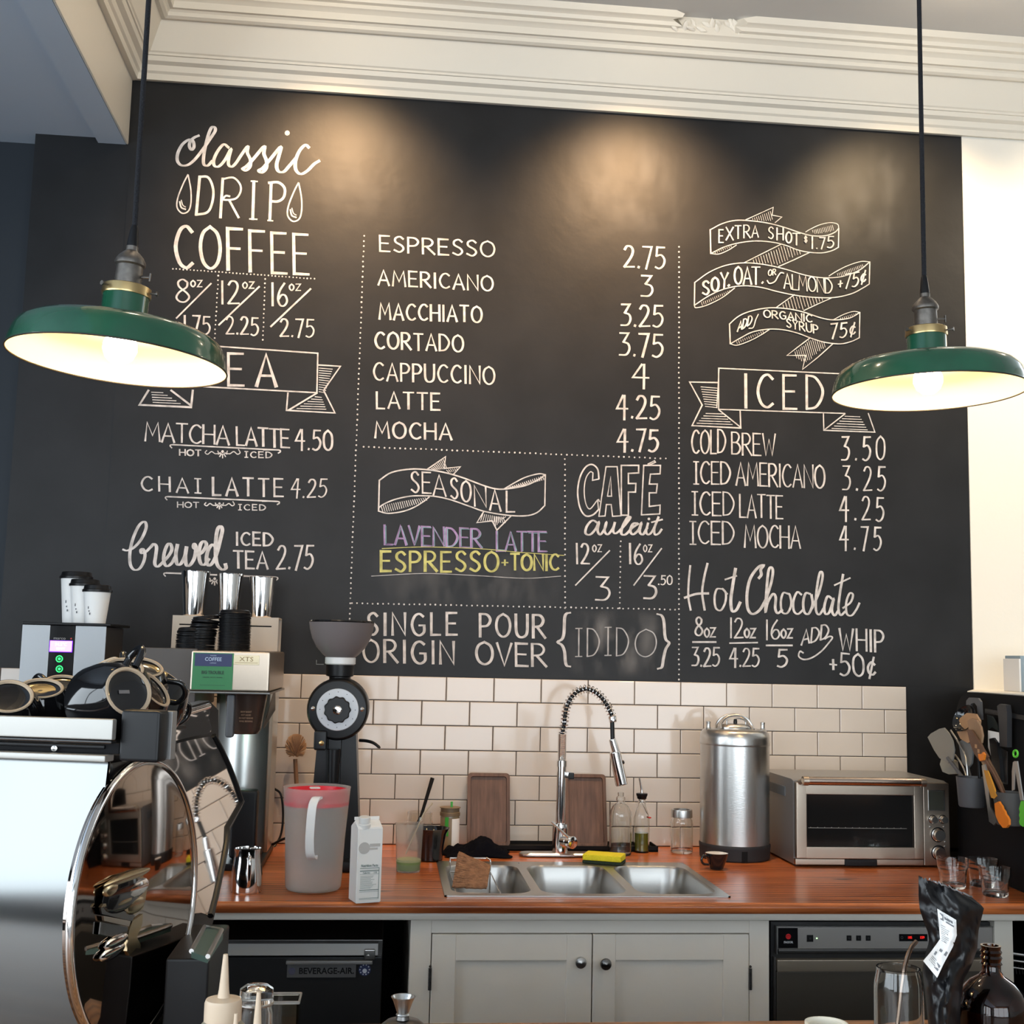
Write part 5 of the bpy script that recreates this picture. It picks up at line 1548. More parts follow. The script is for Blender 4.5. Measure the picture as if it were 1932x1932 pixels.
for (a_, b_, rr_) in ((1760, 1546, .0105), (1779, 1546, .0105), (1770, 1575, .0175), (1771, 1609, .0175)):
    p_ = px_(a_, b_)
    link('dial_ring', MB().lathe([(0, 0), (rr_ * 1.28, 0), (rr_ * 1.28, .0012), (0, .0012)], 32, T((p_.x, TY - .006, p_.z)) @ RX(90)), black_plastic, tv)
    k_ = link('dial', MB().lathe([(0, 0), (rr_ * 1.12, 0), (rr_ * 1.12, .002), (rr_, .003), (rr_ * .97, .016), (rr_ * .9, .018), (0, .018)], 32, T((p_.x, TY - .006, p_.z)) @ RX(90)), mat('bright dial metal', (.75, .72, .68), .22, 1.0), tv)
for (a_, b_) in ((1755, 1560), (1781, 1560), (1783, 1588), (1783, 1597)):
    p_ = px_(a_, b_)
    link('small_button', MB().lathe([(0, 0), (.0028, 0), (.0028, .002), (0, .0025)], 12, T((p_.x, TY - .006, p_.z)) @ RX(90)), steel, tv)
for fx_ in (X0 + .018, X1 - .045):
    for fy_ in (TY + .03, -.06):
        link('foot', MB().lathe([(0, WT + .0005), (.011, WT + .0005), (.012, WT + .004), (.012, zbot + .001), (0, zbot + .001)], 20, T((fx_, fy_, 0))), dark_rubber, tv)

# --- three tumblers of clear glass at the right
def tumbler(px, by, w_, ty, label):
    c0, r, h = stand(px, by, w_, ty)
    o = thing('drinking_glass', c0, label, 'glass', group='small clear tumblers on the right of the worktop')
    rt = r * 1.26
    po = [(r * .95, 0), (r, .004), (r * 1.10, h * .50), (r * 1.16, h * .66), (rt * .985, h * .70), (rt, h)]
    pi_ = [(rt - .0018, h), (rt * .985 - .002, h * .70), (r * 1.10 - .003, h * .60), (r * .92, .012), (0, .011)]
    link('bowl', MB().lathe([(0, .002)] + po + pi_, 80, wob=lambda a, z: 1 + (.010 * math.cos(10 * a) if .003 < z < h * .55 else 0)), glass, o, world=False)
tumbler(1798, 1678, 46, 1618, 'clear faceted tumbler, leftmost of the three, just behind the foil bag')
tumbler(1854, 1675, 46, 1619, 'clear faceted tumbler standing farthest back of the three')
tumbler(1878, 1694, 46, 1635, 'clear faceted tumbler standing nearest of the three')

# --- wire caddy with a coir brush in the left bowl
wc = Zp(905, 1640, WT)
wr = thing('sink_caddy', (-.085, -.60, WT - .06), 'chrome wire caddy hooked inside the left sink bowl', 'rack')
cxa, cxb = -.150, -.035
mb = MB()
yF, yB = -.800, -.43
for z_ in (-.010, -.07):
    mb.tube([(cxa, yF, WT + z_), (cxb, yF, WT + z_), (cxb, yB, WT + z_), (cxa, yB, WT + z_)], .002, 8, closed=True)
for t in range(7):
    x_ = cxa + (cxb - cxa) * t / 6
    mb.tube([(x_, yF, WT - .07), (x_, yB, WT - .07)], .0013, 6)
for (x_, y_) in ((cxa, yF), (cxb, yF), (cxa, yB), (cxb, yB)):
    mb.tube([(x_, y_, WT - .07), (x_, y_, WT - .010)], .0018, 6)
mb.tube(cr([(cxb, yB, WT - .01), (cxb, yB, WT + .02), (cxb - .01, yB + .005, WT + .028)]), .002, 8)
mb.tube([(cxa, yB + .01, WT + .026), (cxb - .012, yB + .005, WT + .027)], .0022, 8)
mb.tube(cr([(cxa, yB, WT - .01), (cxa, yB, WT + .02), (cxa, yB + .01, WT + .026)]), .002, 8)
link('wire_frame', mb, chrome, wr, smooth=60)
cp_ = thing('coir_pad', (-.095, -.62, WT - .068), 'brown ribbed coir scrubbing block standing in the left sink bowl', 'brush')
bl = [P(862, 1616, -.58), P(870, 1609, -.56), P(923, 1636, -.60), P(917, 1672, -.66), P(853, 1668, -.68)]
mb = MB()
def lerp4(a, b, c, d, u, v): return (a.lerp(b, u)).lerp(d.lerp(c, u), v)
A_c, B_c, C_c, D_c = P(864, 1610, -.56), P(924, 1637, -.58), P(918, 1676, -.68), P(853, 1674, -.68)
for k in range(15):
    v = (k + .5) / 15
    a = lerp4(A_c, B_c, C_c, D_c, 0, v); b_ = lerp4(A_c, B_c, C_c, D_c, 1, v)
    pts = [a.lerp(b_, q / 12) + Vector((0, 0, random.uniform(-.0012, .0012))) for q in range(13)]
    pts2 = [p + Vector((.004, .028, .0)) for p in pts]
    mb.tube(pts, .0044, 7); mb.tube(pts2, .0044, 7)
mb.prism([A_c + Vector((.002, .003, 0)), B_c + Vector((-.002, .003, 0)), C_c + Vector((-.002, .003, 0)), D_c + Vector((.002, .003, 0))], (.003, .022, 0))
tag(link('fibres', mb, mat('coir fibre', (0.30, 0.155, 0.085), 0.95, bump=.6, bscale=200, var=.3, vscale=60), cp_, smooth=60), kind='stuff')

# --- electric cable by the tiles, left
cbx = [P(518, 1488, -.02), P(530, 1500, -.025), P(534, 1540, -.03), P(528, 1580, -.05), P(505, 1612, -.10)]
ca = thing('power_cable', (cbx[0].x, -.03, WT), 'black power cable curving up the tiles right of the coffee brewer', 'cable')
link('cord', MB().tube(cr(cbx, 8), .0035, 8), black_plastic, ca)
cbx = [P(548, 1578, -.20), P(530, 1585, -.17), P(512, 1594, -.15), P(496, 1598, -.13)]
link('flat_cord', MB().tube(cr(cbx, 8), .004, 8), black_plastic, ca)

# ================================================================== brewer and water tower on the left
HY = -0.62
bh = thing('coffee_brewer', (-.77, -.40, WT), 'tall stainless filter coffee brewer with blue and green cards, left of the tiles', 'coffee machine')
a = P(361, 1228, HY); b_ = P(507, 1305, HY)
zhb, zht = P(440, 1305, HY).z, P(440, 1228, HY).z
x0, x1 = a.x, b_.x
hdm = link('head', MB().box((x0, HY, zhb), (x1, -.16, zht), .006), steel_warm, bh)
link('head_base_plate', MB().box((x0 - .004, HY - .004, zhb - .006), (x1 + .004, -.16, zhb - .0005), .001), steel_dark, hdm)
link('side_cover', MB().box((P(250, 1290, -.50).x, -.50, zhb - .05), (x0 - .0015, -.12, zht + .004), .004), mat('dark taupe side cover', (0.085, 0.075, 0.07), 0.5), bh)
c1, c2 = P(365, 1231, HY - .001), P(438, 1302, HY - .001)
cd_ = link('green_card', MB().box((c1.x, HY - .0025, c2.z), (c2.x, HY - .0006, c1.z)), mat('green card', (0.03, 0.20, 0.07), 0.4), hdm)
link('blue_field', MB().box((c1.x + .005, HY - .0032, P(400, 1257, HY).z), (c2.x - .004, HY - .0026, c1.z - .002)), mat('navy card field', (0.02, 0.03, 0.11), 0.4), cd_)
tcx = (c1.x + c2.x) / 2
mb = MB().text('COFFEE', .0135, T((tcx, HY - .0034, P(400, 1244, HY).z)) @ FACE, .95, bold=.0002)
mb.text('ROASTED', .004, T((tcx, HY - .0034, P(400, 1237, HY).z)) @ FACE, .9)
mb.text('COMPANY', .004, T((tcx, HY - .0034, P(400, 1251, HY).z)) @ FACE, .9)
link('card_lettering', mb, mat('pale blue lettering', (0.45, 0.55, 0.70), 0.5), cd_, smooth=0)
mb = MB().text('BIG TROUBLE', .0115, T((tcx, HY - .0028, P(400, 1269, HY).z)) @ FACE, .84, bold=.0006)
mb.text('CARAMEL · NUTTY · ROUND', .0046, T((tcx, HY - .0028, P(400, 1278, HY).z)) @ FACE, .86)
mb.box((tcx - .032, HY - .0029, P(400, 1293, HY).z), (tcx + .034, HY - .0025, P(400, 1292.4, HY).z))
link('card_lettering', mb, mat('dark green lettering', (0.01, 0.06, 0.03), 0.5), cd_, smooth=0)
mb = MB()
q0, q1 = P(441, 1236, HY), P(489, 1255, HY)
mb.box((q0.x, HY - .0015, q1.z), (q1.x, HY - .0004, q0.z), .001)
bg = link('badge', mb, mat('champagne badge', (0.55, 0.47, 0.32), 0.35, .8), hdm)
link('badge_lettering', MB().text('XTS', .017, T(((q0.x + q1.x) / 2, HY - .0019, (q0.z + q1.z) / 2 + .002)) @ FACE, 1.25).box((q0.x + .004, HY - .0019, q1.z + .005), (q1.x - .004, HY - .0015, q1.z + .006)), mat('bronze lettering', (0.20, 0.13, 0.06), 0.4, .6), bg, smooth=0)
# splash column
colx1 = P(513, 1400, -.30).x; colx0 = colx1 - .165
mb = MB()
pts = []
for k in range(13):
    t = k / 12
    pts.append((colx0 + (colx1 - colx0) * t, -.30 - .045 * math.sin(PI * t)))
pts += [(colx1, -.13), (colx0, -.13)]
mb.prism([(x, y, WT + .02) for x, y in pts], (0, 0, zhb - WT - .027))
link('column', mb, mat('pale brushed column', (.66, .67, .65), .34, 1.0), bh, smooth=50)
link('base', MB().box((colx0 - .02, -.50, WT + .0005), (colx1 + .004, -.13, WT + .0195), .004), black_plastic, bh)
sp_a, sp_b = P(458, 1490, -.42), P(483, 1590, -.42)
link('server_plate', MB().box((sp_a.x - .03, -.43, WT + .021), (sp_b.x, -.38, sp_a.z), .01), black_plastic, bh)
# brew basket
bk = P(462, 1308, -.50)
bkx, bky = P(462, 1340, -.52).x, -.50
z_t, z_b = zhb - .007, P(462, 1385, -.52).z
mb = MB().lathe([(0, z_b), (.036, z_b), (.044, z_b + .012), (.058, z_t - .004), (.060, z_t), (0, z_t)], 40, T((bkx, bky, 0)))
bkt = link('brew_basket', mb, mat('brown smoked basket', (0.055, 0.035, 0.027), 0.25, coat=.5), bh)
hx_ = P(437, 1345, -.575)
link('basket_handle', MB().box((hx_.x - .012, -.60, P(437, 1391, -.58).z), (hx_.x + .010, -.57, P(437, 1310, -.58).z), .006), grey_plastic, bkt)
mb = MB()
for k, wd in enumerate(('BREW BASKET', 'HOT LIQUID', 'DO NOT REMOVE', 'WHILE BREWING')):
    mb.text(wd, .0062, T((bkx + .008, bky - .0600 + k * .0018, P(470, 1343 + k * 6, -.55).z)) @ FACE, .75)
link('warning_print', mb, mat('tan print', (0.42, 0.26, 0.16), 0.6), bkt, smooth=0)
# glowing green indicator under the basket that lights the column
link('indicator_lamp', MB().lathe([(0, 0), (.010, 0), (.010, .003), (0, .003)], 16, T((bkx + .015, bky + .045, z_b - .0035))), emissive('green indicator lamp', (0.45, 1.0, 0.5), 55), bh)
link('side_fin', MB().prism([P(515, 1308, -.45), P(519, 1306, -.40), P(519, 1340, -.40), P(497, 1375, -.45), P(497, 1368, -.45)], (0, .012, 0)), steel_dark, bh)

# lid stacks standing on the brewer
def lid_stack(px, by_px, w_, ty, tilt, label, n):
    zz = zht + .0005
    yc = -.45
    c_ = P(px, 1228, yc)
    r_ = w_ / 2 * (c_ - CAM).dot(D_) / F
    hgt = P(px, ty, yc).z - zz
    step = hgt / n
    for k in range(n):
        o = thing('cup_lid', (c_.x + math.sin(math.radians(tilt)) * k * step * (k / n), yc, zz + k * step), label if k < n - 1 else label.replace('in the', 'on top of the'), 'lid', group=label)
        o.rotation_euler = (0, math.radians(tilt) * (k / n), random.uniform(0, 6))
        rim = 1.0 - .015 * (k % 2)
        if k == n - 1:
            pf = [(0, .001), (r_ * rim, 0), (r_ * rim * 1.01, .002), (r_ * .95, .0035), (r_ * .90, .010), (r_ * .80, .012), (0, .010)]
        else:
            pf = [(r_ * .90, 0), (r_ * rim, 0), (r_ * rim * 1.01, step * .55), (r_ * .94, step * .62), (r_ * .93, step * .97), (r_ * .86, step * .97)]
        link('shell', MB().lathe(pf, 28), black_plastic, o, world=False)
lid_stack(359, 1228, 56, 1189, 3, 'black plastic cup lid in the lowest, leftmost stack on the brewer', 13)
lid_stack(379, 1228, 52, 1166, 7, 'black plastic cup lid in the middle stack on the brewer', 20)
lid_stack(441, 1228, 61, 1156, -1, 'black plastic cup lid in the tallest stack on the brewer', 24)

# shelf plate with a slot, holding three steel tumblers
SY = -.26
p0, p1 = P(326, 1161, SY), P(523, 1230, SY)
shf = thing('tumbler_shelf', ((p0.x + p1.x) / 2, SY + .05, zht + .0005), 'cream metal shelf with a dark slot standing behind the black lids', 'shelf')
zs0, zs1 = zht + .0008, P(425, 1163, SY).z
zsl = P(425, 1180, SY).z
mb = MB().box((p0.x, SY, zs0), (p1.x, SY + .004, zsl - .002)).box((p0.x, SY, zsl + .002), (p1.x, SY + .004, zs1)).box((p0.x, SY, zsl - .002), (p0.x + .02, SY + .004, zsl + .002)).box((p1.x - .02, SY, zsl - .002), (p1.x, SY + .004, zsl + .002))
mb.box((p0.x, SY + .004, zs1 - .004), (p1.x, SY + .11, zs1)).box((p0.x, SY + .106, zs0), (p1.x, SY + .11, zs1 - .004))
link('plate', mb, mat('cream coated steel', (0.50, 0.45, 0.38), 0.5), shf)
link('slot_back', MB().box((p0.x + .02, SY + .0045, zsl - .004), (p1.x - .02, SY + .006, zsl + .004)), black_matte, shf)
for px, w_, ty, lab in ((365, 54, 1078, 'tall polished steel tumbler, leftmost on the cream shelf'), (431, 50, 1083, 'polished steel tumbler in the middle of the cream shelf'), (493, 51, 1089, 'polished steel tumbler at the right end of the cream shelf')):
    yc = SY + .05
    c_ = P(px, 1162, yc)
    r_ = w_ / 2 * (c_ - CAM).dot(D_) / F
    hh = P(px, ty, yc).z - zs1
    o = thing('steel_tumbler', (c_.x, yc, zs1 + .0005), lab, 'tumbler', group='polished steel tumblers on the cream shelf')
    po = [(r_ * .70, 0), (r_ * .73, .003), (r_ * .98, hh * .96), (r_, hh)]
    link('body', MB().lathe(vessel(po, .001, .004), 40), chrome, o, world=False)

# hot water tower
WY = -.50
x0, x1 = P(39, 1230, WY).x, P(198, 1230, WY).x
ztw = P(120, 1180, WY).z
ht = thing('water_tower', ((x0 + x1) / 2, WY + .1, WT), 'brushed steel hot water dispenser with a lit violet screen and green buttons', 'dispenser')
m0, m1 = P(92, 1230, WY).x, P(140, 1230, WY).x
mb = MB().box((x0, WY, WT + .02), (m0, WY + .006, ztw), .001).box((m1, WY, WT + .02), (x1, WY + .006, ztw), .001)
link('front_cover', mb, mat('satin dispenser steel', (0.30, 0.31, 0.32), 0.42, .85), ht)
link('side_panel', MB().box((x0 + .004, WY + .0062, WT + .0005), (x1 - .003, WY + .235, ztw - .001), .002), mat('dark brown grey side', (0.07, 0.062, 0.058), 0.45, .3), ht)
link('top_plate', MB().box((x0, WY - .006, ztw + .0005), (x1 + .012, WY + .250, ztw + .008), .002), black_plastic, ht)
ctl = link('control_strip', MB().box((m0 + .001, WY + .001, WT + .02), (m1 - .001, WY + .006, ztw - .001)), black_gloss, ht)
s0, s1 = P(94, 1208, WY), P(136, 1231, WY)
link('screen_border', MB().box((s0.x, WY - .0005, s1.z), (s1.x, WY + .001, s0.z)), emissive('blue violet backlight', (0.12, 0.0, 0.75), 1.1), ctl)
sn = link('screen', MB().box((s0.x + .0015, WY - .0012, s1.z + .002), (s1.x - .0015, WY - .0006, s0.z - .001)), emissive('violet screen', (0.85, 0.33, 1.0), 1.05), ctl)
mb = MB()
for k, wd in enumerate(('94.5°C', 'READY')):
    mb.text(wd, .0125 - k * .004, T(((s0.x + s1.x) / 2, WY - .0014, s0.z - .011 - k * .011)) @ FACE, .9)
link('screen_text', mb, emissive('pale violet text', (1, .62, 1), 1.1), ctl, smooth=0)
link('screen_name', MB().text('marco', .011, T(((s0.x + s1.x) / 2 - .005, WY - .0003, s0.z + .006)) @ FACE, 1.15), mat('grey print on black', (0.35, 0.34, 0.33), 0.5), ctl, smooth=0)
link('red_dot', MB().lathe([(0, 0), (.0024, 0), (.0024, .0006), (0, .0006)], 12, T((s1.x - .005, WY + .0008, s0.z + .006)) @ RX(90)), mat('red mark', (0.5, 0.03, 0.03), 0.5), ctl)
for py in (1243, 1262):
    p_ = P(112, py, WY)
    mb = MB().ring([(.0070, 0), (.0095, 0), (.0095, .0015), (.0070, .0015)], 28, T((p_.x, WY + .0005, p_.z)) @ RX(90))
    mb.lathe([(0, 0), (.0038, 0), (.0038, .0012), (0, .0012)], 16, T((p_.x, WY + .0005, p_.z)) @ RX(90))
    link('lit_button', mb, emissive('green lit button', (0.03, 0.9, 0.18), 1.0), ctl)
# paper cups with black lids
for k, (px, by, w_, ty, yy, lab) in enumerate(((139, 1172, 62, 1090, -.30, 'tallest white paper cup with a black lid on the water dispenser'), (156, 1173, 59, 1104, -.36, 'middle white paper cup with a black lid on the water dispenser'), (180, 1174, 56, 1115, -.42, 'nearest, shortest white paper cup with a black lid on the water dispenser'))):
    c_ = P(px, by, yy)
    r_ = w_ / 2 * (c_ - CAM).dot(D_) / F * .93
    z0_ = ztw + .0085
    hh = P(px, ty, yy).z - z0_
    o = thing('paper_cup', (c_.x, yy, z0_), lab, 'cup', group='lidded paper cups on the dispenser')
    link('cup_body', MB().lathe([(0, .003), (r_ * .68, .003), (r_ * .68, 0), (r_ * .70, 0), (r_ * .96, hh), (0, hh)], 40), paper_white, o, world=False)
    link('lid', MB().lathe([(0, hh), (r_, hh - .004), (r_ * 1.05, hh - .003), (r_ * 1.05, hh + .003), (r_ * .97, hh + .005), (r_ * .92, hh + .015), (r_ * .86, hh + .0165), (r_ * .80, hh + .013), (0, hh + .012)], 40), black_plastic, o, world=False)
    mk = MB()
    for q in range(5):
        aa = math.radians(-128 + q * 5)
        mk.box((-.0015, -.0003, 0), (.0015, .0003, .004 + .002 * (q % 3)), M=T((r_ * .825 * math.cos(aa), r_ * .825 * math.sin(aa), hh * (.62 - .09 * q))) @ Matrix.Rotation(aa + PI / 2, 4, 'Z'))
    link('pencil_mark', mk, grey_plastic, o, world=False)

# ================================================================== under the counter
# fridge
FY = -.84
x1 = P(722, 1800, FY).x; zf = P(600, 1778, FY).z
x0 = x1 - .86
fr = thing('undercounter_fridge', ((x0 + x1) / 2, FY + .35, 0), 'dark steel undercounter fridge below the worktop at the left', 'fridge')
link('cabinet', MB().box((x0, FY + .03, .06), (x1, -.12, zf), .003), steel_dark, fr)
dx1 = P(703, 1850, FY).x
zd1 = P(600, 1820, FY).z
dr_ = link('door', MB().box((x0, FY + .004, .08), (x1 - .001, FY + .029, zf - .036), .003), mat('dark door skin', (0.035, 0.035, 0.037), 0.35, .5), fr)
lt = link('lip', MB().prism([(x0, FY + .029, zf - .002), (x0, FY + .004, zf - .004), (x0, FY - .004, zf - .030), (x0, FY + .029, zf - .034)], (x1 - .012 - x0, 0, 0)), satin_grey, fr)
hx0, hx1 = P(540, 1815, FY).x, P(703, 1815, FY).x
link('handle_rail', MB().box((hx0, FY - .012, P(600, 1818, FY).z), (hx1, FY + .003, P(600, 1811, FY).z), .002), satin_grey, dr_)
link('lock', MB().box((P(687, 1800, FY).x, FY - .010, P(690, 1809, FY).z), (P(708, 1800, FY).x, FY + .003, P(690, 1790, FY).z), .003).lathe([(0, 0), (.004, 0), (.004, .005), (0, .005)], 14, T((P(694, 1803, FY).x, FY - .010, P(694, 1803, FY).z)) @ RX(90)), steel, dr_)
a, b_ = P(542, 1820, FY), P(671, 1844, FY)
pl = link('name_plate', MB().box((a.x, FY - .001, b_.z), (b_.x, FY + .0038, a.z), .0005), mat('aluminium name plate', (0.22, 0.215, 0.22), 0.4, .7), dr_)
link('plate_lettering', MB().text('BEVERAGE-AIR.', .0205, T(((a.x + b_.x) / 2 + .012, FY - .0014, (a.z + b_.z) / 2)) @ FACE, .98, bold=.0004), black_matte, pl, smooth=0)
link('round_mark', MB().lathe([(0, 0), (.0085, 0), (.0085, .0006), (0, .0006)], 24, T((a.x + .012, FY - .001, (a.z + b_.z) / 2)) @ RX(90)), mat('dark blue print', (0.08, 0.08, 0.13), 0.5), pl)
sc0 = P(688, 1830, FY)
st = link('round_sticker', MB().lathe([(0, 0), (.015, 0), (.015, .0006), (0, .0006)], 28, T((sc0.x, FY + .0035, sc0.z)) @ RX(90)), mat('navy sticker', (0.035, 0.045, 0.12), 0.5), dr_)
mb = MB().lathe([(0, .0006), (.0055, .0006), (.0055, .001), (0, .001)], 20, T((sc0.x, FY + .0035, sc0.z - .003)) @ RX(90))
for k in range(10):
    aa = math.radians(k * 36)
    mb.box((-.0014, -.0014, .0006), (.0014, .0014, .001), M=T((sc0.x, FY + .0035, sc0.z)) @ RX(90) @ T((.0115 * math.cos(aa), .0115 * math.sin(aa), 0)))
link('sticker_print', mb, mat('white print', (0.6, 0.62, 0.68), 0.5), st, smooth=0)

# dishwasher
DY = -.86
x0, x1 = P(1457, 1800, DY).x, P(1874, 1800, DY).x
zt_ = P(1600, 1741, DY).z
dw = thing('dishwasher', ((x0 + x1) / 2, DY + .3, 0), 'grey commercial undercounter dishwasher with red digits on its control panel', 'dishwasher')
link('cabinet', MB().box((x0, DY + .012, .05), (x1, -.10, zt_), .002), mat('black dishwasher body', (0.018, 0.018, 0.019), 0.4), dw)
z1_, z0_ = P(1600, 1749, DY).z, P(1600, 1790, DY).z
xa_, xb_ = P(1466, 1770, DY).x, P(1872, 1770, DY).x
cpn = link('control_panel', MB().box((xa_, DY - .004, z0_), (xb_, DY + .011, z1_), .002), mat('satin control panel', (0.36, 0.34, 0.32), 0.45, .5), dw)
link('panel_trim', MB().box((xa_ - .001, DY - .006, z1_ + .0005), (xb_, DY + .010, z1_ + .003)).box((xa_ - .003, DY - .006, z0_ - .012), (xa_ - .0005, DY + .010, z1_ + .003)), steel, dw)
l0, l1 = P(1467, 1750, DY), P(1504, 1788, DY)
lg = link('logo_block', MB().box((l0.x, DY - .0052, l1.z), (l1.x, DY - .0042, l0.z)), black_gloss, cpn)
lc = P(1486, 1766, DY)
mb = MB().lathe([(0, 0), (.0068, 0), (.0068, .0006), (0, .0006)], 28, T((lc.x, DY - .0053, lc.z)) @ RX(90))
link('logo_disc', mb, mat('red logo', (0.62, 0.015, 0.02), 0.4), lg)
link('logo_arc', MB().tube([(lc.x - .0055 + .011 * k / 8, DY - .0062, lc.z - .0005 + .0035 * math.sin(PI * k / 8)) for k in range(9)], .0005, 5), mat('dark red line', (0.2, 0.0, 0.0), 0.4), lg)
link('logo_lettering', MB().text('FAGOR', .0072, T((lc.x, DY - .0056, P(1486, 1777, DY).z)) @ FACE, 1.0, bold=.0003), mat('pale print', (0.55, 0.55, 0.56), 0.5), lg, smooth=0)
for (bx0, bx1, by0_, by1_) in ((1521, 1533, 1763, 1776), (1596, 1605, 1764, 1774), (1614, 1623, 1764, 1774), (1632, 1641, 1764, 1774)):
    p0, p1 = P(bx0, by1_, DY), P(bx1, by0_, DY)
    bt = link('button', MB().box((p0.x, DY - .0065, p0.z), (p1.x, DY - .0042, p1.z), .001), black_plastic, cpn)
    cx_b, cz_b = (p0.x + p1.x) / 2, (p0.z + p1.z) / 2
    link('button_icon', MB().tube([(cx_b + .002 * math.cos(q * PI / 4), DY - .0067, cz_b + .002 * math.sin(q * PI / 4)) for q in range(8)], .0003, 4, closed=True), grey_plastic, bt)
pg = P(1540, 1769.5, DY)
link('power_light', MB().lathe([(0, 0), (.0014, 0), (.001, .001), (0, .0012)], 10, T((pg.x, DY - .0042, pg.z)) @ RX(90)), emissive('green pilot light', (0.4, 1.0, 0.3), 5), cpn)
d0, d1 = P(1695, 1775, DY), P(1748, 1761.5, DY)
ds = link('digit_window', MB().box((d0.x, DY - .0052, d0.z), (d1.x, DY - .0042, d1.z)), black_gloss, cpn)
mb = MB().text('185', .0090, T((P(1715, 1768, DY).x, DY - .0055, P(1715, 1768, DY).z)) @ FACE, .9)
mb.text('159', .0090, T((P(1738, 1768, DY).x, DY - .0055, P(1738, 1768, DY).z)) @ FACE, .95, bold=.0001)
link('red_digits', mb, emissive('red digits', (1.0, 0.02, 0.015), .7), ds, smooth=0)
link('digit_icon', MB().ring([(.0025, 0), (.0033, 0), (.0033, .0004), (.0025, .0004)], 14, T((P(1700, 1768, DY).x, DY - .0053, P(1700, 1768, DY).z)) @ RX(90)), grey_plastic, ds)
zq1, zq2, zq3 = P(1600, 1800, DY).z, P(1600, 1807, DY).z, P(1600, 1832, DY).z
xl = P(1464, 1850, DY).x
link('lower_lip', MB().box((xa_ + .003, DY - .002, zq1 + .002), (xb_, DY + .011, z0_ - .001), .002), steel_dark, dw)
dd = link('door', MB().box((xl, DY - .004, .12), (xb_, DY + .011, zq3), .002), mat('brown grey door steel', (0.17, 0.15, 0.125), 0.38, .8), dw)
link('handle_band', MB().box((xl, DY - .012, zq3 + .0005), (xb_, DY + .011, zq2 - .002), .003), mat('bronze grey handle band', (0.40, 0.34, 0.27), 0.38, .8), dd)
link('edge_trim', MB().box((xl - .005, DY - .004, .12), (xl - .002, DY + .011, zq2 + .002)), steel, dw)
# black board puts the shade of the bay under the counter into colour
dkb = thing('dark_bay', (-.9, -.05, 0), 'black board standing in for the shade under the left end of the worktop', 'recess')
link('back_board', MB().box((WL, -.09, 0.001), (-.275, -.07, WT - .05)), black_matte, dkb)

# ================================================================== pendant lamps
def pendant(px, py, y, tilt, label, Rm=.194):
    c_ = P(px, py, y)
    o = thing('pendant_lamp', (c_.x, c_.y, c_.z), label, 'lamp', group='green enamel pendant lamps')
    M = RY(tilt)
    out = [(Rm, .000), (Rm * 1.006, .002), (Rm * 1.0, .005), (Rm * .99, .016), (Rm * .965, .033), (Rm * .925, .047), (Rm * .85, .057), (Rm * .70, .062), (Rm * .45, .065), (.046, .067), (.042, .072), (.0405, .090), (.0405, .128)]
    sh = link('shade', MB().shell(out, 96, M), green_enamel, o, world=False)
    inn = [(Rm * .996, .0005), (Rm * .983, .0135), (Rm * .957, .0305), (Rm * .915, .0445), (Rm * .84, .0540), (Rm * .70, .0590), (Rm * .45, .062), (.044, .064), (.038, .072), (.037, .126)]
    link('enamel_lining', MB().shell(inn, 96, M), enamel_in, sh, world=False)
    link('rim_edge', MB().tube([M @ Vector((Rm * math.cos(2 * PI * k / 96), Rm * math.sin(2 * PI * k / 96), .0005)) for k in range(96)], .0016, 6, closed=True), mat('dark chipped rim', (0.03, 0.022, 0.016), 0.5), sh, world=False)
    mb = MB().shell([(.0385, .122), (.0425, .122), (.0435, .125), (.0425, .139), (.0385, .141), (.030, .142), (.024, .143)], 48, M)
    hd = link('brass_holder', mb, brass, o, world=False)
    for aa in (10, 130, 250):
        a = math.radians(aa + px)
        link('thumbscrew', MB().tube([M @ Vector((.042 * math.cos(a), .042 * math.sin(a), .131)), M @ Vector((.056 * math.cos(a), .056 * math.sin(a), .131))], .0018, 8).tube([M @ Vector((.054 * math.cos(a), .054 * math.sin(a), .131)), M @ Vector((.057 * math.cos(a), .057 * math.sin(a), .131))], .0042, 10), bronze, hd, world=False)
    sk_ = [(0, .138), (.0235, .138), (.0240, .150), (.0235, .152), (.0240, .154), (.0235, .172), (.0235, .178), (.0270, .181), (.0275, .186), (.0260, .190), (.0225, .196), (.015, .204), (.0105, .208), (.0105, .216), (0, .216)]
    so = link('socket', MB().lathe(sk_, 36, M), bronze, o, world=False)
    kb = [M @ Vector((.022, -.004, .160)), M @ Vector((.040, -.008, .160))]
    link('switch_key', MB().tube(kb, .0025, 8).box((.038, -.011, .152), (.0415, -.005, .168), .0015, M=M), bronze, so, world=False)
    link('cord_grip', MB().lathe([(0, .214), (.0095, .214), (.0100, .222), (.0070, .250), (.0052, .256), (0, .256)], 16, M), black_plastic, o, world=False)
    t0 = M @ Vector((0, 0, .25))
    zc_ = (CEIL - c_.z)
    link('cord', MB().tube([t0, Vector((t0.x, 0, .5)), Vector((t0.x, 0, zc_ - .002))], .0050, 10), cord_m, o, world=False)
    link('ceiling_cup', MB().lathe([(0, zc_ - .03), (.02, zc_ - .028), (.055, zc_ - .008), (.058, zc_ - .0005), (0, zc_ - .0005)], 28, T((t0.x, 0, 0))), bronze, o, world=False)
    bl_ = [(0, -.004), (.012, -.002), (.024, .008), (.030, .022), (.0295, .034), (.024, .050), (.016, .066), (.013, .078), (0, .078)]
    link('bulb', MB().lathe(bl_, 28, M), bulb_m, o, world=False)
    link('bulb_cap', MB().lathe([(0, .078), (.0135, .078), (.0135, .104), (0, .138)], 20, M), brass, o, world=False)
    return o
pendant(223, 684, -1.77, 3.2, 'green enamel pendant lamp hanging over the espresso machine at the left', .191)
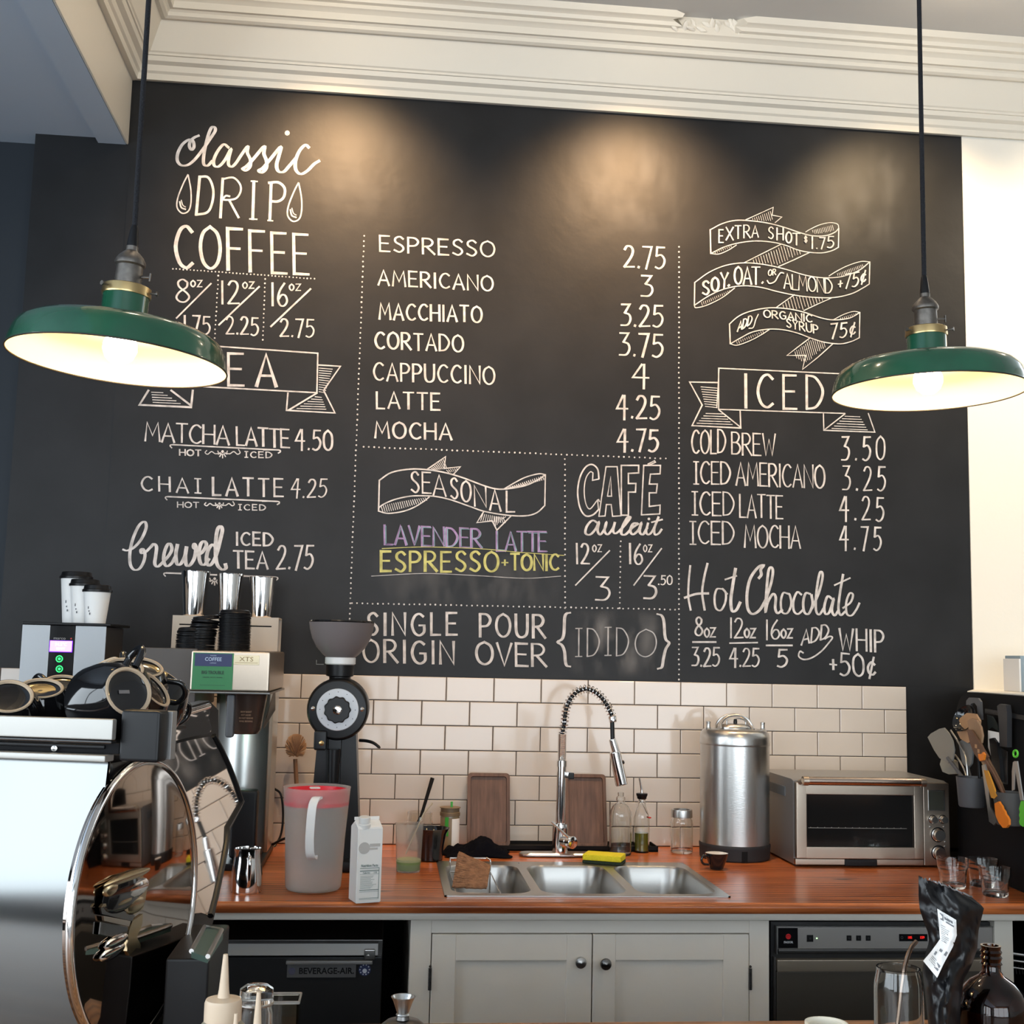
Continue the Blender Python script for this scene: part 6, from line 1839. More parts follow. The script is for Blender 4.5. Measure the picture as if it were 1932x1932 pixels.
pendant(1752, 741, -1.54, -1.2, 'green enamel pendant lamp hanging at the right, before the white wall', .199)

# ================================================================== tools on the black board
def flat_tool(name, pts, x, label, cat, m, thick=.004, parent=None, pname='blade'):
    q = [Q(a, b, x) for a, b in pts]
    return q
def tool(name, label, cat, px, py, x):
    return thing(name, Q(px, py, x), label, cat)
def sheet(pts, x, th=.004):
    q = [Q(a, b, x) for a, b in pts]
    return MB().prism(q, (th, 0, 0))
def stem(pts, x, r, n=8):
    q = [Q(p[0], p[1], x + (p[2] if len(p) > 2 else 0)) for p in pts]
    return MB().tube(cr(q, 4) if len(q) > 2 else q, r, n)
def bucket(px, ptop, pbot, w_, x, label, m):
    c_ = Q(px, ptop, x)
    zb_ = Q(px, pbot, x).z
    r_ = w_ / 2 * (c_ - CAM).dot(D_) / F
    o = thing('utensil_cup', (c_.x, c_.y, zb_), label, 'holder')
    h_ = c_.z - zb_
    po = [(r_ * .80, 0), (r_ * .86, .004), (r_, h_)]
    link('cup_body', MB().lathe(vessel(po, .003, .005), 36), m, o, world=False)
    link('hook', MB().box((r_ * .8, -.012, h_ - .02), (1.372 - c_.x, .012, h_ - .008), .001), m, o, world=False)
    return o
bucket(1833, 1466, 1522, 56, 1.318, 'slate grey plastic utensil cup, the left of two hanging on the black board', grey_plastic)
bucket(1903, 1494, 1556, 54, 1.318, 'dark grey plastic utensil cup, the right of two hanging on the black board', mat('dark grey plastic', (0.065, 0.062, 0.06), 0.5))
o = tool('turner', 'grey silicone turner leaning left out of the left utensil cup', 'utensil', 1800, 1440, 1.32)
link('blade', sheet([(1750, 1391), (1756, 1384), (1772, 1375), (1781, 1373), (1790, 1384), (1797, 1398), (1800, 1415), (1797, 1436), (1788, 1440), (1772, 1430), (1762, 1415)], 1.322, .004), silicone_grey, o)
link('handle', stem([(1788, 1430), (1805, 1452), (1826, 1482), (1832, 1500)], 1.320, .0055), grey_plastic, o)
o = tool('steel_tongs', 'thin steel tongs standing in the left utensil cup behind the grey turner', 'utensil', 1815, 1420, 1.332)
link('arm', stem([(1794, 1378), (1808, 1400), (1822, 1430), (1828, 1500)], 1.330, .003), steel, o)
link('arm', stem([(1802, 1424), (1812, 1438), (1822, 1462), (1824, 1500)], 1.334, .0028), steel, o)
o = tool('spoonula', 'pale grey rubber spoon in the left utensil cup', 'utensil', 1825, 1430, 1.34)
link('bowl', sheet([(1808, 1400), (1818, 1394), (1830, 1400), (1835, 1420), (1833, 1440), (1826, 1450), (1815, 1440)], 1.342, .005), mat('blue grey silicone', (0.20, 0.21, 0.21), .45), o)
link('handle', stem([(1826, 1446), (1832, 1470), (1836, 1500)], 1.341, .004), grey_plastic, o)
o = tool('wooden_spoon', 'big round pale wooden spoon fanned above the two utensil cups', 'utensil', 1835, 1380, 1.34)
cc_ = Q(1822, 1375, 1.335)
oval = [(1806, 1368), (1811, 1355), (1824, 1345), (1840, 1347), (1848, 1360), (1846, 1378), (1838, 1396), (1826, 1402), (1812, 1394), (1806, 1382)]
link('bowl', sheet(oval, 1.330, .006), bamboo, o)
link('handle', stem([(1836, 1398), (1852, 1430), (1880, 1500), (1886, 1520)], 1.327, .005), bamboo, o)
o = tool('wooden_spoon', 'narrow brown and tan wooden spoon lying over the big round one', 'utensil', 1850, 1400, 1.32)
link('bowl', sheet([(1825, 1360), (1832, 1355), (1842, 1358), (1850, 1372), (1853, 1388), (1851, 1402), (1845, 1404), (1836, 1396), (1828, 1378)], 1.322, .006), mat('tan spoon wood', (0.36, 0.22, 0.125), .5, var=.3), o)
link('handle', stem([(1847, 1398), (1862, 1430), (1888, 1480), (1900, 1520)], 1.321, .0055), mat('mid brown spoon wood', (0.24, 0.14, 0.08), .5, var=.2), o)
o = tool('slotted_spatula', 'dark brown wooden spatula with three slots before the spoons', 'utensil', 1850, 1420, 1.31)
sl = [(1824, 1376), (1832, 1377), (1842, 1392), (1852, 1408), (1864, 1428), (1858, 1438), (1848, 1436), (1838, 1422), (1830, 1402)]
bl_ = link('blade', sheet(sl, 1.312, .005), brown_wood, o)
for (a, b_) in ((1841, 1408), (1846, 1417), (1850, 1426)):
    link('slot', sheet([(a - 2, b_ - 4), (a + 2, b_ - 3), (a + 2, b_ + 4), (a - 2, b_ + 3)], 1.3112, .0005), bamboo, bl_)
link('handle', stem([(1858, 1432), (1876, 1462), (1894, 1500), (1898, 1520)], 1.311, .006), brown_wood, o)
o = tool('black_ladle', 'glossy black ladle head behind the wooden spoons', 'utensil', 1825, 1360, 1.35)
lc_ = Q(1829, 1362, 1.350)
link('bowl', MB().lathe([(0, 0), (.020, .003), (.036, .012), (.043, .024), (.041, .024), (.034, .014), (.018, .006), (0, .004)], 32, T(lc_) @ RY(-62) @ RX(15)), black_gloss, o)
link('handle', stem([(1838, 1375), (1846, 1430), (1850, 1500)], 1.352, .005), black_plastic, o)
o = tool('hanging_strap', 'grey plastic hook tab with a slot at the top of the black board', 'hook', 1836, 1332, 1.36)
link('tab', sheet([(1822, 1356), (1823, 1322), (1828, 1316), (1845, 1317), (1850, 1324), (1852, 1358), (1845, 1358), (1843, 1332), (1838, 1326), (1832, 1328), (1829, 1336), (1829, 1357)], 1.362, .006), mat('mid grey plastic', (0.10, 0.10, 0.105), .5), o)
o = tool('folded_cloth', 'pale grey cloth folded behind the grey turner', 'cloth', 1790, 1450, 1.36)
link('cloth', sheet([(1773, 1442), (1776, 1430), (1786, 1428), (1800, 1436), (1803, 1460), (1790, 1461), (1778, 1456)], 1.366, .012), mat('pale grey cloth', (0.30, 0.29, 0.25), .9), o)
o = tool('orange_tongs', 'steel tongs with orange silicone tips hanging between the two utensil cups', 'utensil', 1870, 1500, 1.28)
link('pull_ring', sheet([(1845, 1422), (1850, 1424), (1854, 1419), (1857, 1424), (1855, 1434), (1849, 1436), (1846, 1430)], 1.282, .006), mat('orange silicone', (0.85, 0.24, 0.02), .45), o)
link('steel_arm', MB().prism([Q(*p, 1.284) for p in ((1852, 1444), (1858, 1442), (1863, 1470), (1868, 1522), (1878, 1542), (1879, 1552), (1875, 1557), (1866, 1550), (1862, 1520), (1856, 1475))], (.004, 0, 0)), steel, o)
link('orange_arm', MB().prism([Q(*p, 1.279) for p in ((1856, 1453), (1863, 1454), (1873, 1480), (1880, 1502), (1876, 1507), (1870, 1505), (1862, 1478))], (.004, 0, 0)), mat('amber orange plastic', (0.62, 0.28, 0.03), .45), o)
link('steel_shank', MB().prism([Q(*p, 1.281) for p in ((1873, 1504), (1880, 1504), (1884, 1516), (1877, 1520))], (.003, 0, 0)), steel_dark, o)
tip = [(1876, 1516), (1884, 1512)] + [(1886 + i * 2.6 + (1.2 if i % 2 else 0), 1516 + i * 5) for i in range(6)] + [(1903, 1547), (1903, 1556), (1898, 1562), (1892, 1562), (1884, 1552), (1878, 1538)]
link('orange_tip', MB().prism([Q(*p, 1.278) for p in tip], (.006, 0, 0)), MATS['orange silicone'], o)
o = tool('green_tongs', 'steel tongs with green silicone tips at the right edge of the board', 'utensil', 1918, 1480, 1.28)
rg = [Q(1916 + 4.2 * math.cos(2 * PI * k / 16), 1422 + 6.3 * math.sin(2 * PI * k / 16), 1.282) for k in range(16)]
lime = mat('lime green silicone', (0.13, 0.62, 0.05), .45)
link('pull_ring', MB().tube(rg, .0028, 8, closed=True), lime, o)
link('arm', MB().prism([Q(*p, 1.283) for p in ((1911, 1438), (1914, 1436), (1914, 1452), (1913, 1490), (1909, 1492), (1909, 1455))], (.003, 0, 0)), steel, o)
link('arm', MB().prism([Q(*p, 1.280) for p in ((1913, 1436), (1919, 1436), (1924, 1470), (1930, 1510), (1925, 1510), (1918, 1470))], (.003, 0, 0)), steel, o)
tip = [(1926, 1511), (1932, 1511)] + [(1938, 1520), (1941, 1540), (1938, 1556), (1930, 1560)] + [(1924 - (1.5 if i % 2 else 0), 1556 - i * 6) for i in range(7)]
link('green_tip', MB().prism([Q(*p, 1.278) for p in tip], (.006, 0, 0)), lime, o)
kr_ = tool('magnetic_knife_rack', 'black knife rack with dark handled knives on the right of the board', 'rack', 1880, 1345, 1.36)
link('rack_bar', MB().prism([Q(*p, 1.364) for p in ((1858, 1337), (1884, 1341), (1950, 1353), (1950, 1362), (1884, 1350), (1858, 1346))], (.008, 0, 0)), black_plastic, kr_)
o = tool('kitchen_knife', 'broad white bladed knife with a black handle hanging on the rack', 'knife', 1875, 1400, 1.35)
link('blade', sheet([(1864, 1378), (1884, 1382), (1887, 1392), (1883, 1405), (1876, 1408), (1871, 1430), (1864, 1410)], 1.352, .002), paper_white, o)
link('handle', sheet([(1866, 1394), (1874, 1392), (1880, 1400), (1886, 1440), (1888, 1475), (1876, 1470), (1870, 1430)], 1.346, .012), black_plastic, o)
o = tool('kitchen_knife', 'long grey steel blade hanging beside the white bladed knife', 'knife', 1892, 1440, 1.35)
link('blade', sheet([(1886, 1410), (1900, 1418), (1900, 1480), (1890, 1478)], 1.356, .002), steel_dark, o)
link('handle', sheet([(1881, 1332), (1886, 1328), (1898, 1330), (1900, 1345), (1900, 1410), (1886, 1408), (1884, 1360)], 1.350, .014), mat('charcoal handle', (0.03, 0.03, 0.033), .45), o)
o = tool('kitchen_knife', 'curved dark knife behind the black handles', 'knife', 1876, 1360, 1.357)
link('blade', sheet([(1862, 1348), (1874, 1352), (1882, 1368), (1884, 1380), (1872, 1372), (1864, 1378)], 1.358, .002), mat('dark blade', (.08, .11, .12), .25, .8), o)
# things on the ledge and beyond
o = thing('ledge_box', (1.92, -.30, 1.4465), 'pale blue grey box with a white frame on the ledge at the far right', 'box')
pa = P(1924, 1298, -.30)
link('frame', MB().box((pa.x, -.30, 1.4466), (pa.x + .006, -.20, 1.55), .001), white_plastic, o)
link('box_body', MB().box((pa.x + .0065, -.295, 1.4466), (pa.x + .16, -.20, 1.56), .002), mat('pale blue grey', (.28, .36, .42), .5), o)
o = thing('dish_rack', (1.33, -.86, .80), 'steel rack edge jutting out right of the cream upright', 'rack')
ra = P(1905, 1800, -.84)
mb = MB()
for k in range(3):
    q = [P(1902, 1798 + k * 13, -.83), P(1960, 1806 + k * 13, -.86)]
    mb.tube(q, .0045 - .001 * k, 8)
link('rails', mb, steel_h, o)
mb = MB()
for k in range(7):
    mb.tube([P(1898 + k * 6, 1822, -.83), P(1900 + k * 6, 1838, -.83)], .0012, 5)
link('tines', mb, steel_dark, o)

# ================================================================== bar counter in the foreground
BZ = .95
bar = thing('bar_counter', (0, -2.5, 0), 'amber wooden bar counter along the bottom of the picture', 'counter')
link('bar_top', MB().box((-2.6, -3.05, BZ - .04), (2.4, -1.985, BZ), .004), barwood, bar)
link('bar_front', MB().box((-2.5, -2.95, .001), (2.3, -2.10, BZ - .041)), black_matte, bar)

# ------------------------------------------------------------------ espresso machine
MA = math.radians(14.4)
ME = Vector((-.683, -2.167, 0))
mx = Vector((math.cos(MA), -math.sin(MA), 0)); my = Vector((math.sin(MA), math.cos(MA), 0))
def m_(u, v, z): return ME + mx * u + my * v + Vector((0, 0, z))
MM = Matrix(((mx.x, my.x, 0, ME.x), (mx.y, my.y, 0, ME.y), (0, 0, 1, 0), (0, 0, 0, 1)))
def mv(px, py, v):                 # u, z where a picture ray meets the machine plane v
    d = ray(px, py); p0 = m_(0, v, 0)
    p = CAM + d * ((p0 - CAM).dot(my) / d.dot(my))
    return (p - p0).dot(mx), p.z
def mu(px, py, u):                 # v, z where a picture ray meets the machine plane u
    d = ray(px, py); p0 = m_(u, 0, 0)
    p = CAM + d * ((p0 - CAM).dot(mx) / d.dot(mx))
    return (p - p0).dot(my), p.z
em = thing('espresso_machine', ME + Vector((-.3, .1, BZ)), 'large polished steel espresso machine with a round mirror side panel', 'coffee machine')
zc_ = 1.171; Rd = .190
DM_ = MM @ T((0, 0, zc_)) @ RY(90) @ RY(-1.6)
dd_ = link('side_disc', MB().lathe([(0, -.010), (Rd, -.010), (Rd, .002), (Rd * .94, .002), (Rd * .88, .0030), (Rd * .6, .006), (Rd * .3, .008), (0, .0085)], 128, DM_), dark_mirror, em)
link('disc_rim', MB().tube([DM_ @ Vector((Rd * math.cos(2 * PI * k / 96), Rd * math.sin(2 * PI * k / 96), 0)) for k in range(96)], .0058, 12, closed=True), chrome, dd_)
gilt = mat('gilt nickel relief', (0.55, 0.46, 0.30), .24, 1.0)
def em_pl(pts, u0=.0085, u1=.0125):
    q = [mu(a / 3.45, 1400 + b_ / 3.45, u0) for a, b_ in pts]
    return MB().prism([m_(u0, v, z) for v, z in q], mx * (u1 - u0))
def em_bl(a, b_, rv, rz_, out):
    v, z = mu(a / 3.45, 1400 + b_ / 3.45, .0105)
    return MB().lathe([(math.cos(t), math.sin(t)) for t in [(-PI / 2) + PI * k / 10 for k in range(11)]], 18, MM @ T((.0105, v, z)) @ Matrix.Diagonal((out, rv, rz_, 1)))
e_ = link('emblem', em_pl([(728, 890), (760, 868), (850, 850), (905, 862), (934, 895), (925, 930), (940, 965), (930, 1020), (915, 1085), (860, 1120), (800, 1100), (755, 1055), (640, 1075), (655, 1052), (725, 1045), (700, 1005), (697, 950), (712, 925), (745, 930), (735, 905)]), gilt, dd_, smooth=30)
for a, b_, rv, rz_, ou, m2 in ((805, 985, .060, .024, .0050, black_gloss), (722, 962, .022, .010, .0045, gilt), (872, 958, .045, .014, .0055, chrome), (830, 882, .070, .007, .0045, gilt), (880, 1060, .030, .012, .0040, gilt), (800, 1030, .04, .008, .005, gilt)):
    link('relief', em_bl(a, b_, rv, rz_, ou), m2, e_)
link('dark_stripe', em_pl([(645, 1078), (755, 1070), (870, 1130), (850, 1165), (700, 1130), (655, 1120)], .0088, .0110), black_gloss, e_)
link('banner', em_pl([(660, 1130), (840, 1165), (828, 1200), (665, 1163)], .0088, .0115), mat('pale nickel', (.6, .58, .52), .3, 1.0), e_)
link('dark_stripe', em_pl([(650, 1172), (826, 1205), (815, 1290), (640, 1250)], .0088, .0105), black_gloss, e_)
link('tail', em_pl([(850, 1165), (918, 1118), (915, 1180), (880, 1270), (906, 1322), (903, 1345), (875, 1340), (830, 1388), (815, 1360), (828, 1230)], .0088, .0115), gilt, e_, smooth=30)
link('tail_knob', em_bl(755, 1300, .034, .009, .004), chrome, e_)
link('tail_knob', em_bl(732, 1368, .036, .009, .004), chrome, e_)
VF = -.118
UL = -1.05
def zr_(py): return mv(100, py, VF)[1]
b0_, zb1 = mv(222, 1437, VF); b1_, zb0 = mv(303, 1341, VF)
link('corner_block', MB().box((b0_, VF, zb1), (b1_, VF + .030, zb0), .005, M=MM), black_plastic, em)
link('corner_strip', MB().box((b1_ - .010, VF + .0305, zb1 + .002), (b1_ + .0035, VF + .046, zb0 - .002), .001, M=MM), satin_grey, em)
zp_t, zp_b = zr_(1438), BZ + .012
mb = MB()
rows = 22
vs = []
for i in range(rows + 1):
    t = i / rows
    z = zp_b + (zp_t - zp_b) * t
    v = -.100 - .014 * math.sin(PI * t) + .008 * t
    vs += [m_(UL, v, z), m_(-.012, v, z)]
mb.add(vs, [[2 * i, 2 * i + 1, 2 * i + 3, 2 * i + 2] for i in range(rows)])
mb.prism([m_(UL, -.088, zp_b), m_(-.012, -.088, zp_b), m_(-.012, -.088, zp_t), m_(UL, -.088, zp_t)], my * .003)
link('rear_panel', mb, mat('polished pale steel panel', (0.19, 0.197, 0.196), .12, 1.0), em)
ue = b0_ - .001
rail_m = mat('pale satin rail', (0.44, 0.43, 0.40), .4, .5)
link('upper_rail', MB().box((UL, VF - .018, zr_(1391)), (ue, VF - .006, zr_(1352)), .002, M=MM), rail_m, em)
link('rail_edge', MB().box((UL, VF - .019, zr_(1398)), (ue, VF - .004, zr_(1392)), .002, M=MM), steel_dark, em)
link('slot', MB().box((UL, VF + .004, zr_(1419)), (ue, VF + .016, zr_(1398.5)), .001, M=MM), black_matte, em)
link('lower_rail', MB().box((UL, VF - .014, zr_(1433)), (ue - .010, VF + .012, zr_(1420)), .002, M=MM), rail_m, em)
ub, zbb = mv(101, 1412, VF)
link('small_bolt', MB().lathe([(0, 0), (.004, 0), (.004, .005), (0, .006)], 12, T(m_(ub, VF + .004, zbb)) @ RX(90)), steel, em)
tray_z = zr_(1362) - .028
link('body', MB().box((UL + .01, -.080, BZ + .02), (-.014, .02, zp_t), .01, M=MM).box((UL + .01, .015, BZ + .02), (-.11, .36, zp_t), .01, M=MM), black_plastic, em)
link('cup_tray', MB().box((UL + .01, VF + .001, tray_z - .006), (-.006, .04, tray_z), .002, M=MM).box((UL + .01, .03, tray_z - .006), (-.09, .34, tray_z), .002, M=MM), black_plastic, em)
link('base_frame', MB().box((UL, -.05, BZ + .001), (-.015, .40, BZ + .0195), .003, M=MM), black_matte, em)
# leaning mirror wing on the barista side
wn_dir = Vector((math.sin(math.radians(3)), math.cos(math.radians(3)), 0))
def wing_pt(px, py, lean, p0, head=12):
    hd_ = math.radians(head)
    n_ = Vector((math.cos(hd_), -math.sin(hd_), 0)) * math.cos(math.radians(lean)) + Vector((0, 0, math.sin(math.radians(lean))))
    d = ray(px, py)
    return CAM + d * ((p0 - CAM).dot(n_) / d.dot(n_)), n_
W0 = Vector((-.668, -1.955, 1.10))
outl = [(300, 1412), (312, 1408), (360, 1396), (403, 1388), (418, 1416), (432, 1446), (445, 1480), (455, 1511), (452, 1520), (428, 1562), (427, 1590), (418, 1640), (406, 1695), (397, 1728), (380, 1722), (363, 1724), (362, 1700), (351, 1600), (329, 1500), (306, 1440)]
q = [wing_pt(a, b_, 15, W0) for a, b_ in outl]
wg = link('wing_panel', MB().prism([p for p, n_ in q], -q[0][1] * .004), mirror, em, smooth=0)
edge = [wing_pt(a, b_, 15, W0)[0] for a, b_ in outl[3:14]]
link('wing_edge', MB().tube(edge, .0055, 8), black_plastic, wg)
W1 = W0 + Vector((-.012, 0, .0))
band = [(300, 1362), (312, 1357), (394, 1332), (397, 1345), (393, 1352), (399, 1372), (398, 1382), (312, 1402), (300, 1406)]
WB = wing_pt(312, 1404, 15, W0)[0]
q = [wing_pt(a, b_, 20, WB, 12) for a, b_ in band]
wb_ = link('wing_band', MB().prism([p for p, n_ in q], -q[0][1] * .004), mirror, em, smooth=0)
link('band_rail', MB().tube([q[0][0], q[1][0], q[2][0]], .0055, 10), chrome, wb_)
mb = MB().prism([wing_pt(a, b_, 15, W0 + Vector((-.02, 0, 0)))[0] for a, b_ in ((300, 1350), (395, 1322), (412, 1340), (412, 1395), (455, 1500), (462, 1512), (434, 1566), (432, 1600), (402, 1740), (385, 1800), (362, 1800), (364, 1740), (352, 1600), (330, 1500), (306, 1440))], Vector((-.02, 0, 0)))
link('wing_backing', mb, black_plastic, em, smooth=0)
# drip tray side and steel spout plate, its green reflection painted into the colour
zz = 1.10
tr = [Zp(361, 1796, zz), Zp(386, 1750, zz), Zp(418, 1756, zz), Zp(421, 1762, zz), Zp(392, 1806, zz)]
st_ = link('tray_plate', MB().prism(tr, (0, 0, -.008)), mat('steel tray with green reflection', (.13, .22, .19), .3, .3), em)
link('plate_edge', MB().tube([tr[0] + Vector((0, 0, .001)), tr[1] + Vector((0, 0, .001)), tr[2] + Vector((0, 0, .001)), tr[4] + Vector((0, 0, .001))], .0035, 8), steel, st_)
ta_ = Zp(340, 1806, 1.09); tb_ = Zp(392, 1812, 1.09)
link('tray_block', MB().box((ta_.x - .02, ta_.y, BZ + .001), (tb_.x, ta_.y + .22, 1.088), .004), black_plastic, em)

# ------------------------------------------------------------------ cups on the machine
tan = mat('unglazed tan ring', (0.52, 0.40, 0.28), .7)
def big_cup(foot_px, foot_py, y, ax, label, s_=1.0, hang=0):
    s_ *= 1.08
    u_c, z_c = mv(foot_px, foot_py, y)
    fcen = m_(u_c, y, z_c)
    ax = Vector(ax).normalized()
    o = thing('coffee_cup', fcen, label, 'cup', group='black cups stacked on the machine')
    qt = ax.to_track_quat('Z', 'Y').to_matrix().to_4x4() @ RZ(hang)
    o.rotation_euler = qt.to_euler()
    r_ = .047 * s_; h_ = .058 * s_
    # local z = 0 at the foot, the mouth at -h_
    po = [(.0285 * s_, 0), (.030 * s_, -.004 * s_), (r_ * .80, -h_ * .30), (r_ * .95, -h_ * .65), (r_, -h_)]
    prof = [(0, -.0045 * s_), (.018 * s_, -.005 * s_), (.0245 * s_, -.0035 * s_)] + po + [(r_ * .96, -h_), (r_ * .90, -h_ * .6), (r_ * .6, -h_ * .2), (0, -h_ * .14)]
    link('shell', MB().lathe(prof, 44), black_gloss, o, world=False)
    link('foot_ring', MB().ring([(.0238 * s_, -.002 * s_), (.0248 * s_, .0008), (.0272 * s_, .0010), (.0288 * s_, -.001 * s_), (.0265 * s_, -.003 * s_)], 44), tan, o, world=False)
    hp_ = [(r_ * .78, 0, -h_ * .22), (r_ * 1.22, 0, -h_ * .20), (r_ * 1.42, 0, -h_ * .45), (r_ * 1.28, 0, -h_ * .72), (r_ * .94, 0, -h_ * .78)]
    link('handle', MB().tube(cr(hp_), .0042 * s_, 10), black_gloss, o, world=False)
    return o
big_cup(16, 1313, -.03, (.18, -.62, .75), 'black cup turned upside down at the left edge of the stack', 1.12, 200)
big_cup(78, 1298, .05, (.10, -.42, .9), 'second black upturned cup from the left edge', 1.05, 250)
big_cup(122, 1289, .19, (.15, -.36, .92), 'black upturned cup behind the second, under the green buttons', 1.05, 120)
b5 = big_cup(243, 1304, -.04, (.62, -.72, .30), 'large black cup lying on its side with its ringed foot facing out', 1.16, 60)
link('foot_mark', MB().box((-.008, -.0025, .0), (.008, .0025, .0004), 0, M=T((-.002, .004, -.0046)) @ RZ(-60)), mat('grey foot print', (.16, .15, .15), .6), b5, world=False)
big_cup(190, 1262, .13, (-.45, -.35, .72), 'black upturned cup tilted left at the top of the stack', 1.0, 20)
big_cup(232, 1262, .06, (.12, -.52, .85), 'black upturned cup in the middle of the top of the stack', 1.0, 90)
big_cup(272, 1258, .16, (.25, -.40, .88), 'black upturned cup at the right of the top, behind the middle one', 1.0, 330)
big_cup(292, 1300, .08, (.75, -.25, .62), 'black cup leaning at the right end of the stack', 1.05, 10)
big_cup(330, 1286, .26, (.55, .25, .78), 'black cup farthest right, its handle catching violet light', 1.0, 300)

# ------------------------------------------------------------------ foreground things on the bar
def fstand(px, wpx, ty, y):
    c_ = P(px, 1900, y)
    d = (Vector((c_.x, y, 1.1)) - CAM).dot(D_)
    return Vector((c_.x, y, BZ + .0005)), wpx / 2 * d / F, P(px, ty, y).z - BZ
milky = mat('cream squeeze plastic', (0.50, 0.47, 0.37), .4, trans=.5, ior=1.2)
tan_pl = mat('beige nozzle plastic', (0.66, 0.52, 0.38), .45)
def squeeze(px, w_, ty, y, label, h_=None, hollow_col=None):
    c0, r, h = fstand(px, w_, ty, y)
    o = thing('squeeze_bottle', c0, label, 'bottle', group='beige nozzle squeeze bottles on the bar')
    hb = h - .075
    po = [(0, 0), (r * .96, 0), (r, .004), (r, hb - .018), (r * .93, hb - .008), (r * .72, hb - .001), (r * .70, hb), (0, hb)]
    link('bottle_body', MB().lathe(po, 40), milky, o, world=False)
    cp = link('screw_cap', MB().lathe([(0, hb), (r * .73, hb), (r * .73, hb + .020), (r * .68, hb + .024), (r * .26, hb + .026), (0, hb + .026)], 40), tan_pl, o, world=False)
    link('nozzle', MB().lathe([(0, hb + .025), (r * .25, hb + .025), (r * .20, hb + .035), (r * .10, h - .002), (r * .09, h), (0, h)], 20), tan_pl, cp, world=False)
squeeze(421, 95, 1801, -2.44, 'cream squeeze bottle with a beige pointed nozzle, tallest and leftmost of three')
squeeze(487, 82, 1872, -2.52, 'squeeze bottle whose beige nozzle rises right of the tallest one')
squeeze(446, 70, 1913, -2.62, 'squeeze bottle nearest the camera, only its nozzle tip showing')
c0, r, h = fstand(483, 64, 1860, -2.30)
o = thing('lidded_glass_jar', c0, 'round glass jar with a clamped glass lid behind the squeeze bottles', 'jar')
link('body', MB().lathe(vessel([(r * .9, 0), (r, .005), (r, h * .75), (r * .9, h * .80), (r * .95, h * .84)], .003, .006), 40), glass, o, world=False)
link('lid', MB().lathe([(0, h * .85), (r * .98, h * .85), (r * 1.0, h * .90), (r * .97, h * .97), (r * .7, h), (0, h)], 40), glass, o, world=False)
link('wire_band', MB().tube([(r * .97 * math.cos(2 * PI * k / 32), r * .97 * math.sin(2 * PI * k / 32), h * .845) for k in range(32)], .0018, 6, closed=True), steel, o, world=False)
c0, r, h = fstand(535, 60, 1884, -2.24)
o = thing('acrylic_bin', c0, 'clear square acrylic bin right of the squeeze bottles', 'bin')
mb = MB()
for a_, b_ in (((-r, -r, .001), (r, -r + .003, h)), ((-r, r - .003, .001), (r, r, h)), ((-r, -r + .003, .001), (-r + .003, r - .003, h)), ((r - .003, -r + .003, .001), (r, r - .003, h)), ((-r + .003, -r + .003, .001), (r - .003, r - .003, .004))):
    mb.box(a_, b_)
link('walls', mb, glass, o, world=False)
link('lip', MB().tube([(-r, -r, h), (r, -r, h), (r, r, h), (-r, r, h)], .0022, 6, closed=True), frost, o, world=False)
# jigger on a steel shaker
c0, r, h = fstand(761, 84, 1924, -2.36)
o = thing('steel_shaker', c0, 'dark steel shaker with a domed top below the jigger', 'shaker')
link('tin', MB().lathe([(0, 0), (r * .8, 0), (r * .84, .003), (r, h - .012), (r * .97, h - .007), (r * .75, h - .002), (0, h)], 44), steel_dark, o, world=False)
j0 = Vector((c0.x - .0005, c0.y, BZ + h + .0008))
jh = P(760, 1880, -2.36).z - j0.z
o = thing('jigger', j0, 'small copper and steel jigger standing on the shaker', 'jigger')
jr_ = 20 * 1.6 / F
link('cup', MB().lathe([(0, jh * .26), (jr_ * .50, jh * .26), (jr_ * .93, jh * .86), (jr_ * 1.1, jh), (jr_ * .98, jh), (jr_ * .85, jh * .86), (jr_ * .42, jh * .36), (0, jh * .34)], 36), steel, o, world=False)
link('waist_ring', MB().lathe([(0, jh * .16), (jr_ * .56, jh * .16), (jr_ * .62, jh * .20), (jr_ * .56, jh * .26), (0, jh * .26)], 30), steel, o, world=False)
link('small_cup', MB().lathe([(0, 0), (jr_ * .62, 0), (jr_ * .55, jh * .16), (0, jh * .16)], 30), steel_dark, o, world=False)
# white cup rim
c0, r, h = fstand(1559, 78, 1930, -2.38)
o = thing('paper_cup', c0, 'open white paper cup whose rim shows at the bottom edge', 'cup')
link('cup_body', MB().lathe(vessel([(r * .72, 0), (r * .97, h - .004), (r * 1.03, h - .003), (r * 1.03, h)], .002, .006), 44), mat('ivory cup card', (.84, .80, .68), .5), o, world=False)
link('drink', MB().lathe([(0, h - .022), (r * .90, h - .022), (r * .90, h - .018), (0, h - .018)], 36), mat('milky coffee', (.50, .38, .24), .4), o, world=False)
# can shaped glass with a metal straw
c0, r, h = fstand(1696, 91, 1826, -2.38)
o = thing('can_glass', c0, 'can shaped clear drinking glass with a bent metal straw', 'glass')
link('glass_wall', MB().lathe(vessel([(r * .9, 0), (r, .006), (r, h - .026), (r * .97, h - .018), (r * .88, h - .004), (r * .89, h)], .0022, .007), 56), glass, o, world=False)
link('last_sip', MB().lathe([(0, .0075), (r * .93, .0075), (r * .93, .030), (0, .030)], 40), mat('pale coffee dregs', (.35, .22, .12), .3), o, world=False)
s_pts = [P(1690, 1960, -2.375), P(1703, 1850, -2.375), P(1709, 1815, -2.37), P(1718, 1790, -2.365), P(1729, 1776, -2.36)]
link('metal_straw', MB().tube(cr(s_pts), .0030, 10), mat('bronze steel straw', (.30, .22, .17), .3, 1.0), o)
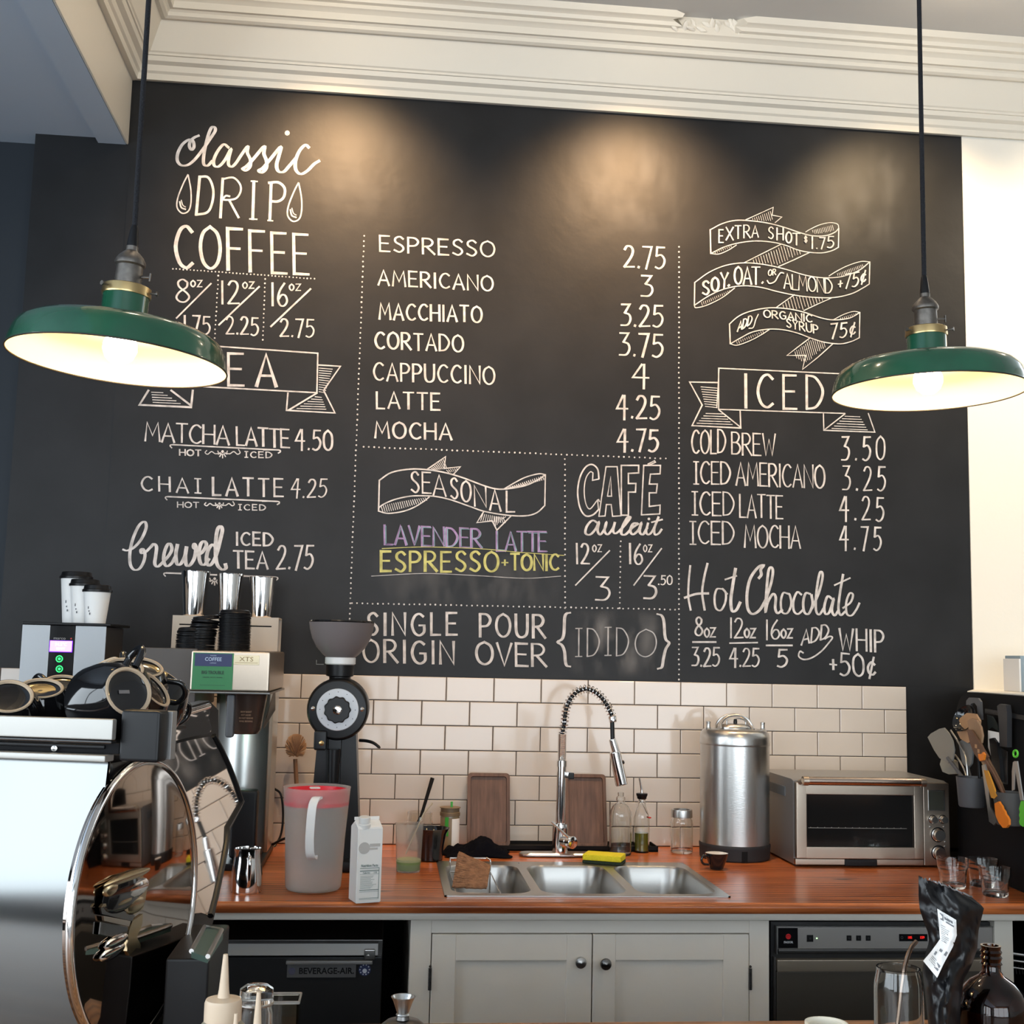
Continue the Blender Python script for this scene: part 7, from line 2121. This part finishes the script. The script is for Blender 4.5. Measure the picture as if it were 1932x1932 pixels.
# amber bottle
c0, r, h = fstand(1872, 128, 1784, -2.37)
o = thing('amber_bottle', c0, 'round shouldered amber glass bottle without a cap at the lower right', 'bottle')
po = [(r * .92, 0), (r, .008), (r, h * .60), (r * .97, h * .66), (r * .86, h * .72), (r * .62, h * .775), (r * .36, h * .81), (r * .27, h * .84), (r * .27, h * .88), (r * .31, h * .885), (r * .27, h * .90), (r * .31, h * .925), (r * .27, h * .94), (r * .31, h * .96), (r * .27, h * .975), (r * .29, h)]
link('bottle_body', MB().lathe(vessel(po, .003, .008), 56), amber, o, world=False)
link('syrup', MB().lathe([(0, .009), (r * .93, .009), (r * .94, h * .60), (r * .90, h * .64), (0, h * .64)], 48), mat('dark syrup', (.045, .012, .005), .1), o, world=False)
# foil coffee bag
BYd = -2.42
Lf = [(1652, 1733), (1690, 1733), (1715, 1735), (1740, 1743), (1760, 1751), (1775, 1753), (1800, 1746), (1830, 1740), (1860, 1744), (1900, 1748), (1960, 1754), (2080, 1756)]
Rt = [(1652, 1800), (1683, 1823), (1700, 1842), (1712, 1857), (1740, 1850), (1757, 1846), (1790, 1844), (1820, 1834), (1850, 1818), (1900, 1812), (1960, 1812), (2080, 1812)]
def itp(tab, y):
    for (a, b_), (c_, d_) in zip(tab, tab[1:]):
        if a <= y <= c_: return b_ + (d_ - b_) * (y - a) / (c_ - a)
    return tab[-1][1]
zbase = P(1780, 2080, BYd).z
def bag_pt(px, py, side=1, extra=0.0):
    l_, r_ = itp(Lf, py), itp(Rt, py)
    s_ = max(0, min(1, (px - l_) / max(1, r_ - l_)))
    t_ = (py - 1652) / (2080 - 1652)
    thick = .004 + .032 * min(1, max(0, t_ * 1.8)) ** .8
    v_ = Vector((px * .05, py * .05, side))
    cr_ = .0055 * (1 - abs(2 * s_ - 1)) * noise.noise(v_ * .9) + .004 * noise.noise(v_ * 2.3)
    fold = .007 * math.sin(s_ * 9 + t_ * 14) * (1 - abs(2 * s_ - 1))
    y_ = BYd - side * (thick * math.sin(PI * s_) ** .7 + cr_ + fold) if 0 < s_ < 1 else BYd
    return P(px, py, y_ - extra)
bag = thing('coffee_bag', (P(1782, 1900, BYd).x, BYd, BZ), 'crumpled black foil coffee bag with a white printed label, torn open on top', 'bag')
foil = mat('crinkled black foil', (0.004, 0.004, 0.005), .30, spec=.45, bump=.05, bscale=35)
mb = MB()
NU, NV = 22, 56
def top_y(s_): return 1652 + 34 * s_ + 26 * max(0, s_ - .7) + 1.8 * math.sin(s_ * 60) + 1.2 * math.sin(s_ * 97)
grid = {}
vs = []
for side in (1, -1):
    for j in range(NV + 1):
        for i in range(NU + 1):
            s_ = i / NU
            ty = top_y(s_)
            py = ty + (2075 - ty) * (j / NV) ** 1.0
            l_, r_ = itp(Lf, py), itp(Rt, py)
            px = l_ + (r_ - l_) * s_
            v_ = bag_pt(px, py, side)
            v_.z = max(v_.z, BZ + .001)
            grid[(side, i, j)] = len(vs)
            vs.append(v_)
fs = []
for side in (1, -1):
    for j in range(NV):
        for i in range(NU):
            a, b_, c_, d_ = grid[(side, i, j)], grid[(side, i + 1, j)], grid[(side, i + 1, j + 1)], grid[(side, i, j + 1)]
            fs.append([a, b_, c_, d_])
o = link('foil_body', mb.add(vs, fs), foil, bag, smooth=60)
def bezl(tab, t):
    k = t * (len(tab) - 1); i = min(int(k), len(tab) - 2); f = k - i
    return (tab[i][0] + (tab[i + 1][0] - tab[i][0]) * f, tab[i][1] + (tab[i + 1][1] - tab[i][1]) * f)
LL_ = [(1620 + a / 5.82, 1600 + b_ / 5.82) for a, b_ in ((862, 665), (882, 850), (893, 1000), (800, 1130), (708, 1240))]
LR_ = [(1620 + a / 5.82, 1600 + b_ / 5.82) for a, b_ in ((1072, 790), (1078, 960), (1035, 1085), (935, 1270), (862, 1425))]
def lab_pt(s_, t_, e=.0012):
    a, b_ = bezl(LL_, t_), bezl(LR_, t_)
    return bag_pt(a[0] + (b_[0] - a[0]) * s_, a[1] + (b_[1] - a[1]) * s_, 1, e)
vs, fs = [], []
for j in range(25):
    for i in range(9):
        vs.append(lab_pt(i / 8, j / 24))
for j in range(24):
    for i in range(8):
        a = j * 9 + i
        fs.append([a, a + 1, a + 10, a + 9])
lb = link('label', MB().add(vs, fs), paper_white, bag, smooth=80)
mb = MB()
random.seed(21)
def bar_(s0, s1, t0, t1):
    k = 4
    v_ = []
    for i in range(k + 1):
        s_ = s0 + (s1 - s0) * i / k
        v_ += [lab_pt(s_, t0, .0020), lab_pt(s_, t1, .0020)]
    mb.add(v_, [[2 * i, 2 * i + 2, 2 * i + 3, 2 * i + 1] for i in range(k)])
bar_(.12, .30, .04, .14)
bar_(.36, .80, .06, .10); bar_(.42, .86, .12, .145)
for k in range(9): bar_(.12, .3 + .4 * random.random(), .22 + k * .035, .228 + k * .035)
bar_(.35, .55, .62, .66); bar_(.75, .90, .60, .66); bar_(.2, .32, .70, .76)
for k in range(4): bar_(.18, .5 + .2 * random.random(), .80 + k * .03, .808 + k * .03)
bar_(.62, .88, .82, .92)
link('label_print', mb, mat('grey label print', (.22, .23, .25), .6), lb, smooth=0)
mb = MB()
tp = [bag_pt(itp(Lf, top_y(.0)) + (itp(Rt, top_y(k / 30)) - itp(Lf, top_y(.0))) * k / 30, top_y(k / 30) - .4, -1) for k in range(8, 31)]
vs = []
for p in tp: vs += [p, p + Vector((0, .0008, .0012 + random.uniform(0, .0016)))]
link('torn_lining', MB().add(vs, [[2 * i, 2 * i + 2, 2 * i + 3, 2 * i + 1] for i in range(len(tp) - 1)]), mat('silver lining', (.35, .35, .36), .35, .8), bag, smooth=0)

# ================================================================== stool and table added behind the viewer to colour the polished steel's reflections
def stool(x, y, m, label):
    o = thing('reflection_stool', (x, y, 0), label, 'stool')
    link('seat', MB().lathe([(0, .40), (.19, .40), (.21, .42), (.21, .47), (.18, .49), (0, .495)], 32, T((x, y, 0))), m, o)
    for k in range(4):
        a = PI / 4 + k * PI / 2
        link('leg', MB().tube([(x + .12 * math.cos(a), y + .12 * math.sin(a), .40), (x + .22 * math.cos(a), y + .22 * math.sin(a), .001)], .012, 8), black_plastic, o)
stool(-3.05, -4.2, mat('bright red vinyl', (.60, .012, .03), .4), 'red padded stool added out of view to redden the machine panel reflection')
o = thing('reflection_table', (-2.9, -5.3, 0), 'dark wooden table added out of view to darken the machine panel reflection', 'table')
link('table_top', MB().box((-3.4, -5.9, .70), (-2.5, -4.8, .74), .005), brown_wood, o)
for k, (a, b_) in enumerate(((-3.3, -5.8), (-2.6, -5.8), (-3.3, -4.9), (-2.6, -4.9))):
    link('leg', MB().box((a - .03, b_ - .03, .001), (a + .03, b_ + .03, .699)), black_plastic, o)
